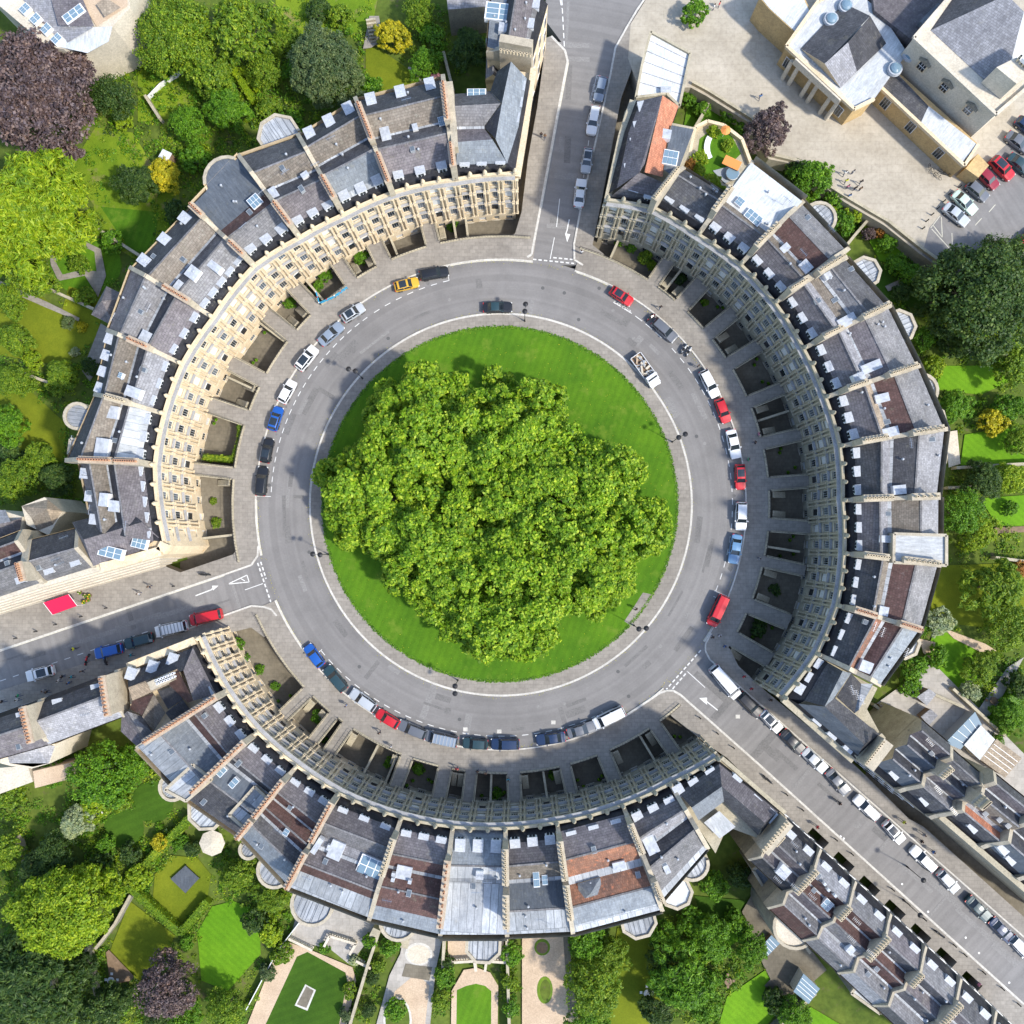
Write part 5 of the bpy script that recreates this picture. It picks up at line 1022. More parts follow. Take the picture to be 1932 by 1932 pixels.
# ------------------------------------------------------------------ cars
def prof_interp(tab, x):
    for (x0, y0), (x1, y1) in zip(tab, tab[1:]):
        if x0 <= x <= x1: return y0+(y1-y0)*(x-x0)/max(1e-6, x1-x0)
    return tab[-1][1] if x > tab[-1][0] else tab[0][1]
def car_meshes(kind, L_, wd, hh, x_w, x_rf, x_rr, x_b, zb, zt, glassroof=False):
    """x_w windscreen base, x_rf/x_rr roof front and rear, x_b rear screen base (fractions from the nose); zb bonnet, zt boot height"""
    hw = wd/2; M_ = {}
    def X(f): return L_/2-f*L_
    b = MB(); st = [0, .015, .05, .12, x_w, (x_w+x_b)/2, x_b, .9, .96, .99, 1]
    wt = [(0, .62), (.015, .78), (.05, .9), (.12, .98), (.5, 1), (.85, .98), (.96, .9), (.99, .8), (1, .68)]
    zt_ = [(0, zb*.72), (.015, zb*.85), (.05, zb*.93), (.12, zb*.97), (x_w, zb*1.08), (x_b, zt*1.03), (.9, zt), (.96, zt*.98), (.99, zt*.92), (1, zt*.8)]
    rows = []
    for f in st:
        w_ = hw*prof_interp(wt, f); z_ = prof_interp(zt_, f)
        rows.append([(X(f), s_*w_*a_, c_) for s_, a_, c_ in ((-1, .9, .22), (-1, 1, .5), (-1, .985, z_*.86), (-1, .93, z_*.97), (-1, .55, z_*1.02), (0, 0, z_*1.03), (1, .55, z_*1.02), (1, .93, z_*.97), (1, .985, z_*.86), (1, 1, .5), (1, .9, .22))])
    for r0, r1 in zip(rows, rows[1:]):
        for i in range(len(r0)-1): b.poly([r0[i], r1[i], r1[i+1], r0[i+1]], 'white_paint', True)
    b.poly(rows[0], 'white_paint'); b.poly(list(reversed(rows[-1])), 'white_paint')
    # wheel arches read as dark sills
    for s_ in (-1, 1):
        for fx in (.19, .8): b.box(X(fx)-.36, X(fx)+.36, s_*hw*.9-.06, s_*hw*.9+.1 if s_ > 0 else s_*hw*.9+.06, .2, .62, 'rubber')
    M_['body'] = b
    b = MB(); gz0, gz1 = zb*1.06, hh-.03; rw = hw*.74
    base = [(X(x_w), hw*.86, gz0), (X((x_w+x_b)/2), hw*.92, gz0), (X(x_b), hw*.84, zt*1.0)]; top = [(X(x_rf), rw, gz1), (X((x_rf+x_rr)/2), rw*1.02, hh), (X(x_rr), rw*.95, gz1-.02)]
    for s_ in (-1, 1):
        for i in range(2): b.poly([(base[i][0], s_*base[i][1], base[i][2]), (base[i+1][0], s_*base[i+1][1], base[i+1][2]), (top[i+1][0], s_*top[i+1][1], top[i+1][2]), (top[i][0], s_*top[i][1], top[i][2])], 'glass')
    for B0, T0 in ((base[0], top[0]), (base[2], top[2])):
        b.poly([(B0[0], -B0[1], B0[2]), (B0[0], B0[1], B0[2]), (T0[0], T0[1], T0[2]), (T0[0], -T0[1], T0[2])], 'glass')
    M_['windows'] = b
    b = MB(); k = 'glass' if glassroof else 'white_paint'
    T = [(x, y, z+.02) for x, y, z in top]; xr0, xr1 = T[0][0], T[2][0]
    nn = 6
    def rp_(i, s_): 
        f = i/nn; x = xr0+(xr1-xr0)*f; y = rw*(1+.03*math.sin(math.pi*f)); z = hh-.01+.05*math.sin(math.pi*f); return x, y, z
    for i in range(nn):
        x0, y0, z0 = rp_(i, 1); x1, y1, z1 = rp_(i+1, 1)
        for ya, yb_, da, db in ((-1, -.86, -.04, 0), (-.86, 0, 0, .03), (0, .86, .03, 0), (.86, 1, 0, -.04)):
            kk = k if abs(ya+yb_) < 1 and .1 < (i+.5)/nn < .85 else 'white_paint'
            b.poly([(x0, y0*ya, z0+da), (x1, y1*ya, z1+da), (x1, y1*yb_, z1+db), (x0, y0*yb_, z0+db)], kk, True)
    # pillars in body colour
    for s_ in (-1, 1):
        for B0, T0 in ((base[0], T[0]), (base[2], T[2]), ((X((x_w+x_b)/2), hw*.925, gz0), T[1])): b.tube((B0[0], s_*B0[1], B0[2]), (T0[0], s_*T0[1], T0[2]), .045, 'white_paint', 5)
    M_['roof'] = b
    def wheel(b):
        b.cyl((0, 0), .32, .32, -.11, .11, 'rubber', 14); b.cyl((0, 0), .2, .2, .1, .12, 'chrome', 10)
    b = MB(); b.box(-.12, .1, -.2, .2, -.09, .06, 'lamp_clear'); M_['headlight'] = b
    b = MB(); b.box(-.1, .1, -.16, .16, -.1, .1, 'lamp_red'); M_['tail_light'] = b
    b = MB(); b.box(-.09, .09, -.1, .1, -.07, .08, 'white_paint'); M_['mirror'] = b
    out = {k_: v.mesh(k_) for k_, v in M_.items()}; wb = MB(); wheel(wb); out['wheel'] = wb.mesh('wheel')
    out['dims'] = (L_, hw, hh, zb, zt, x_w, X); return out
KINDS = {
 'hatch': car_meshes('hatch', 4.1, 1.76, 1.46, .27, .42, .86, .96, .88, 1.0), 'hatchg': car_meshes('hatch', 4.1, 1.76, 1.46, .27, .42, .86, .96, .88, 1.0, True),
 'sedan': car_meshes('sedan', 4.75, 1.84, 1.42, .29, .45, .72, .86, .86, .98), 'sedang': car_meshes('sedan', 4.75, 1.84, 1.42, .29, .45, .72, .86, .86, .98, True),
 'suv': car_meshes('suv', 4.55, 1.88, 1.68, .26, .39, .9, .97, 1.02, 1.1), 'suvg': car_meshes('suv', 4.55, 1.88, 1.68, .26, .39, .9, .97, 1.02, 1.1, True),
 'estate': car_meshes('estate', 4.8, 1.84, 1.5, .27, .41, .9, .98, .9, 1.0), 'van': car_meshes('van', 5.3, 1.98, 1.95, .15, .27, .95, .985, 1.1, 1.2),
 'bigvan': car_meshes('bigvan', 6.2, 2.05, 2.5, .12, .24, .96, .985, 1.2, 1.5)}
def paint(k, c, metal=.3): 
    mat_plain(k, c, .38, metal*.3, coat=.55, spec=.4); MAT[k].node_tree.nodes['Principled BSDF'].inputs['Coat Roughness'].default_value = .12
for k_, c_ in dict(c_white=(.72, .73, .74), c_silver=(.42, .45, .48), c_grey=(.12, .13, .15), c_black=(.012, .013, .016), c_navy=(.012, .03, .08), c_blue=(.01, .09, .38), c_sky=(.12, .25, .42), c_red=(.5, .012, .02), c_dred=(.24, .015, .03), c_yellow=(.62, .36, .03), c_mint=(.5, .62, .52), c_teal=(.02, .05, .06), c_steel=(.22, .27, .34)).items(): paint(k_, c_)
def car(kind, u, v, deg, col, label, roof=None, group='cars parked round the circus', z=.0, name='parked_car', cat='car', ridge=False):
    K = KINDS[kind]; L_, hw, hh, zb, zt, x_w, X = K['dims']; M = Matrix.Translation(g(u, v, .7)*Vector((1, 1, 0)) if False else Vector((g(u, v, .7).x, g(u, v, .7).y, z))) @ Matrix.Rotation(R(deg), 4, 'Z')
    root = empty(name, M, label, cat, group)
    bo = put('body', K['body'], root, mats=[col]); put('windows', K['windows'], root); put('roof', K['roof'], root, mats=[roof or col] if not kind.endswith('g') else [col])
    if kind.endswith('g'):
        ro = root.children
    T = Matrix.Translation
    for s_ in (-1, 1):
        put('headlight', K['headlight'], root, M @ T((L_/2-.17, s_*hw*.66, zb*.78)) @ Matrix.Rotation(s_*-.35, 4, 'Z'))
        put('tail_light', K['tail_light'], root, M @ T((-L_/2+.1, s_*hw*.68, zt*.82)))
        put('mirror', K['mirror'], root, M @ T((X(x_w+.06), s_*(hw+.05), zb*1.12)), mats=[col])
        for fx in (.19, .8): put('wheel', K['wheel'], root, M @ T((X(fx), s_*(hw-.13), .32)) @ Matrix.Rotation(R(-90*s_), 4, 'X'))
    if ridge:
        b = MB(); 
        for i in range(7): x = 1.2-i*.55; b.box(x-.07, x+.07, -.72, .72, hh+.03, hh+.09, 'grey_paint')
        b.M = None; put('roof_ribs', b.mesh('roof_ribs'), root)
    return root
GN1_, GPK, GG1 = 'cars parked on the northern street', 'cars parked on the assembly car park', 'cars parked down the long street'
CARS = [
 ('hatch', 1133, 168, -103, 'c_steel', 'blue-grey car nearest the top, in the bay lettered DISABLED', None, GN1_),
 ('estate', 1119.5, 227, -100, 'c_white', 'white car second from the top of the northern street', None, GN1_),
 ('hatchg', 1107.5, 303, -98, 'c_silver', 'silver car with black roof on the northern street', 'c_black', GN1_),
 ('sedan', 1094.5, 364, 83, 'c_white', 'white saloon nearest the ring on the northern street', None, GN1_),
 ('estate', 819, 516, 10, 'c_black', 'black estate car in front of the yellow one'),
 ('hatchg', 767, 537, 14, 'c_yellow', 'yellow car with dark roof', 'c_black'),
 ('hatchg', 666, 590, 33, 'c_silver', 'pale silver car with black roof, next to the blue barrier'),
 ('sedan', 624.5, 630, 42, 'c_steel', 'grey-blue saloon between a black-roofed and a white car'),
 ('suvg', 579, 676, 52, 'c_white', 'white car with a dark glass roof on the northwest kerb'),
 ('hatch', 542, 739, 62, 'c_white', 'white car with a plain white roof just above the bright blue car'),
 ('hatchg', 520, 790, 73, 'c_blue', 'bright blue car with dark roof on the west kerb'),
 ('hatchg', 504, 850, 80, 'c_black', 'black car just below the bright blue car'),
 ('estate', 494, 908, 85, 'c_black', 'black car lowest in the western kerb line'),
 ('hatchg', 1172.5, 559, -33, 'c_red', 'red car beside the CAR CLUB lettering'),
 ('estate', 1254, 623, -42, 'c_grey', 'dark grey estate behind the motorcycles'),
 ('estate', 1338.5, 724, -63, 'c_white', 'white estate in front of the small red car on the east kerb'),
 ('hatch', 1363.5, 775, -70, 'c_red', 'small coral-red car between two white cars'),
 ('sedan', 1384, 838, -78, 'c_white', 'white saloon between the two red cars on the east kerb'),
 ('hatchg', 1396.5, 900, -88, 'c_red', 'red car with a glass roof at the easternmost kerb'),
 ('suv', 1398, 974, -92, 'c_white', 'white car with a square sunroof on the east kerb'),
 ('sedan', 1387, 1036, -99, 'c_sky', 'light blue car in the shadow edge of the eastern houses'),
 ('van', 1354, 1152, -115, 'c_red', 'red van at the southeast end of the ring kerb', None, 'cars parked round the circus'),
 ('estate', 1415, 1330, -46, 'c_black', 'black estate directly behind the long white van', None, GG1),
 ('hatchg', 1455, 1361, -46, 'c_white', 'small white car with dark glass roof, third in the long street line', None, GG1),
 ('sedan', 1496, 1400, -46, 'c_black', 'dark saloon fourth in the long street line', None, GG1),
 ('sedan', 1537, 1434.5, -44, 'c_silver', 'silver saloon fifth in the long street line', None, GG1),
 ('sedan', 1580.5, 1475, -50, 'c_grey', 'grey saloon opposite the cyclist on the long street', None, GG1),
 ('estate', 1635, 1524, 136, 'c_white', 'white car just down the slope from the cyclist', None, GG1),
 ('hatchg', 1686.5, 1570, -48, 'c_white', 'white car with dark roof beside the walker in yellow', None, GG1),
 ('estate', 1742, 1620.5, 136, 'c_white', 'long white estate on the lower long street', None, GG1),
 ('hatch', 1789, 1663, -48, 'c_silver', 'silver-blue car below the long white estate', None, GG1),
 ('sedan', 1846, 1714.5, -46, 'c_teal', 'dark teal saloon, third from the right edge', None, GG1),
 ('sedan', 1890, 1755, -46, 'c_navy', 'dark blue saloon, second from the right edge', None, GG1),
 ('estate', 1928, 1789, -46, 'c_white', 'white car cut by the right edge of the long street', None, GG1),
 ('hatch', 593, 1237, 127, 'c_blue', 'blue car first on the southwest kerb'),
 ('estate', 633, 1280, 130, 'c_teal', 'very dark green car behind the blue one on the southwest kerb'),
 ('estate', 685, 1321, 145, 'c_silver', 'silver estate between a dark car and the bright red hatchback'),
 ('hatch', 731.5, 1356, 149, 'c_red', 'bright red hatchback on the south kerb'),
 ('estate', 778, 1376.5, 158, 'c_grey', 'dark grey estate right of the bright red hatchback'),
 ('van', 833, 1393, 168, 'c_grey', 'dark grey people carrier with ribbed roof on the south kerb', 'c_steel', 'cars parked round the circus'),
 ('hatch', 896.5, 1403, 176, 'c_teal', 'black car with light roof bars on the south kerb'),
 ('suv', 953, 1403.5, 180, 'c_navy', 'dark blue-black car at the bottom of the ring'),
 ('sedan', 1039, 1393, 188, 'c_navy', 'navy saloon left of two cars on the southeast kerb'),
 ('sedan', 1097, 1376.5, 17, 'c_grey', 'dark grey saloon left of the white people carrier'),
 ('van', 1149, 1353, 206, 'c_white', 'white people carrier at the south corner'),
 ('van', 389, 1164, 193, 'c_red', 'red van on the west street', None, 'cars parked on the west street'),
 ('van', 324, 1186, 193, 'c_white', 'white van with a ribbed roof on the west street', None, 'cars parked on the west street'),
 ('estate', 261.5, 1209, 195, 'c_teal', 'dark estate behind the ribbed white van', None, 'cars parked on the west street'),
 ('suv', 205, 1228, 193, 'c_blue', 'blue car next to the red motorcycle', None, 'cars parked on the west street'),
 ('suvg', 76, 1270, 195, 'c_white', 'white car with dark glass roof, far left of the west street', None, 'cars parked on the west street'),
 ('sedan', 1803, 406, -40, 'c_silver', 'pale silver car at the left end of the car park row', None, GPK),
 ('sedan', 1819, 383, -44, 'c_mint', 'pale mint green car in the car park row', None, GPK),
 ('hatch', 1843, 361.5, -40, 'c_grey', 'dark grey car between the mint and the dark red cars', None, GPK),
 ('hatch', 1863, 338, -46, 'c_dred', 'dark red car in the car park row', None, GPK),
 ('suvg', 1889, 319, -45, 'c_red', 'bright red car with dark windscreen in the car park row', None, GPK),
 ('sedan', 1924, 312, -40, 'c_teal', 'dark green-black car right of the bright red one', None, GPK),
 ('sedan', 1921, 270, -38, 'c_grey', 'dark grey car high in the car park by the right edge', None, GPK),
 ('hatch', 1936, 240, -38, 'c_navy', 'car cut by the right edge, above the dark grey one', None, GPK),
 ('hatch', 1936, 452, 50, 'c_red', 'red car half hidden by the big dark tree at the right edge', None, GPK)]
for t in CARS:
    kd, u, v, dg, cl, lb = t[:6]; rf = t[6] if len(t) > 6 else None; gp = t[7] if len(t) > 7 else 'cars parked round the circus'
    isv = 'van' in lb or 'people carrier' in lb
    car(kd, u, v, dg, cl, lb, rf, gp, z=.152 if gp == GPK else 0, name='parked_van' if isv else 'parked_car', cat='van' if isv else 'car', ridge='ribbed roof' in lb)
car('bigvan', 1367.5, 1286, -50, 'c_white', 'long white panel van parked at the mouth of the long street', None, GG1, name='parked_van', cat='van')
car('sedan', 939, 580, 1, 'c_black', 'black saloon with a roof sign driving round the island', 'c_teal', None, name='moving_car')
# flatbed truck
def truck():
    u, v = 1218.5, 699.5; p = g(u, v, 1); M = Matrix.Translation((p.x, p.y, 0)) @ Matrix.Rotation(R(-55), 4, 'Z'); root = empty('flatbed_truck', M, 'white tipper truck loaded with timber and rubble on the ring road', 'truck')
    b = MB(); b.box(-3, 2.9, -.7, .7, .45, .8, 'iron'); put('chassis', b.mesh('chassis'), root)
    b = MB(); 
    for x0, x1, z1, w0 in ((1.1, 1.6, 2.15, .95), (1.6, 2.2, 1.75, .96), (2.2, 2.75, 1.25, .94), (2.75, 2.95, 1.05, .85)): b.box(x0, x1, -w0, w0, .5, z1, 'c_white')
    put('cab', b.mesh('cab'), root)
    b = MB(); b.poly([(2.2, -.85, 1.28), (2.2, .85, 1.28), (1.62, .8, 2.1), (1.62, -.8, 2.1)], 'glass'); put('windscreen', b.mesh('windscreen'), root)
    b = MB(); b.box(-3, 1, -1.02, 1.02, .85, .95, 'wood')
    for y in (-1.02, .94): b.box(-3, 1, y, y+.08, .85, 1.4, 'c_white')
    for x in (-3, .93): b.box(x, x+.08, -1.02, 1.02, .85, 1.4, 'c_white')
    put('bed', b.mesh('bed'), root)
    b = MB(); r_ = random.Random(3)
    for i in range(34):
        x = r_.uniform(-2.7, .6); y = r_.uniform(-.75, .75); a = r_.uniform(0, 3.1); l = r_.uniform(.2, 1.3); d = Vector((math.cos(a), math.sin(a), 0))*l/2; z = r_.uniform(.95, 1.35)
        A, C = Vector((x, y, z))-d, Vector((x, y, z))+d
        A.x = max(-2.8, min(.8, A.x)); C.x = max(-2.8, min(.8, C.x)); A.y = max(-.9, min(.9, A.y)); C.y = max(-.9, min(.9, C.y))
        b.strip(A, C+Vector((.01, .01, 0)), r_.uniform(.12, .4), z, z+.1, r_.choice(['wood', 'sand', 'stone_pale', 'iron', 'grey_paint', 'stone_pale']))
    put('load', b.mesh('load'), root)
    W_ = KINDS['hatch']['wheel']
    for x in (-1.9, 2.1):
        for s_ in (-1, 1): put('wheel', W_, root, M @ Matrix.Translation((x, s_*.85, .38)) @ Matrix.Rotation(R(-90*s_), 4, 'X') @ Matrix.Diagonal((1.18, 1.18, 1.2, 1)))
    for s_ in (-1, 1): put('headlight', KINDS['hatch']['headlight'], root, M @ Matrix.Translation((2.92, s_*.65, .8)))
truck()
# motorcycles
def moto_meshes():
    b = MB(); b.cyl((0, 0), .31, .31, -.07, .07, 'rubber', 14); b.cyl((0, 0), .18, .18, .07, .08, 'chrome', 8); wh = b.mesh('wheel')
    b = MB(); b.tube((-.5, 0, .55), (.5, 0, .75), .14, 'iron', 8, .17); b.tube((.62, 0, .33), (.42, 0, 1.0), .05, 'chrome'); b.tube((-.6, 0, .33), (-.1, 0, .5), .06, 'chrome'); b.box(-.15, .25, -.18, .18, .3, .62, 'grey_paint'); fr = b.mesh('frame')
    b = MB(); b.tube((0, 0, .85), (.38, 0, .9), .17, 'white_paint', 8, .13); b.tube((.4, 0, .8), (.62, 0, .95), .16, 'white_paint', 8, .1); b.tube((-.45, 0, .8), (-.85, 0, .9), .1, 'white_paint', 6, .05); fa = b.mesh('fairing')
    b = MB(); b.tube((-.5, 0, .84), (.02, 0, .84), .13, 'rubber', 8, .15); se = b.mesh('seat')
    b = MB(); b.tube((.4, -.38, 1.02), (.42, .38, 1.02), .025, 'iron'); hb = b.mesh('handlebar'); return wh, fr, fa, se, hb
MO = moto_meshes()
def moto(u, v, dg, col, label, z=0, name='motorcycle', group='motorcycles'):
    p = g(u, v, .5); M = Matrix.Translation((p.x, p.y, z)) @ Matrix.Rotation(R(dg), 4, 'Z'); root = empty(name, M, label, name, group)
    for x in (-.68, .7): put('wheel', MO[0], root, M @ Matrix.Translation((x, 0, .31)) @ Matrix.Rotation(R(90), 4, 'X'))
    put('frame', MO[1], root); put('fairing', MO[2], root, mats=[col]); put('seat', MO[3], root); put('handlebar', MO[4], root)
moto(1291, 658, 55, 'c_silver', 'silver motorcycle, left one of the pair parked on the east kerb'); moto(1300, 663, 60, 'c_white', 'white motorcycle, right one of the pair parked on the east kerb')
moto(1228, 599, 40, 'c_dred', 'dark covered motorcycle just ahead of the dark grey estate'); moto(199, 1212+33-1, 100, 'c_black', 'black motorcycle between the blue car and the red motorcycle')
moto(164, 1245, 75, 'c_red', 'red motorcycle on the west street', group='motorcycles'); moto(466, 1102-0, 10, 'c_black', 'motorcycle waiting on the corner pavement of the west street', .125) if False else None
moto(386, 1084, -5, 'c_black', 'black motorcycle standing on the pavement near the west junction', .125)
moto(1449, 1471, -45, 'c_black', 'black motorcycle on the pavement of the long street near the junction', .13); moto(1773, 1762, -35, 'c_black', 'black motorcycle on the pavement low on the long street', .13)
# ------------------------------------------------------------------ street lamps, bollards
def lamp_(b):
    b.cyl((0, 0), .16, .09, 0, .9, 'iron', 8); b.cyl((0, 0), .06, .045, .9, 5.6, 'iron', 8)
def lampa_(b): b.tube((0, 0, 5.4), (0, -1.1, 5.75), .035, 'iron')
def lamph_(b): b.cyl((0, 0), .12, .36, 5.45, 5.6, 'lamp_clear', 12); b.cyl((0, 0), .42, .1, 5.6, 5.85, 'iron', 12)
ML = shared('pole', lamp_), shared('arm', lampa_), shared('lamp_head', lamph_)
for u, v, dx, dy, lb in ((684, 714, -1, -.3, 'northwest'), (990, 606, .1, -1, 'north'), (1268, 834, 1, -.5, 'east'), (620, 1046, -1, -.1, 'west'), (864, 1283, 0, 1, 'south'), (1196, 1180, 1, -.1, 'southeast')):
    p = g(u, v, 0); M = frame(p, (-dx, dy), .12); root = empty('street_lamp', M, f'tall black street lamp on the {lb} rim of the central island', 'street lamp', 'lamps round the island')
    put('pole', ML[0], root); put('arm', ML[1], root); put('lamp_head', ML[2], root, M @ Matrix.Translation((0, -1.15, .1)))
    put('lamp_head', ML[2], root, M @ Matrix.Translation((0, 0, .15)))
root = empty('street_lamp', frame(g(1704, 1697, 0), (.7, .7), .13), 'street lamp with a long shadow on the pavement of the long street', 'street lamp'); put('pole', ML[0], root); put('lamp_head', ML[2], root)
root = empty('street_lamp', frame(g(1710, 1634, 0), (.7, .7), .13), 'slim lamp among the walkers by the railings of the long street', 'street lamp'); put('pole', ML[0], root); put('lamp_head', ML[2], root)
root = empty('street_lamp', frame(g(1950, 340, 0), (.7, .7), .13), 'lamp', 'street lamp') if False else None
root = empty('street_lamp', frame(g(1918, 333, 0), (.7, .7), .16), 'lamp', 'street lamp') if False else None
def boll(b): b.cyl((0, 0), .11, .08, 0, .85, 'iron', 8); b.cyl((0, 0), .12, .03, .85, 1.05, 'iron', 8)
MBO = shared('bollard', boll)
for grp, lb, pts in (('bollards of the west street', 'small black bollard on the pavement of the west street', [(32, 1204), (70, 1191), (107, 1178), (155, 1163), (202, 1147), (329, 1106)]),
    ('bollards of the long street', 'small black bollard along the kerb of the long street', [(1483, 1498), (1513, 1527), (1576, 1583), (1606, 1610), (1683, 1677), (1712, 1704), (1743, 1733), (1799, 1782), (1819, 1800), (1854, 1833), (1889, 1863), (1920, 1893), (1320, 1354), (1353, 1383), (1383, 1410)]),
    ('bollards of the square', 'small black bollard between the square and the car park', [(1740, 432), (1747, 418), (1757, 406), (1768, 394), (1779, 381), (1790, 367), (1809, 354), (1823, 342)])):
    for i_, (u, v) in enumerate(sorted(pts)): tag(put('bollard', MBO, None, Matrix.Translation(g(u, v, .12))), ORD[i_]+' from the left, '+lb, 'bollard', grp)
# ------------------------------------------------------------------ red awning, barriers, small things
b = MB(); P = gl([(82, 1140), (130, 1122), (145, 1146), (94, 1166)], 0); 
A_w = [Vector((p.x, p.y, z)) for p, z in zip(gl([(84, 1137), (132, 1121), (143, 1143), (96, 1160)], 3), (3.4, 3.4, 2.6, 2.6))]
b.poly(A_w, 'crimson'); b.poly([A_w[3], A_w[2], A_w[2]-Vector((0, 0, .3)), A_w[3]-Vector((0, 0, .3))], 'crimson'); aw = b.build('awning'); tag(aw, 'crimson shop awning over the pavement at the left', 'awning')
b = MB()
for p, q_ in ((A_w[0], A_w[3]), (A_w[1], A_w[2])): b.tube(p, q_, .04, 'white_paint')
for p in A_w[2:]: b.tube((p.x, p.y, .12), p, .03, 'white_paint')
put('frame', b.mesh('frame'), aw, Matrix.Identity(4))
b = MB()
for u, v, k in ((160, 1124, 'sand'), (166, 1132, 'orange_cloth'), (158, 1136, 'yellow'), (168, 1124, 'yellow'), (150, 1118, 'stone_pale')):
    c_ = g(u, v, .5); bb = MB(); bb.cyl(c_, .32, .36, .12, .6, 'wood', 8, 'soil'); [bb.cyl((c_.x+.2*math.cos(j*1.3), c_.y+.2*math.sin(j*1.3)), .13, .05, .6, .82, k if j % 2 else 'leaf_v', 6) for j in range(5)]; o = bb.build('flower_tub'); tag(o, {'sand': 'wooden flower tub with sandy blooms', 'orange_cloth': 'wooden flower tub with orange blooms', 'yellow': 'wooden flower tub with yellow blooms', 'stone_pale': 'wooden flower tub with cream blooms'}[k]+' beside the crimson awning'+(', near the wall' if v < 1128 else ', near the kerb'), 'flower tub')
# blue barriers round a court opening
for (a, c), lb in ((((597, 552), (603, 573)), 'short'), (((603, 573), (632, 560)), 'middle'), (((632, 560), (655, 543)), 'upper')):
    A, C = g(*a, .6), g(*c, .6); b = MB(); b.strip(A, C, .08, 1.0, 1.12, 'teal'); b.strip(A, C, .08, .5, .62, 'teal')
    for i in range(5): p = A.lerp(C, i/4); b.box(p.x-.04, p.x+.04, p.y-.04, p.y+.04, .12, 1.15, 'teal'); b.box(p.x-.08, p.x+.08, p.y-.08, p.y+.08, 1.12, 1.22, 'lamp_red' if i == 2 else 'white_paint') if i in (0, 2) else None
    tag(b.build('barrier'), f'turquoise works barrier, the {lb} length beside the planted court', 'barrier', 'works barriers')
# ------------------------------------------------------------------ people
def person_mesh(step):
    V = [(0, 0, .95), (0, 0, 1.2), (0, 0, 1.42), (0, 0, 1.55), (0, 0, 1.66), (.1, .02, .9), (.11, .16*step, .5), (.11, .1*step-.02, .07), (.11, .14+.1*step, .04), (-.1, .02, .9), (-.11, -.16*step, .5), (-.11, -.3*step, .08), (-.11, -.16*step, .04), (.2, 0, 1.4), (.26, -.08*step, 1.12), (.25, .08*step+.04, .86), (-.2, 0, 1.4), (-.26, .08*step, 1.12), (-.25, .18*step, .88), (.24, .1*step+.07, .76), (-.24, .22*step, .78)]
    E = [(0, 1), (1, 2), (2, 3), (3, 4), (0, 5), (5, 6), (6, 7), (7, 8), (0, 9), (9, 10), (10, 11), (11, 12), (2, 13), (13, 14), (14, 15), (2, 16), (16, 17), (17, 18), (15, 19), (18, 20)]
    rad_ = [.15, .15, .16, .06, .11, .09, .065, .045, .04, .09, .065, .045, .04, .07, .045, .035, .07, .045, .035, .04, .04]
    me = bpy.data.meshes.new('person'); me.from_pydata(V, E, []); o = bpy.data.objects.new('person_build', me); COL.objects.link(o)
    m = o.modifiers.new('s', 'SKIN'); sk = me.skin_vertices[0].data
    for i, r_ in enumerate(rad_): sk[i].radius = (r_*(1.15 if i < 3 else 1), r_*(.75 if i < 3 else 1)); sk[i].use_root = i == 0
    o.modifiers.new('u', 'SUBSURF').levels = 1; bpy.context.view_layer.update()
    mm = bpy.data.meshes.new_from_object(o.evaluated_get(bpy.context.evaluated_depsgraph_get())); bpy.data.objects.remove(o)
    mm.materials.clear()
    for k in ('white_paint', 'denim', 'skin'): mm.materials.append(MAT[k])
    for p in mm.polygons:
        c = p.center; p.use_smooth = True
        p.material_index = 2 if c.z > 1.5 or (abs(c.x) > .2 and c.z < .95) else (1 if c.z < .93 or c.z < .1 else 0)
    return mm
PM = [person_mesh(1), person_mesh(.1)]
def hair_(b):
    b.cyl((0, -.02), .115, .12, 1.6, 1.7, 'hair', 10); b.cyl((0, -.02), .12, .04, 1.7, 1.79, 'hair', 10)
MH = shared('hair', hair_)
for k_, c_ in dict(s_red=(.6, .03, .05), s_blue=(.04, .15, .4), s_black=(.02, .02, .025), s_yel=(.6, .65, .03), s_green=(.02, .3, .15), s_grey=(.3, .3, .32), s_pink=(.55, .2, .3), s_teal=(.03, .3, .4), s_brown=(.2, .12, .07)).items(): mat_plain(k_, c_, .8)
def person(u, v, dg, top, label, z=.13, legs='denim', walk=True):
    p = g(u, v, .9); M = Matrix.Translation((p.x, p.y, z)) @ Matrix.Rotation(R(dg), 4, 'Z'); o = put('person', PM[0] if walk else PM[1], None, M, [top, legs, 'skin']); tag(o, label, 'person'); put('hair', MH, o, M)
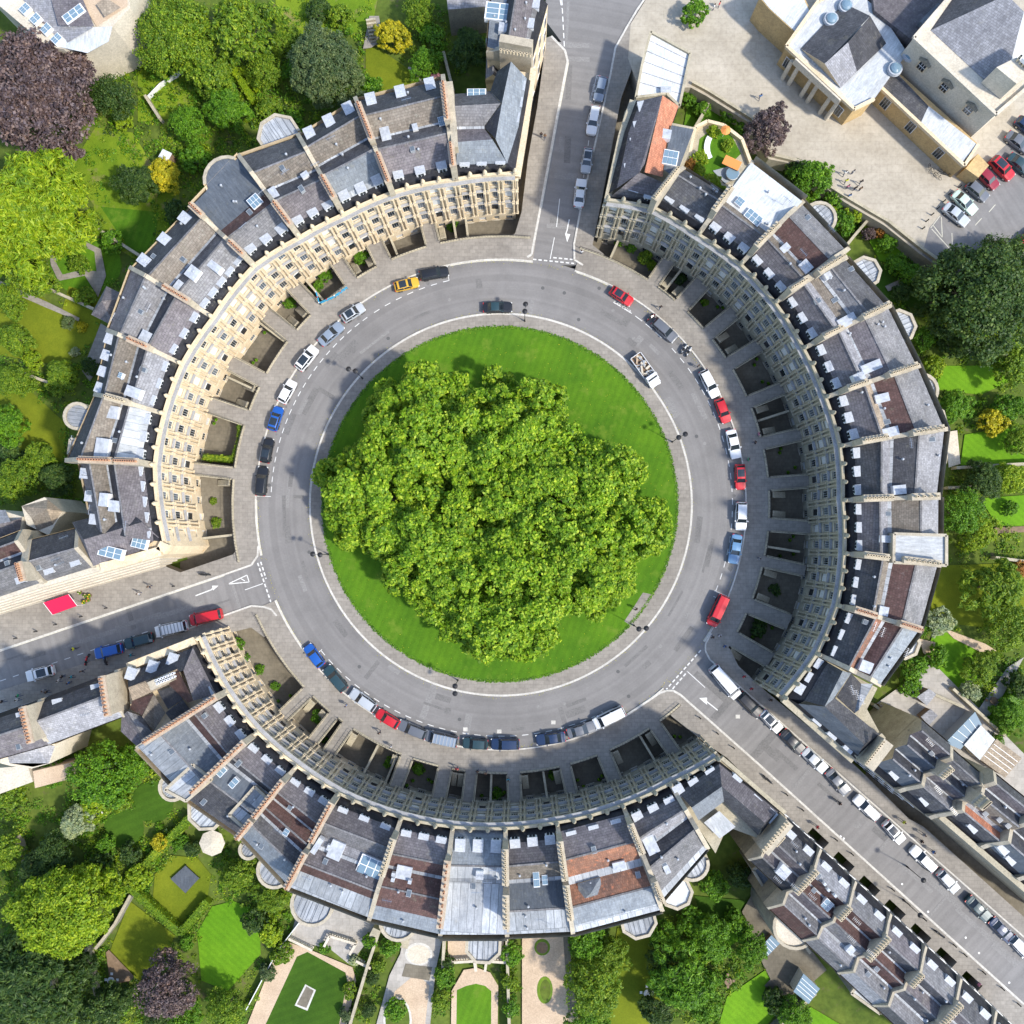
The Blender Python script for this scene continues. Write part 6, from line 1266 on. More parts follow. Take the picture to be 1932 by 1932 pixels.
PEOPLE = [
 (84, 1303, 100, 's_grey', 'person in grey at the right of the group on the west street pavement'), (90, 1305, 70, 's_black', 'person in black in the middle of the group on the west street pavement') ,
 (112, 1284, 70, 'white_paint', 'person in a white top, in front of the group by the white glass-roofed car'), (119, 1276, 80, 's_black', 'person in black behind the white glass-roofed car'), (136, 1277, 80, 's_teal', 'person in teal at the right end of the group near the red motorcycle'),
 (131, 1288, 60, 's_blue', 'person in blue near the gable wall of the west street'), (36, 1312, 90, 's_green', 'person in green walking at the far left pavement'), (34, 1320, 90, 'white_paint', 'person in white at the far left pavement'), (6, 1323, 90, 's_black', 'person in black at the left edge'),
 (156, 1266, 20, 's_black', 'person in black walking below the red motorcycle'), (248, 1236, 90, 's_teal', 'person in teal beside the dark estate on the west street'), (282, 1107, 0, 's_black', 'person in black outside the cream side-street house'), (262, 1120, 0, 'white_paint', 'person in white on the north pavement of the west street'),
 (653, 1331, 40, 's_blue', 'person in blue with a pushchair on the southwest pavement'), (716, 1382, 20, 's_black', 'person in black on the pavement behind the red hatchback'), (737, 1409, 30, 'white_paint', 'person in white beside the sunken courts, south pavement'), (862, 1450, 0, 's_red', 'person in red sitting by a court railing at the bottom'), (901, 1454, 0, 's_black', 'left one of two people in black at the bottom railings'), (916, 1458, 0, 's_brown', 'person in brown, right of the one in black at the bottom railings'), (959, 1470, 0, 's_teal', 'person in turquoise on a walkway of the southern crescent'),
 (1246, 580, 0, 's_black', 'person in black on the pavement above the dark grey estate'), (1317, 691, 50, 's_black', 'person in black standing behind the white estate on the east kerb'), (1431, 819, 90, 's_pink', 'person in pink on the eastern pavement'), (1424, 835, 90, 's_black', 'person in black below the one in pink on the eastern pavement'), (1411, 867, 90, 's_green', 'person in green on the eastern pavement by the white saloon'),
 (1432, 1054, 60, 's_grey', 'person in grey on the shaded eastern pavement'), (1344, 1202, 30, 's_black', 'person in black at the southeast corner'), (1357, 1199, 30, 'white_paint', 'person in white at the southeast corner'), (1367, 1219, 30, 's_blue', 'person in blue at the southeast corner'),
 (1403, 1276, 30, 's_red', 'person with a red umbrella top, upper of two by the long white van'), (1417, 1299, 30, 's_red', 'person in red, lower of two by the long white van'), (1453, 1320, 30, 's_black', 'person in black beside the railings of the long street'), (1200, 1149, 30, 's_black', 'person in black on the island path'),
 (1347, 14, 60, 'white_paint', 'person in white beside the round tree at the top'), (1357, 9, 60, 's_red', 'person in red beside the round tree at the top'), (1434, 183, 20, 's_blue', 'person in blue and orange alone in the middle of the square'), (1021, 255, 0, 's_black', 'person in black on the northern street pavement, left of a pair'), (1028, 258, 0, 's_brown', 'person in brown on the northern street pavement, right of a pair'), (1097, 476, 0, 'white_paint', 'person in white on the corner at the northern junction'),
 (1594, 327, 10, 'white_paint', 'person in white at the top left of the walking group in the square'), (1609, 325, 10, 's_grey', 'person in grey at the top right of the walking group in the square'), (1596, 342, 10, 's_yel', 'person in yellow in the walking group in the square'), (1624, 344, 10, 's_black', 'person in black at the right of the walking group'), (1599, 353, 10, 's_pink', 'person in pink in the walking group in the square'), (1613, 356, 10, 's_black', 'person in black low in the walking group beside the one in pink'), (1623, 357, 10, 's_brown', 'person in brown at the low right of the walking group'), (1602, 370, 10, 's_blue', 'person in blue at the bottom of the walking group in the square'),
 (1541, 1559, 45, 's_red', 'person with a red bag on the long street pavement'), (1704, 1550, 45, 's_yel', 'walker in high-visibility yellow on the long street'), (1742, 1574, 45, 's_grey', 'person in grey by the railings of the long street'), (1737, 1586, 45, 's_black', 'person in black beside the long street railings'), (1759, 1606, 45, 's_blue', 'person in dark blue by the long white estate'), (1845, 1855, 45, 's_pink', 'person in pink beside the lightwells of the long street')]
for t in PEOPLE: person(*t[:5], walk=(t[0] % 2 == 0))
def bike(u, v, dg, top, label):
    p = g(u, v, .5); M = Matrix.Translation((p.x, p.y, .0)) @ Matrix.Rotation(R(dg), 4, 'Z'); b = MB(); c = [(-.5, 0, .34), (.52, 0, .34)]
    for x, y, z in c:
        for i in range(12): a0, a1 = R(30*i), R(30*i+30); b.tube((x+.33*math.cos(a0), 0, z+.33*math.sin(a0)), (x+.33*math.cos(a1), 0, z+.33*math.sin(a1)), .02, 'rubber', 4)
    for A, C in (((-.5, 0, .34), (-.2, 0, .8)), ((-.2, 0, .8), (.4, 0, .8)), ((.4, 0, .9), (.52, 0, .34)), ((-.1, 0, .34), (.4, 0, .8)), ((.4, -.25, .98), (.4, .25, .98)), ((-.28, 0, .92), (-.1, 0, .92))): b.tube(A, C, .025, 'iron', 5)
    tag(put('bicycle', b.mesh('bicycle'), None, M), 'black bicycle ridden by the '+label, 'bicycle')
    Mp = M @ Matrix.Translation((-.15, 0, .12)) @ Matrix.Rotation(R(-90), 4, 'Z'); o = put('person', PM[0], None, Mp, [top, 'denim', 'skin']); tag(o, label, 'person'); put('hair', MH, o, Mp)
bike(141, 1224, 200, 's_yel', 'cyclist in high-visibility yellow on the west street'); bike(1580, 1512, 140, 's_black', 'cyclist in black riding up the long street')
# parked bicycles by the hall
for i, (u, v) in enumerate(((1826, 395-0), )): pass
bb = MB()
def rack(b):
    for x in (-.5, .5):
        for i in range(10): a0, a1 = R(36*i), R(36*i+36); b.tube((x+.33*math.cos(a0), 0, .34+.33*math.sin(a0)), (x+.33*math.cos(a1), 0, .34+.33*math.sin(a1)), .025, 'rubber', 4)
    b.tube((-.5, 0, .34), (.4, 0, .8), .03, 'iron', 5); b.tube((.5, 0, .34), (.4, 0, .95), .03, 'iron', 5); b.tube((-.3, 0, .9), (-.1, 0, .9), .05, 'iron', 5); b.tube((-.1, 0, .34), (-.2, 0, .85), .03, 'iron', 5)
MRK = shared('bicycle', rack)
for i, (u, v) in enumerate(((1783, 290), (1792, 298), (1752, 320), (1760, 327), (1768, 334), (1776, 326), (1784, 331))):
    tag(put('bicycle', MRK, None, Matrix.Translation(g(u, v, .13)) @ Matrix.Rotation(R(60+i*17), 4, 'Z')), ORD[i]+' bicycle in the cluster at the end of the ochre wing, counted from the wall', 'bicycle', 'parked bicycles by the hall')
# ------------------------------------------------------------------ trees and shrubs
RNG = np.random.default_rng(11)
def leaf_mesh(name, C, N_, size, mat, asp=1.0):
    """one pointed two-faced leaf spray per centre"""
    n = len(C); up = RNG.normal(size=(n, 3)); t = np.cross(N_, up); t /= np.linalg.norm(t, axis=1)[:, None]+1e-9; s_ = np.cross(N_, t)
    l = size*RNG.uniform(.6, 1.35, n)[:, None]; wd = l*RNG.uniform(.45, .75, n)[:, None]*asp; drop = N_*l*RNG.uniform(-.25, .1, n)[:, None]
    V = np.stack([C-t*l/2, C-s_*wd/2+drop*.3, C+t*l/2+drop, C+s_*wd/2+drop*.3], 1).reshape(-1, 3)
    me = bpy.data.meshes.new(name); me.vertices.add(4*n); me.loops.add(4*n); me.polygons.add(n)
    me.vertices.foreach_set('co', V.astype(np.float32).ravel()); me.loops.foreach_set('vertex_index', np.arange(4*n, dtype=np.int32))
    me.polygons.foreach_set('loop_start', np.arange(0, 4*n, 4, dtype=np.int32)); me.polygons.foreach_set('loop_total', np.full(n, 4, np.int32)); me.update(calc_edges=True); me.materials.append(MAT['leaf_'+mat]); return me
def unit(v): return v/(np.linalg.norm(v, axis=1)[:, None]+1e-9)
def crown(name, Rr, hh, nl, npf, nlf, size, mat, seed=0, lob=.36, puff=.42, tight=1.0, irregular=.3, asp=1.0, zv=.86):
    """Rr radius, hh crown height; limbs -> lobes -> puffs -> leaves; origin at the crown's base"""
    r_ = np.random.default_rng(seed); ph = r_.uniform(0, 6.28, 4)
    def outl(a): return 1+irregular*(.5*np.sin(2*a+ph[0])+.35*np.sin(3*a+ph[1])+.3*np.sin(5*a+ph[2])+.2*np.sin(7*a+ph[3]))
    # lobes laid over a dome by golden angle
    i = np.arange(nl); a = i*2.39996+r_.uniform(-.35, .35, nl); f = np.sqrt((i+.5)/nl)
    rr = f*(1-lob*.75)*Rr*outl(a)*r_.uniform(.86, 1.06, nl); z = hh*(.38+.46*np.sqrt(np.clip(1-f**2, 0, 1)))*r_.uniform(zv, 1.1, nl)
    LC = np.stack([rr*np.cos(a), rr*np.sin(a), z], 1); LR = Rr*lob*r_.uniform(.62, 1.15, nl)
    # lower ring to close the skirt
    m = max(5, nl//3); a2 = np.arange(m)*6.283/m+r_.uniform(-.3, .3, m); rr2 = (1-lob*.8)*Rr*outl(a2)*.92
    LC = np.concatenate([LC, np.stack([rr2*np.cos(a2), rr2*np.sin(a2), hh*r_.uniform(.2, .36, m)], 1)]); LR = np.concatenate([LR, Rr*lob*r_.uniform(.6, .9, m)])
    PC = []; PR = []; PN = []
    for c, lr in zip(LC, LR):
        d = unit(r_.normal(size=(npf, 3))); d[:, 2] = np.abs(d[:, 2])*r_.choice([1, 1, 1, -.5], npf); ctr = np.array([0, 0, hh*.35]); out = c-ctr; out /= np.linalg.norm(out)+1e-9
        d = unit(d+out*.55); rad_ = lr*r_.uniform(.72, 1.12, npf)[:, None]
        PC.append(c+d*rad_*np.array([1, 1, .8])); PR.append(lr*puff*r_.uniform(.55, 1.2, npf)); PN.append(d)
    PC = np.concatenate(PC); PR = np.concatenate(PR); PN = np.concatenate(PN); n = len(PC)
    d = unit(r_.normal(size=(n, nlf, 3)).reshape(-1, 3)).reshape(n, nlf, 3); d = d+PN[:, None]*.5; d /= np.linalg.norm(d, axis=2)[..., None]
    C = PC[:, None]+d*(PR[:, None]*r_.uniform(.35, 1.1, (n, nlf))**tight)[..., None]*np.array([1, 1, .75])
    Nn_ = unit((d*.8+np.array([0, 0, .75])+r_.normal(size=(n, nlf, 3))*.55).reshape(-1, 3))
    C = C.reshape(-1, 3); k_ = C[:, 2] > -.1
    return leaf_mesh(name, C[k_], Nn_[k_], size, mat, asp)
def trunk_mesh(Rr, hh, th, seed=0):
    r_ = random.Random(seed); b = MB(); b.tube((0, 0, 0), (0, 0, th), Rr*.055, 'bark', 8, Rr*.042)
    for i in range(7):
        a = i*2.4+r_.uniform(-.3, .3); e = Vector((math.cos(a)*Rr*.5, math.sin(a)*Rr*.5, th+hh*r_.uniform(.4, .7))); mid = Vector((e.x*.35, e.y*.35, th+hh*.2))
        b.tube((0, 0, th*.9), mid, Rr*.03, 'bark', 6, Rr*.02); b.tube(mid, e, Rr*.02, 'bark', 5, Rr*.008)
        for j in range(2): b.tube(mid.lerp(e, .5), mid.lerp(e, .5)+Vector((r_.uniform(-1, 1), r_.uniform(-1, 1), r_.uniform(.2, .8)))*Rr*.22, Rr*.01, 'bark', 4, Rr*.004)
    return b.mesh('trunk')
CM = {}
for sd_ in range(3): CM['big', sd_] = (crown('crown', 9.0, 9.5, (26, 44, 34)[sd_], (26, 22, 24)[sd_], (44, 34, 40)[sd_], (.5, .95, .6)[sd_], 'm', 40+sd_, lob=(.36, .26, .3)[sd_], asp=(1, .4, .7)[sd_]), trunk_mesh(9, 9.5, 4, sd_), 9.0, 4.0)
for sd_ in range(4): CM['mid', sd_] = (crown('crown', 4.0, 5.0, (15, 24, 12, 20)[sd_], (17, 13, 20, 14)[sd_], 30, (.36, .6, .3, .45)[sd_], 'm', 60+sd_, lob=(.4, .3, .46, .34)[sd_], irregular=(.3, .45, .35, .5)[sd_], asp=(1, .4, 1, .6)[sd_]), trunk_mesh(4, 5, 2.0, sd_), 4.0, 2.0)
for sd_ in range(3): CM['small', sd_] = (crown('crown', 1.8, 2.3, 9, 12, 26, .27, 'm', 80+sd_, lob=.45), trunk_mesh(1.8, 2.3, .5, sd_), 1.8, .5)
for sd_ in range(2): CM['shrub', sd_] = (crown('foliage', 1.0, 1.1, 7, 9, 20, .22, 'm', 90+sd_, lob=.5), None, 1.0, 0)
for sd_ in range(1): CM['dome', sd_] = (crown('crown', 4.0, 4.6, 34, 18, 24, .34, 'm', 95+sd_, lob=.24, puff=.5, irregular=.05), trunk_mesh(4, 5, 1.2, sd_), 4.0, 1.2)
cnt = [0]
def tree(u, v, r_, key, label, z0=-3.0, group=None, shape=None, kind=None, rx=None, rot=None, hs=1.0):
    """u, v, r: centre and radius of the crown as photographed, in survey units"""
    rw = r_*S*.93; kd = kind or ('big' if rw > 5.6 else 'mid' if rw > 2.5 else 'small' if rw > 1.1 else 'shrub'); n_ = {'big': 3, 'mid': 4, 'small': 3, 'shrub': 2, 'dome': 1}[kd]
    cr, tr, R0, th = CM[kd, cnt[0] % n_]; cnt[0] += 1; s_ = rw/R0; sy = 1.0 if rx is None else rx
    zc = z0+(th+{'big': 5.5, 'mid': 2.8, 'small': 1.2, 'shrub': .6, 'dome': 2.6}[kd])*s_*hs; p = g(u, v, zc); rt_ = rnd.uniform(0, 6.28) if rot is None else R(rot)
    nm, ct = ('tree', 'tree') if kd in ('big', 'mid', 'dome') or 'tree' in label else ('shrub', 'shrub')
    M = Matrix.Translation((p.x, p.y, z0)) @ Matrix.Rotation(rt_, 4, 'Z') @ Matrix.Diagonal((s_, s_*sy, s_*hs, 1))
    if tr is None: o = put(nm, cr, None, M, ['leaf_'+key]); return tag(o, label, ct, group)
    root = empty(nm, M, label, ct, group); o = put('crown', cr, root, M @ Matrix.Translation((0, 0, th)), ['leaf_'+key]); put('trunk', tr, root); return root
# the planes of the central lawn
PL = [(806, 812, 134, 21, 'plane tree at the upper left of the central clump'), (962, 842, 140, 21, 'plane tree at the top of the central clump, behind the open lawn'), (714, 945, 124, 19.5, 'plane tree on the left of the central clump, with a branch over the road'),
      (825, 1035, 128, 20, 'plane tree at the lower left of the central clump'), (1086, 955, 162, 21, 'plane tree on the right of the central clump'), (955, 1100, 164, 21, 'plane tree at the bottom of the central clump'), (1112, 1078, 92, 19, 'smaller plane crown at the lower right of the central clump')]
for i, (u, v, r_, zt, lb) in enumerate(PL):
    hh = 13.0; zt -= 7; th = zt-hh-.5; zc = th+hh*.55; Rr = r_*S*(1-zc/H)*.99; p = g(u, v, zc)
    M = Matrix.Translation((p.x, p.y, .15)); root = empty('plane_tree', M, lb, 'tree', 'great plane trees of the circus')
    put('crown', crown('crown', Rr, hh, 46, 30, 42, .55, 'p', 20+i, lob=.2, puff=.36, irregular=.26, tight=.8, zv=.66), root, M @ Matrix.Translation((0, 0, th))); put('trunk', trunk_mesh(Rr, hh, th, i), root)
def spray(pts, root_label): pass
T = [
 # top left park
 (62, 172, 128, 'u', 'huge copper beech tree at the left'), (55, 402, 118, 'y', 'big lime-green tree below the copper beech'), (212, 182, 44, 'd', 'dark tree right of the copper beech'), (232, 230, 19, 'y', 'small round lime bush beside a little shed'), (309, 330, 35, 'Y', 'round yellow-leaved tree in the upper left garden'), (258, 345, 42, 'd', 'dark blue-green tree left of the round yellow tree'),
 (330, 62, 78, 'm', 'broad green tree below the top left building'), (455, 52, 70, 'm', 'olive-green feathery tree at the top, left of the bare garden path'), (395, 140, 52, 'm', 'mid green tree in the middle of the upper left garden'), (430, 205, 45, 'v', 'green tree above the round stone apse'), (355, 235, 38, 'v', 'bushy green tree above the round yellow tree'), (612, 128, 78, 'g', 'grey-green feathery tree above the row of orange chimneys'), (700, 172, 28, 'v', 'rounded bush at the right foot of the grey-green tree'),
 (738, 68, 30, 'Y', 'bright yellow rounded conifer tree'), (815, 68, 27, 'v', 'spiky dark green shrub right of the yellow conifer'), (802, 118, 32, 'v', 'glossy green bush below the spiky shrub'), (820, 152, 17, 'Q', 'pink flowering shrub beside the chimney wall'), (885, 88, 40, 'd', 'dark tree in the yard behind the corner house'), (790, 20, 34, 'm', 'green hedge tree at the top centre'), (640, 30, 24, 'm', 'upright green bush near the top, left of the stone steps'), (600, 20, 26, 'd', 'dark upright bush at the top'), (540, 80, 34, 'm', 'olive bush between the two feathery trees'), (545, 232, 28, 'v', 'green bush beside the octagonal lead bay'), (505, 205, 26, 'm', 'shaggy green bush behind the octagonal lead bay'), (640, 245, 20, 'm', 'green bush close behind the second orange chimney row'),
 (560, 140, 30, 'v', 'fresh green bush at the left foot of the grey-green tree'), (500, 130, 36, 'm', 'leafy green tree left of the grey-green one'), (300, 120, 30, 'v', 'low green tree near the fallen white rail'), (370, 300, 30, 'v', 'green bush left of the stone apse'), (330, 400, 26, 'd', 'dark bush in the shade left of the flat blue roof'), (250, 40, 34, 'v', 'green bush against the top left building'), (178, 420, 24, 'm', 'bush at the right foot of the lime-green tree'), (60, 520, 46, 'm', 'green tree in the left garden below the lime-green tree'), (210, 455, 24, 'v', 'low bush beside the mossy garden wall'), (150, 500, 22, 'm', 'mossy bush ringed by the round garden path'),
 # left gardens
 (20, 560, 36, 'm', 'green bush at the left edge beside a narrow path'), (30, 640, 34, 'm', 'green bush at the left edge above the lawns'), (158, 560, 22, 'm', 'bush behind the hip-roofed pavilion'), (155, 616, 11, 'Y', 'tiny round yellow bush on the left lawn'), (128, 608, 14, 'g', 'small grey-green bush beside the tiny yellow one'), (142, 664, 10, 'w', 'small pale clipped ball bush on the left'), (115, 708, 34, 'm', 'dark-leaved bush below the pale clipped ball'), (30, 720, 36, 'm', 'spreading bush at the left edge, mid height'), (12, 800, 40, 'v', 'green tree at the left edge beside the lower lawn'), (75, 862, 32, 'm', 'lime-tinged tree left of the domed bay'), (105, 900, 34, 'd', 'dark tree tight against the western houses'), (35, 905, 44, 'm', 'leafy tree above the brown rear roofs'), (60, 680, 20, 'y', 'pale green bush by the mossy wall end'), (20, 855, 30, 'd', 'dark bush at the left edge'), (170, 690, 18, 'd', 'dark bush against the western attic windows'),
 # bottom left
 (190, 1462, 62, 'v', 'leafy green tree below the purple corner roofs'), (250, 1440, 40, 'v', 'green bush under the blue hipped lead roof'), (100, 1455, 30, 'v', 'bush against the cream terraces'), (142, 1552, 33, 'w', 'pale round variegated tree'), (180, 1520, 30, 'y', 'lime shrub above the pale variegated tree'), (225, 1510, 26, 'm', 'green bush between lawn and pale tree'), (120, 1722, 92, 'y', 'big bright feathery tree in the lower left'), (70, 1640, 40, 'd', 'dark tree at the lower left above the big bright one'), (105, 1610, 40, 'd', 'dark bush left of the pale variegated tree, lower'), (20, 1500, 30, 'm', 'bush beside the paved yard at the left edge'), (12, 1610, 36, 'm', 'green tree at the left edge, lower part'), (50, 1862, 96, 'd', 'huge dark green tree in the bottom left corner'), (300, 1690, 0, 'm', ''),
 (316, 1862, 60, 'u', 'dark purple-brown bare-looking tree at the bottom'), (345, 1925, 38, 'v', 'bright green tree at the bottom edge'), (180, 1650, 34, 'm', 'fresh green bush above the big bright tree'), (190, 1640, 30, 'd', 'dark shrub mass left of the yellow hedge end'), (300, 1590, 18, 'Y', 'yellow spreading shrub by the long clipped hedge'), (262, 1650, 26, 'y', 'lime shrub row beside the long clipped hedge'), (247, 1612, 24, 'd', 'dark bush below the double round lawn'), (200, 1590, 18, 'v', 'small bush with orange flowers'), (340, 1590, 16, 'v', 'green bush above the trampoline lawn'), (363, 1600, 18, 'd', 'dark rounded bush left of the white octagonal parasol'), (450, 1650, 34, 'm', 'brown-green tree right of the white octagonal parasol'), (520, 1690, 36, 'm', 'bush below the round lead bays'), (512, 1760, 26, 'y', 'bright lime bush at the left of the formal garden'), (480, 1740, 26, 'd', 'dark bush left of the formal garden'), (352, 1778, 15, 'v', 'bush at the corner of the clipped hedges'), (225, 1885, 34, 'd', 'dark tree between the corner giant and the purple tree'), (425, 1905, 40, 'm', 'brownish tree at the bottom, right of the purple one'), (300, 1915, 34, 'd', 'dark bush at the bottom edge near the bright green tree'), (190, 1905, 44, 'd', 'dark tree at the bottom edge left'), (150, 1830, 36, 'd', 'dark bush along the lower left wall'),
 # formal gardens
 (700, 1775, 16, 'v', 'green bush at the head of the second formal garden'), (735, 1788, 20, 'v', 'leafy bush beside the garden steps'), (715, 1820, 15, 'm', 'clipped bush halfway down the second garden wall'), (702, 1845, 14, 'd', 'dark ball bush beside the pale garden wall'), (695, 1905, 16, 'd', 'ball bush at the bottom of the pale garden wall'), (668, 1812, 12, 'w', 'pale potted shrub on the terrace corner'), (660, 1870, 16, 'm', 'shrub in the border right of the first formal lawn'), (655, 1915, 16, 'g', 'blue-flecked shrub at the foot of that border'), (612, 1790, 12, 'v', 'planted bed in front of the stone balustrade'), (530, 1800, 22, 'm', 'shrub at the top left corner of the formal lawn'), (505, 1835, 18, 'g', 'flowering shrub beside the white garden fence'),
 (838, 1840, 22, 'v', 'green shrub left of the arched lawn path'), (832, 1885, 20, 'm', 'shrub in the border of the arched lawn, lower'), (842, 1815, 16, 'd', 'dark shrub under the small balustrade'), (968, 1800, 22, 'v', 'tall flowering bush at the head of the sandy garden'), (960, 1850, 18, 'm', 'border shrub between arched lawn and sandy garden'), (965, 1900, 20, 'v', 'border shrub low between arched lawn and sandy garden'), (748, 1905, 22, 'v', 'planted oval bed in the second formal garden'),
 # bottom centre right
 (1105, 1775, 42, 'v', 'leafy tree right of the sandy garden, upper'), (1150, 1800, 36, 'm', 'olive tree right of the sandy garden, middle'), (1120, 1860, 58, 'm', 'brown-green tree right of the sandy garden, lower'), (1110, 1925, 36, 'v', 'green tree on the bottom edge right of the sandy garden'), (1255, 1765, 32, 'v', 'green bush below the octagonal lead bay'), (1290, 1850, 62, 'v', 'big green tree beside the bright corner lawn'), (1250, 1812, 36, 'd', 'dark bush in the middle of the lower gardens'), (1419, 1788, 33, 'v', 'dark glossy tree beside the small white-roofed shed'), (1345, 1670, 28, 'v', 'green tree under the curved white lead terrace'), (1300, 1735, 26, 'v', 'bush right of the octagonal lead bay'), (1390, 1740, 24, 'v', 'bush between the round clipped tree and the yard'), (1330, 1900, 36, 'v', 'leafy tree at the bottom, left of the bright lawn'), (1395, 1650, 26, 'd', 'dark shrub in the yard behind the corner house'), (1240, 1905, 36, 'd', 'dark tree on the bottom edge among lawns'), (1205, 1870, 0, 'v', ''), (1500, 1915, 34, 'v', 'bright tree at the bottom edge beside the white rear building'), (1460, 1890, 24, 'd', 'hedge tree beside the slanting wall'), (1350, 1845, 16, 'v', 'shrub with orange flowers near the garden table'),
 # right
 (1850, 560, 108, 'd', 'great dark evergreen tree on the right'), (1905, 500, 62, 'd', 'dark tree under the car park'), (1775, 560, 42, 'd', 'dark tree left of the great evergreen'), (1745, 640, 22, 'v', 'bush beside the octagonal bays'), (1800, 650, 30, 'd', 'dark shrub in the shade of the great evergreen'), (1762, 692, 24, 'y', 'yellow-green shrub above the upper right lawn'), (1700, 550, 20, 'd', 'dark bush by the narrow stone path'), (1915, 690, 44, 'm', 'green tree at the right edge beside the lawn'), (1800, 770, 34, 'v', 'green tree between the two right lawns'), (1872, 795, 28, 'Y', 'orange-yellow shrub in the right garden'), (1905, 770, 30, 'v', 'green bush right of the orange-yellow shrub'), (1925, 830, 32, 'm', 'green tree at the right edge, beside the middle lawn'), (1855, 905, 40, 'd', 'dark tree below the stone garden wall'), (1815, 965, 44, 'v', 'lush tree right of the pale lead box roof'), (1850, 1005, 34, 'y', 'yellow-green tree beside the curved brick path'), (1905, 900, 34, 'y', 'yellow-green tree at the right edge'), (1880, 1110, 58, 'm', 'open-branched tree casting shade on the right lawn'), (1905, 1180, 50, 'm', 'big olive tree at the right edge, lower'), (1770, 1175, 30, 'w', 'pale grey-green shrub on the right lawn'), (1745, 1180, 20, 'v', 'bush below the brown tiled roof'), (1725, 1262, 28, 'v', 'dark green bush below the octagonal white bay'), (1716, 1292, 22, 'v', 'palm-like fan-leaved shrub below the white bay'), (1850, 1260, 34, 'm', 'tree with white blossom in the right garden'), (1830, 1305, 22, 'w', 'white flowering shrub below the blossom tree'), (1905, 1350, 34, 'v', 'green hedge tree at the right edge behind the sheds'), (1925, 1290, 30, 'd', 'dark tree at the right edge beside the patio'), (1770, 1240, 24, 'v', 'green bush in front of the white bay terrace'), (1925, 1075, 18, 'o', 'orange flowering bush at the right edge'), (1905, 960, 16, 'v', 'small bush by the right edge path'), (1880, 1400, 16, 'v', 'small bush behind the white-roofed conservatory'),
 # north east
 (1447, 245, 46, 'u', 'purple-leaved tree on the edge of the square'), (1532, 335, 42, 'v', 'dense green tree beside the walking group'), (1500, 325, 28, 'd', 'dark bush between the purple and the dense green tree'), (1310, 22, 27, 'v', 'round tree alone on the paving at the top'), (1574, 375, 24, 'v', 'bright bush below the dense green tree'), (1590, 420, 26, 'v', 'mixed shrubs right of the semicircular bay'), (1615, 400, 22, 'y', 'lime shrub against the garden wall of the square'), (1560, 400, 20, 'y', 'yellow-green shrub hugging the semicircular bay'), (1635, 432, 0, 'o', ''), (1662, 437, 14, 'o', 'orange-red shrub in the little walled lawn'), (1640, 440, 14, 'u', 'dark red shrub beside the orange-red one'), (1672, 460, 20, 'v', 'green bush in the little walled lawn'), (1720, 520, 26, 'v', 'bush below the garden shed by the square'), (1690, 500, 22, 'v', 'bush behind the eastern houses near the wall'),
 (1298, 188, 16, 'v', 'small garden bush under the white lead roof'), (1325, 205, 18, 'v', 'leafy shrub inside the garden wall corner'), (1378, 215, 20, 'v', 'green shrub in the strip below the square wall'), (1405, 238, 18, 'v', 'second green shrub in the strip below the square wall')]
for t in T:
    if t[2] <= 0: continue
    u, v, r_, k, lb = t
    z0 = .1 if (u, v) in ((1310, 22), (1447, 245)) else -3.0
    tree(u, v, r_, k, lb, z0=z0, rx=1.35 if 'conifer' in lb else None, rot=55 if 'conifer' in lb else None, hs=.8 if k == 'u' and r_ > 100 else 1)
tree(1339, 1771, 45, 'v', 'round clipped dense tree with overlapping leaves', kind='dome')
for u, v, r_, k, lb in ((1320, 298, 17, 'y', 'left-hand lime shrub on the roof garden'), (1303, 312, 14, 'o', 'orange and yellow shrub on the roof garden'), (1318, 325, 15, 'y', 'lime shrub at the front of the roof garden'), (1345, 343, 18, 'y', 'large shrub beside the roof garden deck'), (1346, 247, 13, 'y', 'round lime bush beside the orange parasol'), (1372, 274-0, 12, 'y', 'lime bush right of the curved bench'), (1362, 358, 10, 'y', 'potted shrub below the hot tub')):
    tree(u, v, r_, k, lb, z0=5.0)
# planting inside the sunken front courts
sct = {}
for i, (u, v, r_, k) in enumerate([(852, 424, 13, 'v'), (680, 482, 18, 'v'), (612, 520, 15, 'v'), (600, 540, 12, 'v'), (548, 572, 12, 'v'), (835, 470-28, 5, 'm'), (1218, 485, 15, 'm'), (1230, 500, 11, 'y'), (1170, 452, 14, 'v'), (1190, 466, 12, 'v'), (1285, 525, 13, 'd'), (1330, 570, 8, 'm'), (1430, 1188, 17, 'd'), (1436, 1172, 13, 'v'), (1462, 1112, 12, 'd'), (445, 1218, 16, 'v'), (490, 1262, 10, 'v'), (520, 1295, 10, 'v'), (598, 1352, 14, 'v'), (608, 1365, 11, 'v'), (735, 1438, 11, 'v'), (790, 1452, 13, 'v'), (938, 1497, 12, 'v'), (1043, 1462, 10, 'v'), (408, 985, 11, 'm'), (402, 945, 8, 'm'), (462, 1242, 10, 'v'), (1290, 560, 7, 'm')]):
    scn = 0
    side = 'northwest' if v < 700 and u < 1000 or (u < 450 and v < 1100) else 'eastern' if u > 1100 and v < 1300 else 'southern'
    sct[side] = sct.get(side, -1)+1; tree(u, v, r_, k, f'{ORD[sct[side]]} leafy shrub in the sunken courts of the {side} crescent, counted from the '+('north' if side != 'southern' else 'west'), group='shrubs in the front courts of the '+side+' crescent')
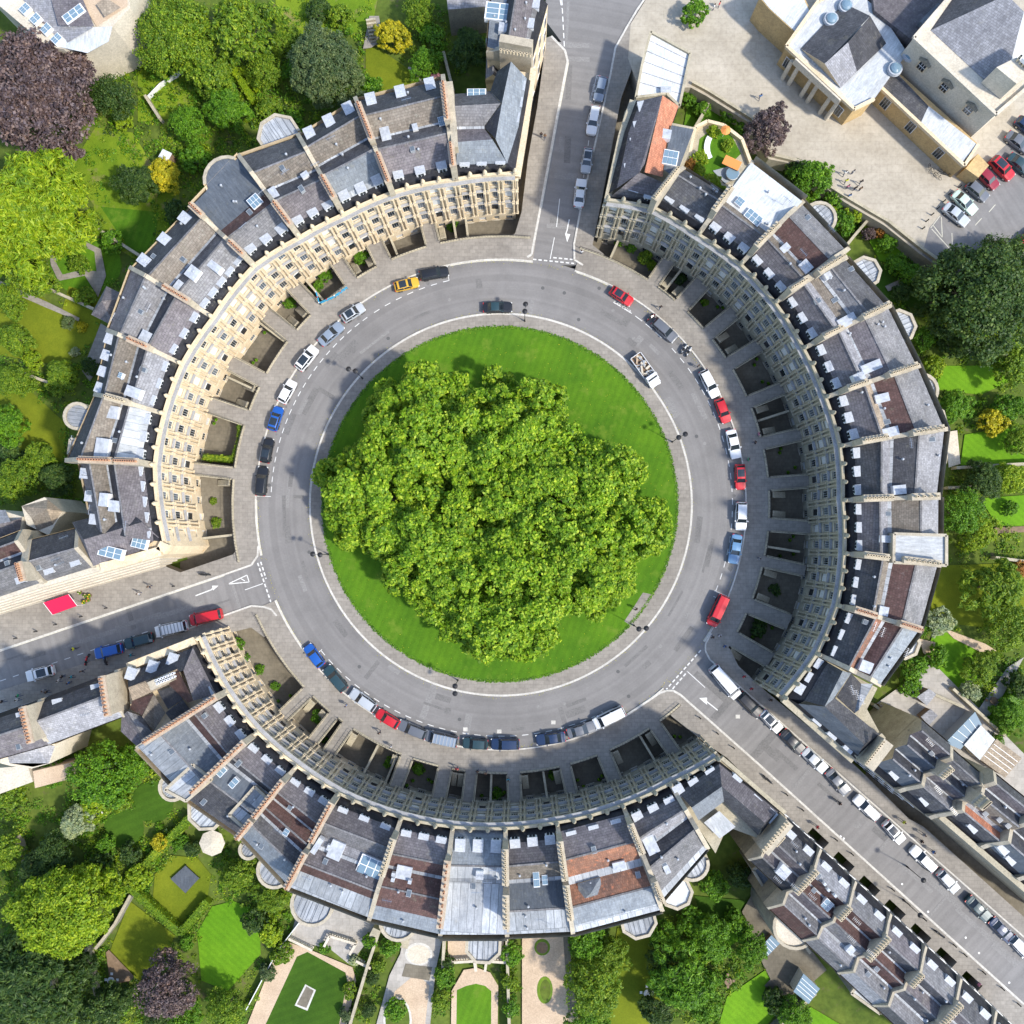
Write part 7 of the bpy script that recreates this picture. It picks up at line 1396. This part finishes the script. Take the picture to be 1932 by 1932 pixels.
# ------------------------------------------------------------------ clipped hedges
def hedge(pts, wd, hh, key, label, z0=-3.0, dens=26):
    P = gl(pts, z0+hh); C = []; N_ = []
    bb = MB()
    for a, c in zip(P, P[1:]):
        d = Vector((c.x-a.x, c.y-a.y)); L_ = d.length; d.normalize(); n = Vector((-d.y, d.x)); m = int(L_*(wd+2*hh)*dens)
        bb.strip(a, c, wd*.8, z0, z0+hh*.93, 'leaf_'+key)
        for _ in range(m):
            t = rnd.uniform(-.1, L_+.1); q_ = rnd.uniform(-hh, wd+hh)
            if q_ < 0: off, z, nn = -wd/2, z0+hh+q_, (-n.x, -n.y, .2)
            elif q_ > wd: off, z, nn = wd/2, z0+hh-(q_-wd), (n.x, n.y, .2)
            else: off, z, nn = q_-wd/2, z0+hh, (0, 0, 1)
            C.append((a.x+d.x*t+n.x*off+rnd.gauss(0, .05), a.y+d.y*t+n.y*off+rnd.gauss(0, .05), z+rnd.gauss(0, .05))); N_.append((nn[0]+rnd.gauss(0, .4), nn[1]+rnd.gauss(0, .4), nn[2]+rnd.gauss(0, .4)))
    o = put('hedge', leaf_mesh('hedge', np.array(C), unit(np.array(N_)), .26, key)); tag(o, label, 'hedge')
    put('core', bb.mesh('core'), o, Matrix.Identity(4))
hedge([(358, 1543), (300, 1604), (237, 1671)], 1.5, 1.8, 'm', 'long clipped hedge running down from the parasol lawn')
hedge([(237, 1671), (338, 1763)], 1.3, 1.8, 'm', 'clipped hedge below the trampoline lawn'); hedge([(338, 1763), (390, 1702)], 1.3, 1.8, 'm', 'clipped hedge right of the trampoline lawn')
hedge([(452, 798), (452, 830), (440, 866), (382, 862)], 1.0, 2.4, 'm', 'L-shaped green hedge in a western front court', dens=40)
hedge([(558, 238), (582, 275)], 1.5, 2.2, 'v', 'short bright hedge behind the second chimney row'); hedge([(440, 128), (478, 190)], 1.3, 1.4, 'y', 'left of two parallel lime hedges in the upper garden'); hedge([(455, 125), (484, 168)], 1.0, 1.4, 'y', 'right of two parallel lime hedges in the upper garden')
hedge([(1870, 1330), (1845, 1285), (1880, 1225)], 1.6, 2, 'v', 'hedge round the white-blossom garden on the right') if False else None
hedge([(1932, 1300), (1880, 1370)], 2.4, 2, 'v', 'bright hedge behind the sheds at the right edge')
# ------------------------------------------------------------------ lawns, paths, patios
KEEP = []
def lawn(name, pts, k, z=-2.95): return sheet(name, pts, k, z)
def ell(u, v, a, c, n=18, rot=0): return [(u+a*math.cos(t)*math.cos(rot)-c*math.sin(t)*math.sin(rot), v+a*math.cos(t)*math.sin(rot)+c*math.sin(t)*math.cos(rot)) for t in [2*math.pi*i/n for i in range(n)]]
zL = [0]
def Lw(pts, k, name='lawn'):
    if k != 'rough_grass': KEEP.append(pts)
    zL[0] += .006; lawn(name, pts, k, -2.96+zL[0])
Lw([(170, 290), (330, 340), (350, 420), (300, 520), (180, 440)], 'rough_grass'); Lw([(180, 240), (250, 250), (300, 330), (200, 420), (130, 320)], 'rough_grass'); Lw([(190, 390), (300, 400), (290, 470), (250, 480)], 'lawn')
Lw([(260, 110), (400, 130), (360, 220), (260, 230)], 'rough_grass'); Lw([(690, 80), (720, 95), (835, 175), (735, 210), (690, 140)], 'lawn_olive'); Lw([(520, -40), (720, -40), (700, 60), (520, 70)], 'rough_grass')
Lw(ell(160, 500, 70, 55), 'lawn'); Lw([(-60, 520), (80, 560), (180, 640), (120, 690), (-60, 660)], 'lawn_olive'); Lw([(-60, 745), (60, 740), (125, 800), (120, 880), (-60, 860)], 'lawn_olive'); Lw([(130, 540), (200, 560), (180, 650), (110, 610)], 'lawn_olive')
Lw([(-60, 690), (60, 690), (60, 740), (-60, 745)], 'rough_grass')
Lw(ell(288, 1513, 40, 40), 'lawn_dark'); Lw(ell(234, 1563, 38, 38), 'lawn_dark'); Lw([(322, 1614), (372, 1618), (398, 1650), (392, 1690), (340, 1745), (288, 1700), (292, 1650)], 'lawn_olive'); Lw([(245, 1700), (330, 1765), (300, 1830), (262, 1850), (205, 1800)], 'lawn_olive')
Lw([(440, 1700), (488, 1720), (492, 1800), (430, 1870), (380, 1850), (372, 1760), (400, 1710)], 'lawn_bright'); Lw([(-60, 1400), (400, 1400), (400, 1520), (-60, 1560)], 'rough_grass') if False else None
Lw([(1165, 1750), (1270, 1760), (1280, 1850), (1200, 1990), (1140, 1990), (1150, 1850)], 'lawn_olive'); Lw([(1456, 1822), (1500, 1870), (1400, 1990), (1340, 1990), (1372, 1880)], 'lawn_bright'); Lw([(1310, 1690), (1420, 1700), (1440, 1800), (1330, 1750)], 'lawn_dark'); Lw([(1350, 1735), (1400, 1770), (1370, 1790)], 'lawn_bright')
Lw([(1530, 1900), (1700, 2000), (1450, 2000), (1470, 1940)], 'lawn_bright')
Lw([(1768, 690), (1880, 690), (1905, 720), (1850, 745), (1770, 735)], 'lawn_bright'); Lw([(1820, 820), (1940, 800), (1990, 870), (1812, 878)], 'lawn_bright'); Lw([(1850, 940), (1990, 930), (1990, 1000), (1880, 990)], 'lawn_bright'); Lw([(1745, 1068), (1990, 1060), (1990, 1200), (1740, 1170)], 'lawn_olive'); Lw([(1765, 1185), (1840, 1210), (1845, 1290), (1760, 1320), (1740, 1250)], 'lawn_bright')
Lw([(1640, 455), (1668, 432), (1705, 462), (1690, 500), (1660, 492)], 'lawn_bright'); Lw([(1650, 500), (1780, 520), (1760, 590), (1640, 560)], 'lawn_dark'); Lw([(1300, 180), (1400, 235), (1390, 260), (1290, 240)], 'lawn')
# stone, sand and patios
def Pv(pts, k, name='path'):
    KEEP.append(pts)
    zL[0] += .006; lawn(name, pts, k, -2.96+zL[0])
Pv([(600, 1716), (665, 1710), (720, 1740), (660, 1820), (622, 1790), (578, 1780), (548, 1770), (560, 1722)], 'terrace', 'patio')
Pv([(545, 1778), (580, 1790), (665, 1825), (672, 1850), (640, 2000), (440, 2000), (520, 1800)], 'sand'); Pv([(560, 1805), (580, 1796), (652, 1835), (655, 1850), (628, 2000), (470, 2000)], 'lawn_dark', 'lawn')
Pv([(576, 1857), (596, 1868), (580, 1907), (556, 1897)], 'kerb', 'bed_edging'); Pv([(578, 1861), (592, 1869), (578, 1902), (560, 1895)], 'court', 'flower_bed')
Pv([(765, 1752), (800, 1760), (835, 1770), (822, 1830), (805, 2000), (692, 2000), (735, 1840), (755, 1800)], 'terrace', 'patio'); Pv([(775, 1845), (795, 1845), (810, 1860), (795, 2000), (715, 2000), (745, 1870)], 'sand'); Pv(ell(750, 1925, 27, 44), 'kerb', 'bed_edging'); Pv(ell(750, 1925, 23, 40), 'soil', 'flower_bed')
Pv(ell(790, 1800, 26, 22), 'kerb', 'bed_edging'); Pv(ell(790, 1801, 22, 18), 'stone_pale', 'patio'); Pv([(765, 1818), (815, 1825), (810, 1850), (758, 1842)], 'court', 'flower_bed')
Pv([(845, 1770), (950, 1770), (952, 1812), (845, 1808)], 'sand', 'patio'); Pv([(875, 1830), (900, 1826), (925, 1835), (940, 1860), (938, 2000), (850, 2000), (852, 1870)], 'sand'); Pv([(862, 1868), (880, 1860), (898, 1856), (915, 1860), (927, 1870), (926, 2000), (860, 2000)], 'lawn', 'lawn')
Pv([(985, 1745), (1062, 1752), (1078, 2000), (985, 2000)], 'sand'); Pv(ell(1023, 1787, 15, 16), 'leaf_m', 'flower_bed'); Pv(ell(1023, 1788, 11, 11), 'earth', 'flower_bed'); Pv(ell(1028, 1868, 15, 26), 'leaf_m', 'flower_bed'); Pv(ell(1029, 1868, 10, 20), 'soil', 'flower_bed')
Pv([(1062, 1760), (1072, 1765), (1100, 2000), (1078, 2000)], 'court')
Pv([(1785, 815), (1806, 812), (1812, 875), (1790, 882)], 'stone_pale', 'patio'); Pv([(1735, 1205), (1765, 1212), (1758, 1245), (1742, 1232)], 'sand', 'patio'); Pv([(1780, 1185), (1860, 1215), (1880, 1228), (1850, 1230), (1800, 1205)], 'sand'); Pv([(1850, 1010), (1880, 995), (1990, 990), (1990, 1002), (1885, 1006), (1860, 1024)], 'earth')
Pv([(1670, 540), (1745, 505), (1750, 512), (1676, 550)], 'paving'); Pv([(1650, 1330), (1760, 1250), (1870, 1360), (1990, 1480), (1900, 1520), (1700, 1420)], 'terrace', 'patio'); Pv([(1900, 1260), (1932, 1240), (1860, 1370), (1838, 1350)], 'terrace')
Pv([(90, 460), (130, 440), (190, 470), (200, 520), (185, 560), (160, 520), (110, 530), (96, 500)], 'paving'); Pv([(96+10, 468), (130, 452), (178, 475), (182, 512), (158, 508), (118, 518), (106, 496)], 'lawn', 'lawn'); Pv([(0, 530), (90, 570), (150, 600), (148, 606), (86, 580), (0, 542)], 'paving')
Pv([(190, 610), (215, 625), (190, 680), (170, 720), (155, 700)], 'paving', 'patio'); Pv([(1505, 1690), (1560, 1600), (1440, 1560), (1420, 1640), (1460, 1760)], 'earth', 'yard') if False else None
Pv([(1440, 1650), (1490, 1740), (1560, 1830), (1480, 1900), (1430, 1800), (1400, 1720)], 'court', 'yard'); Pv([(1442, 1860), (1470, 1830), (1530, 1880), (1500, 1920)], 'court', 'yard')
Pv([(200, 1797), (205, 1792), (253, 1842), (248, 1850), (208, 1858)], 'earth', 'yard'); Pv([(330, 1658), (0, 0), (0, 0)], 'court') if False else None
for i, (u, v) in enumerate([(776, 125), (782, 131), (789, 138), (795, 146), (801, 152), (806, 160), (812, 168), (822, 190), (826, 198)]): Pv(ell(u-3, v+4, 4, 3, 6, .8), 'terrace', 'stepping_stone')
Pv([(697, 30), (715, 30), (722, 75), (700, 90), (685, 92)], 'paving')
# square and car park
SQ = [(1240, -60), (1218, 0), (1190, 45), (1185, 110), (1210, 180), (1290, 165), (1303, 165), (1331, 180), (1414, 232), (1450, 300), (1500, 310), (1593, 381), (1642, 410), (1668, 425), (1733, 477), (1765, 500), (1800, 545), (2000, 590), (2000, -60)]
slab('square_paving', [SQ], 'plaza', .128)
sheet('car_park', [(1753, 430), (1775, 404), (1852, 315), (1990, 190), (2000, 590), (1800, 545), (1765, 500), (1740, 480)], 'asphalt', .142)
# ------------------------------------------------------------------ garden walls and steps
GWL = [([(182, 430), (265, 483), (320, 530)], 'mossy stone wall slanting down to the western attic row'), ([(52, 527), (175, 582)], 'mossy stone wall above the left lawns'), ([(38, 702), (92, 722)], 'broken stone wall end in the left gardens'), ([(1000, 0), (1002, 4)], ''),
 ([(836, 95), (855, 170)], 'stone wall dividing the dark yard from the pink shrub'), ([(272, 178), (297, 152), (345, 122)], 'white garden rail bent at an angle'), ([(272, 178), (300, 222)], 'grey arm of the bent garden rail'),
 ([(1303, 165), (1331, 180), (1414, 232), (1450, 300), (1500, 312), (1560, 360), (1593, 381), (1642, 410), (1668, 425), (1733, 477), (1765, 500)], 'long stone boundary wall between the square and the gardens'), ([(1298, 262), (1332, 205), (1340, 190)], 'stone wall between two small gardens by the square'), ([(1642, 410), (1612, 445), (1600, 460)], 'pale stone wall left of the little walled lawn'),
 ([(1806, 882), (1870, 878), (1990, 872)], 'stone garden wall running to the right edge'), ([(1790, 920), (1850, 918)], 'low stone wall right of the pale lead box'), ([(1880, 1052), (1990, 1066)], 'low stone wall across the right garden'), ([(1800, 1300), (1860, 1355), (1900, 1390)], 'stone wall behind the sheds'), ([(1752, 1305), (1820, 1335)], 'stone wall below the right lawn'), ([(1715, 515), (1770, 545)], '') , 
 ([(718, 1750), (694, 1820), (640, 2000)], 'long pale garden wall right of the first formal lawn'), ([(956, 1770), (962, 1990)], 'pale wall between the arched lawn and the sandy garden'), ([(562, 1745), (520, 1800), (456, 1920)], 'white garden fence left of the first formal lawn'), ([(838, 1762), (834, 1850)], 'short pale wall beside the arched lawn'), 
 ([(1540, 1876), (1420, 1985)], 'dark stone wall right of the bright corner lawn'), ([(1450, 1690), (1530, 1800)], 'curved cream wall in the rear yards of the long street'), ([(26, 1580), (60, 1680), (92, 1830), (100, 1900)], 'old stone wall in the shade of the lower left garden'), ([(245, 1690), (215, 1745), (178, 1792)], 'dark wall beside the big bright feathery tree'), ([(160, 1790), (182, 1895)], 'stone wall beside the lower left yard'), ([(1650, 1330), (1740, 1400), (1800, 1450)], 'broad stone wall behind the long street houses'), ([(0, 1590), (40, 1620)], '')]
for pts, lb in GWL:
    if not lb: continue
    wh = 'white' in lb; th = .12 if wh else .45
    wall('fence' if 'fence' in lb or 'rail' in lb else 'garden_wall', pts, -3.05, 1.2 if wh else (3.9 if 'boundary' in lb else 1.9), th, 'white_paint' if wh else 'stone_dark' if 'dark' in lb else 'stone_grey', lb, 'fence' if 'fence' in lb or 'rail' in lb else 'wall', kt='white_paint' if wh else 'stone_grey', zi=-1)
def steps(a, c, wd, n, label, z0=-3, z1=-.2):
    A, C = g(*a, -1), g(*c, -1); b = MB()
    for i in range(n): p, q_ = A.lerp(C, i/n), A.lerp(C, (i+.75)/n); b.strip(p, q_, wd, -3, z1+(z0-z1)*(i+1)/(n+1), 'stone_grey')
    tag(b.build('garden_steps'), label, 'steps')
steps((712, 1750), (688, 1800), 1.2, 14, 'dark flight of garden steps beside the wide house with the glazed roof light'); steps((768, 1752), (758, 1800), 1.4, 9, 'garden steps beside the round lead bay'); steps((700, 38), (705, 75), 1.6, 8, 'curved garden steps left of the yellow conifer')
# balustrades at the foot of the southern houses
for P_, lb in (([(545, 1770), (590, 1792)], 'left-hand stone balustrade of the first terrace'), ([(612, 1785), (622, 1765), (672, 1780), (660, 1800)], 'stone balustrade enclosing the planted bed'), ([(672, 1812), (700, 1826)], 'right-hand stone balustrade of the first terrace'), ([(848, 1815), (895, 1812), (898, 1832)], 'left balustrade of the small paved terrace'), ([(915, 1832), (918, 1812), (955, 1815)], 'right balustrade of the small paved terrace')):
    G = gl(P_, -2); b = MB()
    for a, c in zip(G, G[1:]):
        b.strip(a, c, .4, -1.9, -1.7, 'stone_pale'); b.strip(a, c, .35, -3, -2.7, 'stone_pale'); n = max(2, int((c-a).length/.4))
        for i in range(n): p = a.lerp(c, (i+.5)/n); b.box(p.x-.07, p.x+.07, p.y-.07, p.y+.07, -2.75, -1.85, 'stone_pale')
    tag(b.build('balustrade'), lb, 'balustrade')
# sheds and garden furniture
def shed(pts, z1, k, label, rk, nm='shed', z0=-3.05):
    b = MB(); b.prism(gl(pts, z1), z0, z1, k); o = b.build(nm); tag(o, label, nm.replace('_', ' ')); b = MB(); G = gl(pts, z1); c_ = sum(G, Vector())/4
    b.prism([c_+(p-c_)*1.06 for p in G], z1, z1+.12, rk)
    if rk == 'glass_blue' or 'ribbed' in label:
        for i in range(1, 5): p, q_ = G[0].lerp(G[1], i/5), G[3].lerp(G[2], i/5); b.strip(p, q_, .08, z1+.12, z1+.18, 'white_paint')
    put('roof', b.mesh('roof'), o, Matrix.Identity(4))
shed([(308, 282), (324, 290), (316, 305), (300, 296)], -.6, 'wood', 'little white-roofed shed beside the round lime bush', 'W'); shed([(552, 316), (572, 306), (584, 322), (566, 332)], -.6, 'wood', 'pale felt-roofed shed tucked by the octagonal bay', 'l')
shed([(1768, 1385), (1812, 1400), (1850, 1435), (1790, 1440)], -1, 'wood', '', 'T') if False else None
shed([(1820, 1405), (1850, 1370), (1875, 1395), (1848, 1432)], 0, 'stone_pale', 'bright white roof section of the rear conservatory', 'W', 'conservatory'); shed([(1785, 1400), (1838, 1345), (1850, 1368), (1812, 1412)], -.3, 'grey_paint', 'glazed rear extension with grey panes left of the bright white roof', 'glass_blue', 'conservatory'); shed([(1850, 1432), (1880, 1396), (1925, 1430), (1895, 1465)], -.2, 'wood', 'ribbed timber-roofed extension right of the bright white roof', 'T', 'conservatory')
shed([(1730, 1315), (1752, 1300), (1765, 1310), (1748, 1330)], -1, 'wood', 'long cold frame shed below the palm-like shrub', 'l'); shed([(1738, 1352), (1755, 1338), (1768, 1350), (1752, 1368)], -1, 'wood', 'brown shed with a pale roof light behind the sheds wall', 'l'); shed([(1660, 1330), (1700, 1340), (1720, 1390), (1690, 1400)], -1.2, 'wood', 'brown flat-roofed outbuilding behind the corner house', 'T') 
shed([(1498, 1870), (1516, 1838), (1545, 1865), (1525, 1892)], -.3, 'stone_pale', 'small white rear building with a blue glass roof', 'glass_blue', 'conservatory'); shed([(1432, 1790), (1455, 1765), (1470, 1780), (1445, 1805)], -1.6, 'wood', 'greenhouse with blue-grey panes beside the round cream roof', 'glass_blue', 'greenhouse')
shed([(1740, 466), (1757, 456), (1770, 470), (1752, 480)], 1.2, 'stone_pale', '', 'l') if False else None
b = MB(); b.prism(gl([(388, 1698), (416-0, 1664), (452, 1692), (420, 1732)], -2.7), -2.95, -2.7, 'F')
b = MB(); P = gl([(322, 1658), (350, 1633), (376, 1657), (350, 1685)], -2.5); b.prism(P, -2.55, -2.45, 'F', None, True)
for p in P: b.box(p.x-.04, p.x+.04, p.y-.04, p.y+.04, -3, -2.5, 'iron')
tag(b.build('trampoline'), 'square dark blue trampoline on the lawn between the clipped hedges', 'trampoline')
def tbl(k):
    def f(b): b.cyl((0, 0), .6, .6, .7, .76, k, 12); b.tube((0, 0, 0), (0, 0, .7), .05, 'iron'); [b.box(x-.2, x+.2, y-.2, y+.2, .4, .46, k) for x, y in ((.95, 0), (-.95, 0), (0, .95), (0, -.95))]
    return f
MT = shared('garden_table', tbl('white_paint')); MT2 = shared('garden_table', tbl('wood'))
for u, v, m_, lb in ((185, 1532, MT, 'white garden table beside the pale variegated tree'), (257, 2441, MT, ''), (1220, 1870, MT, 'white garden table and chairs at the edge of the olive lawn'), (1218, 1858, MT, ''), (592, 2040-0, MT, ''), (1870, 1350-30, MT2, 'wooden table on the right-hand patio'), (1372, 1848, MT2, 'wooden table set among the lower right shrubs'), (1755, 461, MT, 'white table by the wall of the little walled lawn'), (588, 2020, MT, ''), (595, 1750+288, MT, ''), (213, 1846, MT, 'pale table on the lower left brown yard'), (592, 2030, MT, ''), (612, 2030, MT, '')):
    if lb: tag(put('garden_table', m_, None, Matrix.Translation(g(u, v, -2.9))), lb, 'table')
# undergrowth too dense to count, between the gardens' trees
def inside(u, v):
    for P in KEEP:
        c = False
        for (x0, y0), (x1, y1) in zip(P, P[1:]+P[:1]):
            if (y0 > v) != (y1 > v) and u < (x1-x0)*(v-y0)/(y1-y0)+x0: c = not c
        if c: return True
    return False
def undergrowth(name, boxes, n, size, mats, hmax=.9, z0=-3.0):
    for mk_ in mats:
        C = []
        for (u0, v0, u1, v1) in boxes:
            m = int(n*abs((u1-u0)*(v1-v0))/1e4)
            for _ in range(m):
                uu, vv = rnd.uniform(u0, u1), rnd.uniform(v0, v1)
                if inside(uu, vv): continue
                p = g(uu, vv, z0); rr = abs(rnd.gauss(0, .5))+.25; k_ = int(16+rr*22); hgt = rnd.uniform(.25, hmax)
                for _ in range(k_): a = rnd.uniform(0, 6.28); q_ = rr*math.sqrt(rnd.random()); C.append((p.x+q_*math.cos(a), p.y+q_*math.sin(a), z0+rnd.uniform(.05, hgt)*(1-(q_/rr)**2*.6)))
        C = np.array(C); N_ = unit(RNG.normal(size=C.shape)*.6+np.array([0, 0, 1])); o = put(name, leaf_mesh(name, C, N_, size, mk_)); tag(o, kind='stuff')
        o['label'] = 'low undergrowth and border planting of the gardens'
BX = [(0, 280, 200, 700), (180, 100, 480, 300), (230, 250, 400, 420), (480, 0, 700, 260), (760, 0, 850, 170), (0, 560, 190, 950), (0, 1500, 300, 1932), (150, 1420, 430, 1640), (300, 1600, 560, 1932), (640, 1790, 720, 1932), (815, 1800, 850, 1932), (945, 1780, 985, 1932), (1080, 1760, 1170, 1932), (1220, 1730, 1480, 1932), (1640, 420, 1780, 600), (1760, 560, 1932, 700), (1760, 740, 1932, 830), (1790, 880, 1932, 1060), (1740, 1180, 1932, 1340), (1480, 300, 1640, 440), (1290, 170, 1420, 260), (850, 40, 925, 140)]
undergrowth('undergrowth', BX, 14, .34, ['m', 'v'])
WB = [(180, 90, 480, 250), (330, 120, 560, 330), (280, 280, 400, 430), (480, 60, 720, 250), (0, 480, 120, 560), (0, 600, 120, 780), (0, 830, 130, 940), (180, 440, 330, 540), (150, 1420, 330, 1520), (170, 1560, 330, 1700), (0, 1500, 60, 1800), (420, 1620, 560, 1760), (140, 1780, 300, 1932), (1690, 560, 1932, 700), (1760, 740, 1880, 820), (1790, 900, 1932, 1040), (1090, 1760, 1165, 1932), (1225, 1760, 1400, 1932), (1830, 1240, 1932, 1330)]
undergrowth('undergrowth', WB, 14, .36, ['m', 'v'], 2.6)
undergrowth('undergrowth', WB, 5, .36, ['y', 'd'], 2.2)
undergrowth('undergrowth', BX, 8, .3, ['y'], .8)

# low walls dividing the sunken courts
for i, (a_, wd_) in enumerate(((97, 0), (99.5, 0), (112.5, 0), (117, 0), (131, 0), (143, 0), (155, 0), (186.5, 0), (66, 0), (52.5, 0), (243, 0), (247.5, 0), (257, 0), (268, 0), (279, 0), (284, 0), (301, 0), (18, 0), (-9, 0))):
    wall('court_wall', [pol(RP-2, a_), pol(RP+62, a_)], -3, 2.6, .35, 'stone_dark', f'{ORD[i]} low wall dividing the sunken front courts, counted from the northern street', 'wall', 'walls between the sunken courts', 'stone_grey', -1)

# ragged turf rim of the central lawn, and bare shaded soil under the planes
C = []; N_ = []
for _ in range(9000):
    a = rnd.uniform(0, 360); p = g(*pol(RL+rnd.gauss(0, 1.6), a, (943, 951)), .17); C.append((p.x, p.y, .19)); N_.append((rnd.gauss(0, .4), rnd.gauss(0, .4), 1))
o = put('turf_edge', leaf_mesh('turf_edge', np.array(C), unit(np.array(N_)), .26, 'v')); tag(o, 'ragged turf rim of the central lawn', kind='stuff')
# fallen leaves along the kerb and on the lawn
C = []; N_ = []
for _ in range(2600):
    a = rnd.uniform(0, 360); r_ = rnd.choice([rnd.uniform(150, 330), rnd.gauss(RI+4, 2.2), rnd.gauss(RK-4, 2.5)]); p = g(*pol(r_, a), .2); C.append((p.x, p.y, .2 if r_ < RL else .03)); N_.append((rnd.gauss(0, .3), rnd.gauss(0, .3), 1))
o = put('leaf_litter', leaf_mesh('leaf_litter', np.array(C), unit(np.array(N_)), .14, 'Y')); tag(o, 'scattered fallen leaves on the lawn and along the kerbs', kind='stuff')
# flights of steps and pots in the sunken courts
def stair_(b):
    for i in range(11): b.box(-.5, .5, i*.26, i*.26+.26, 0, 2.9-i*.26, 'stone_grey')
MST = shared('area_steps', stair_)
def cpot(b): b.cyl((0, 0), .22, .3, 0, .45, 'brick', 8, 'soil'); b.cyl((0, 0), .32, .1, .45, .9, 'leaf_v', 7)
MCP = shared('plant_pot', cpot)
for k_, ids in bseq.items():
    for n_, bi in enumerate(ids):
        u, v, wd = BR[bi]; a_ = ang(u, v); side = 1 if bi % 2 else -1; aa = a_+side*(wd/2+8)/RP*57.3
        p = g(*pol(RP+3, aa), -1); c0 = g(*CC, -1); d = Vector((p.x-c0.x, p.y-c0.y, 0))
        tag(put('area_steps', MST, None, frame(p, d, -3)), f'stone steps down into the court beside the {ORD[n_]} walkway of the {SN[k_]} crescent', 'steps', 'steps down into the sunken courts')
        for q_ in range(2):
            p = g(*pol(RP+rnd.uniform(25, 55), a_-side*(wd/2+5+q_*7)/RP*57.3), -2.9)
            tag(put('plant_pot', MCP, None, Matrix.Translation((p.x, p.y, -2.95))), f'{"inner" if q_ == 0 else "outer"} potted plant in the court by the {ORD[n_]} walkway of the {SN[k_]} crescent', 'plant pot', 'potted plants in the sunken courts')
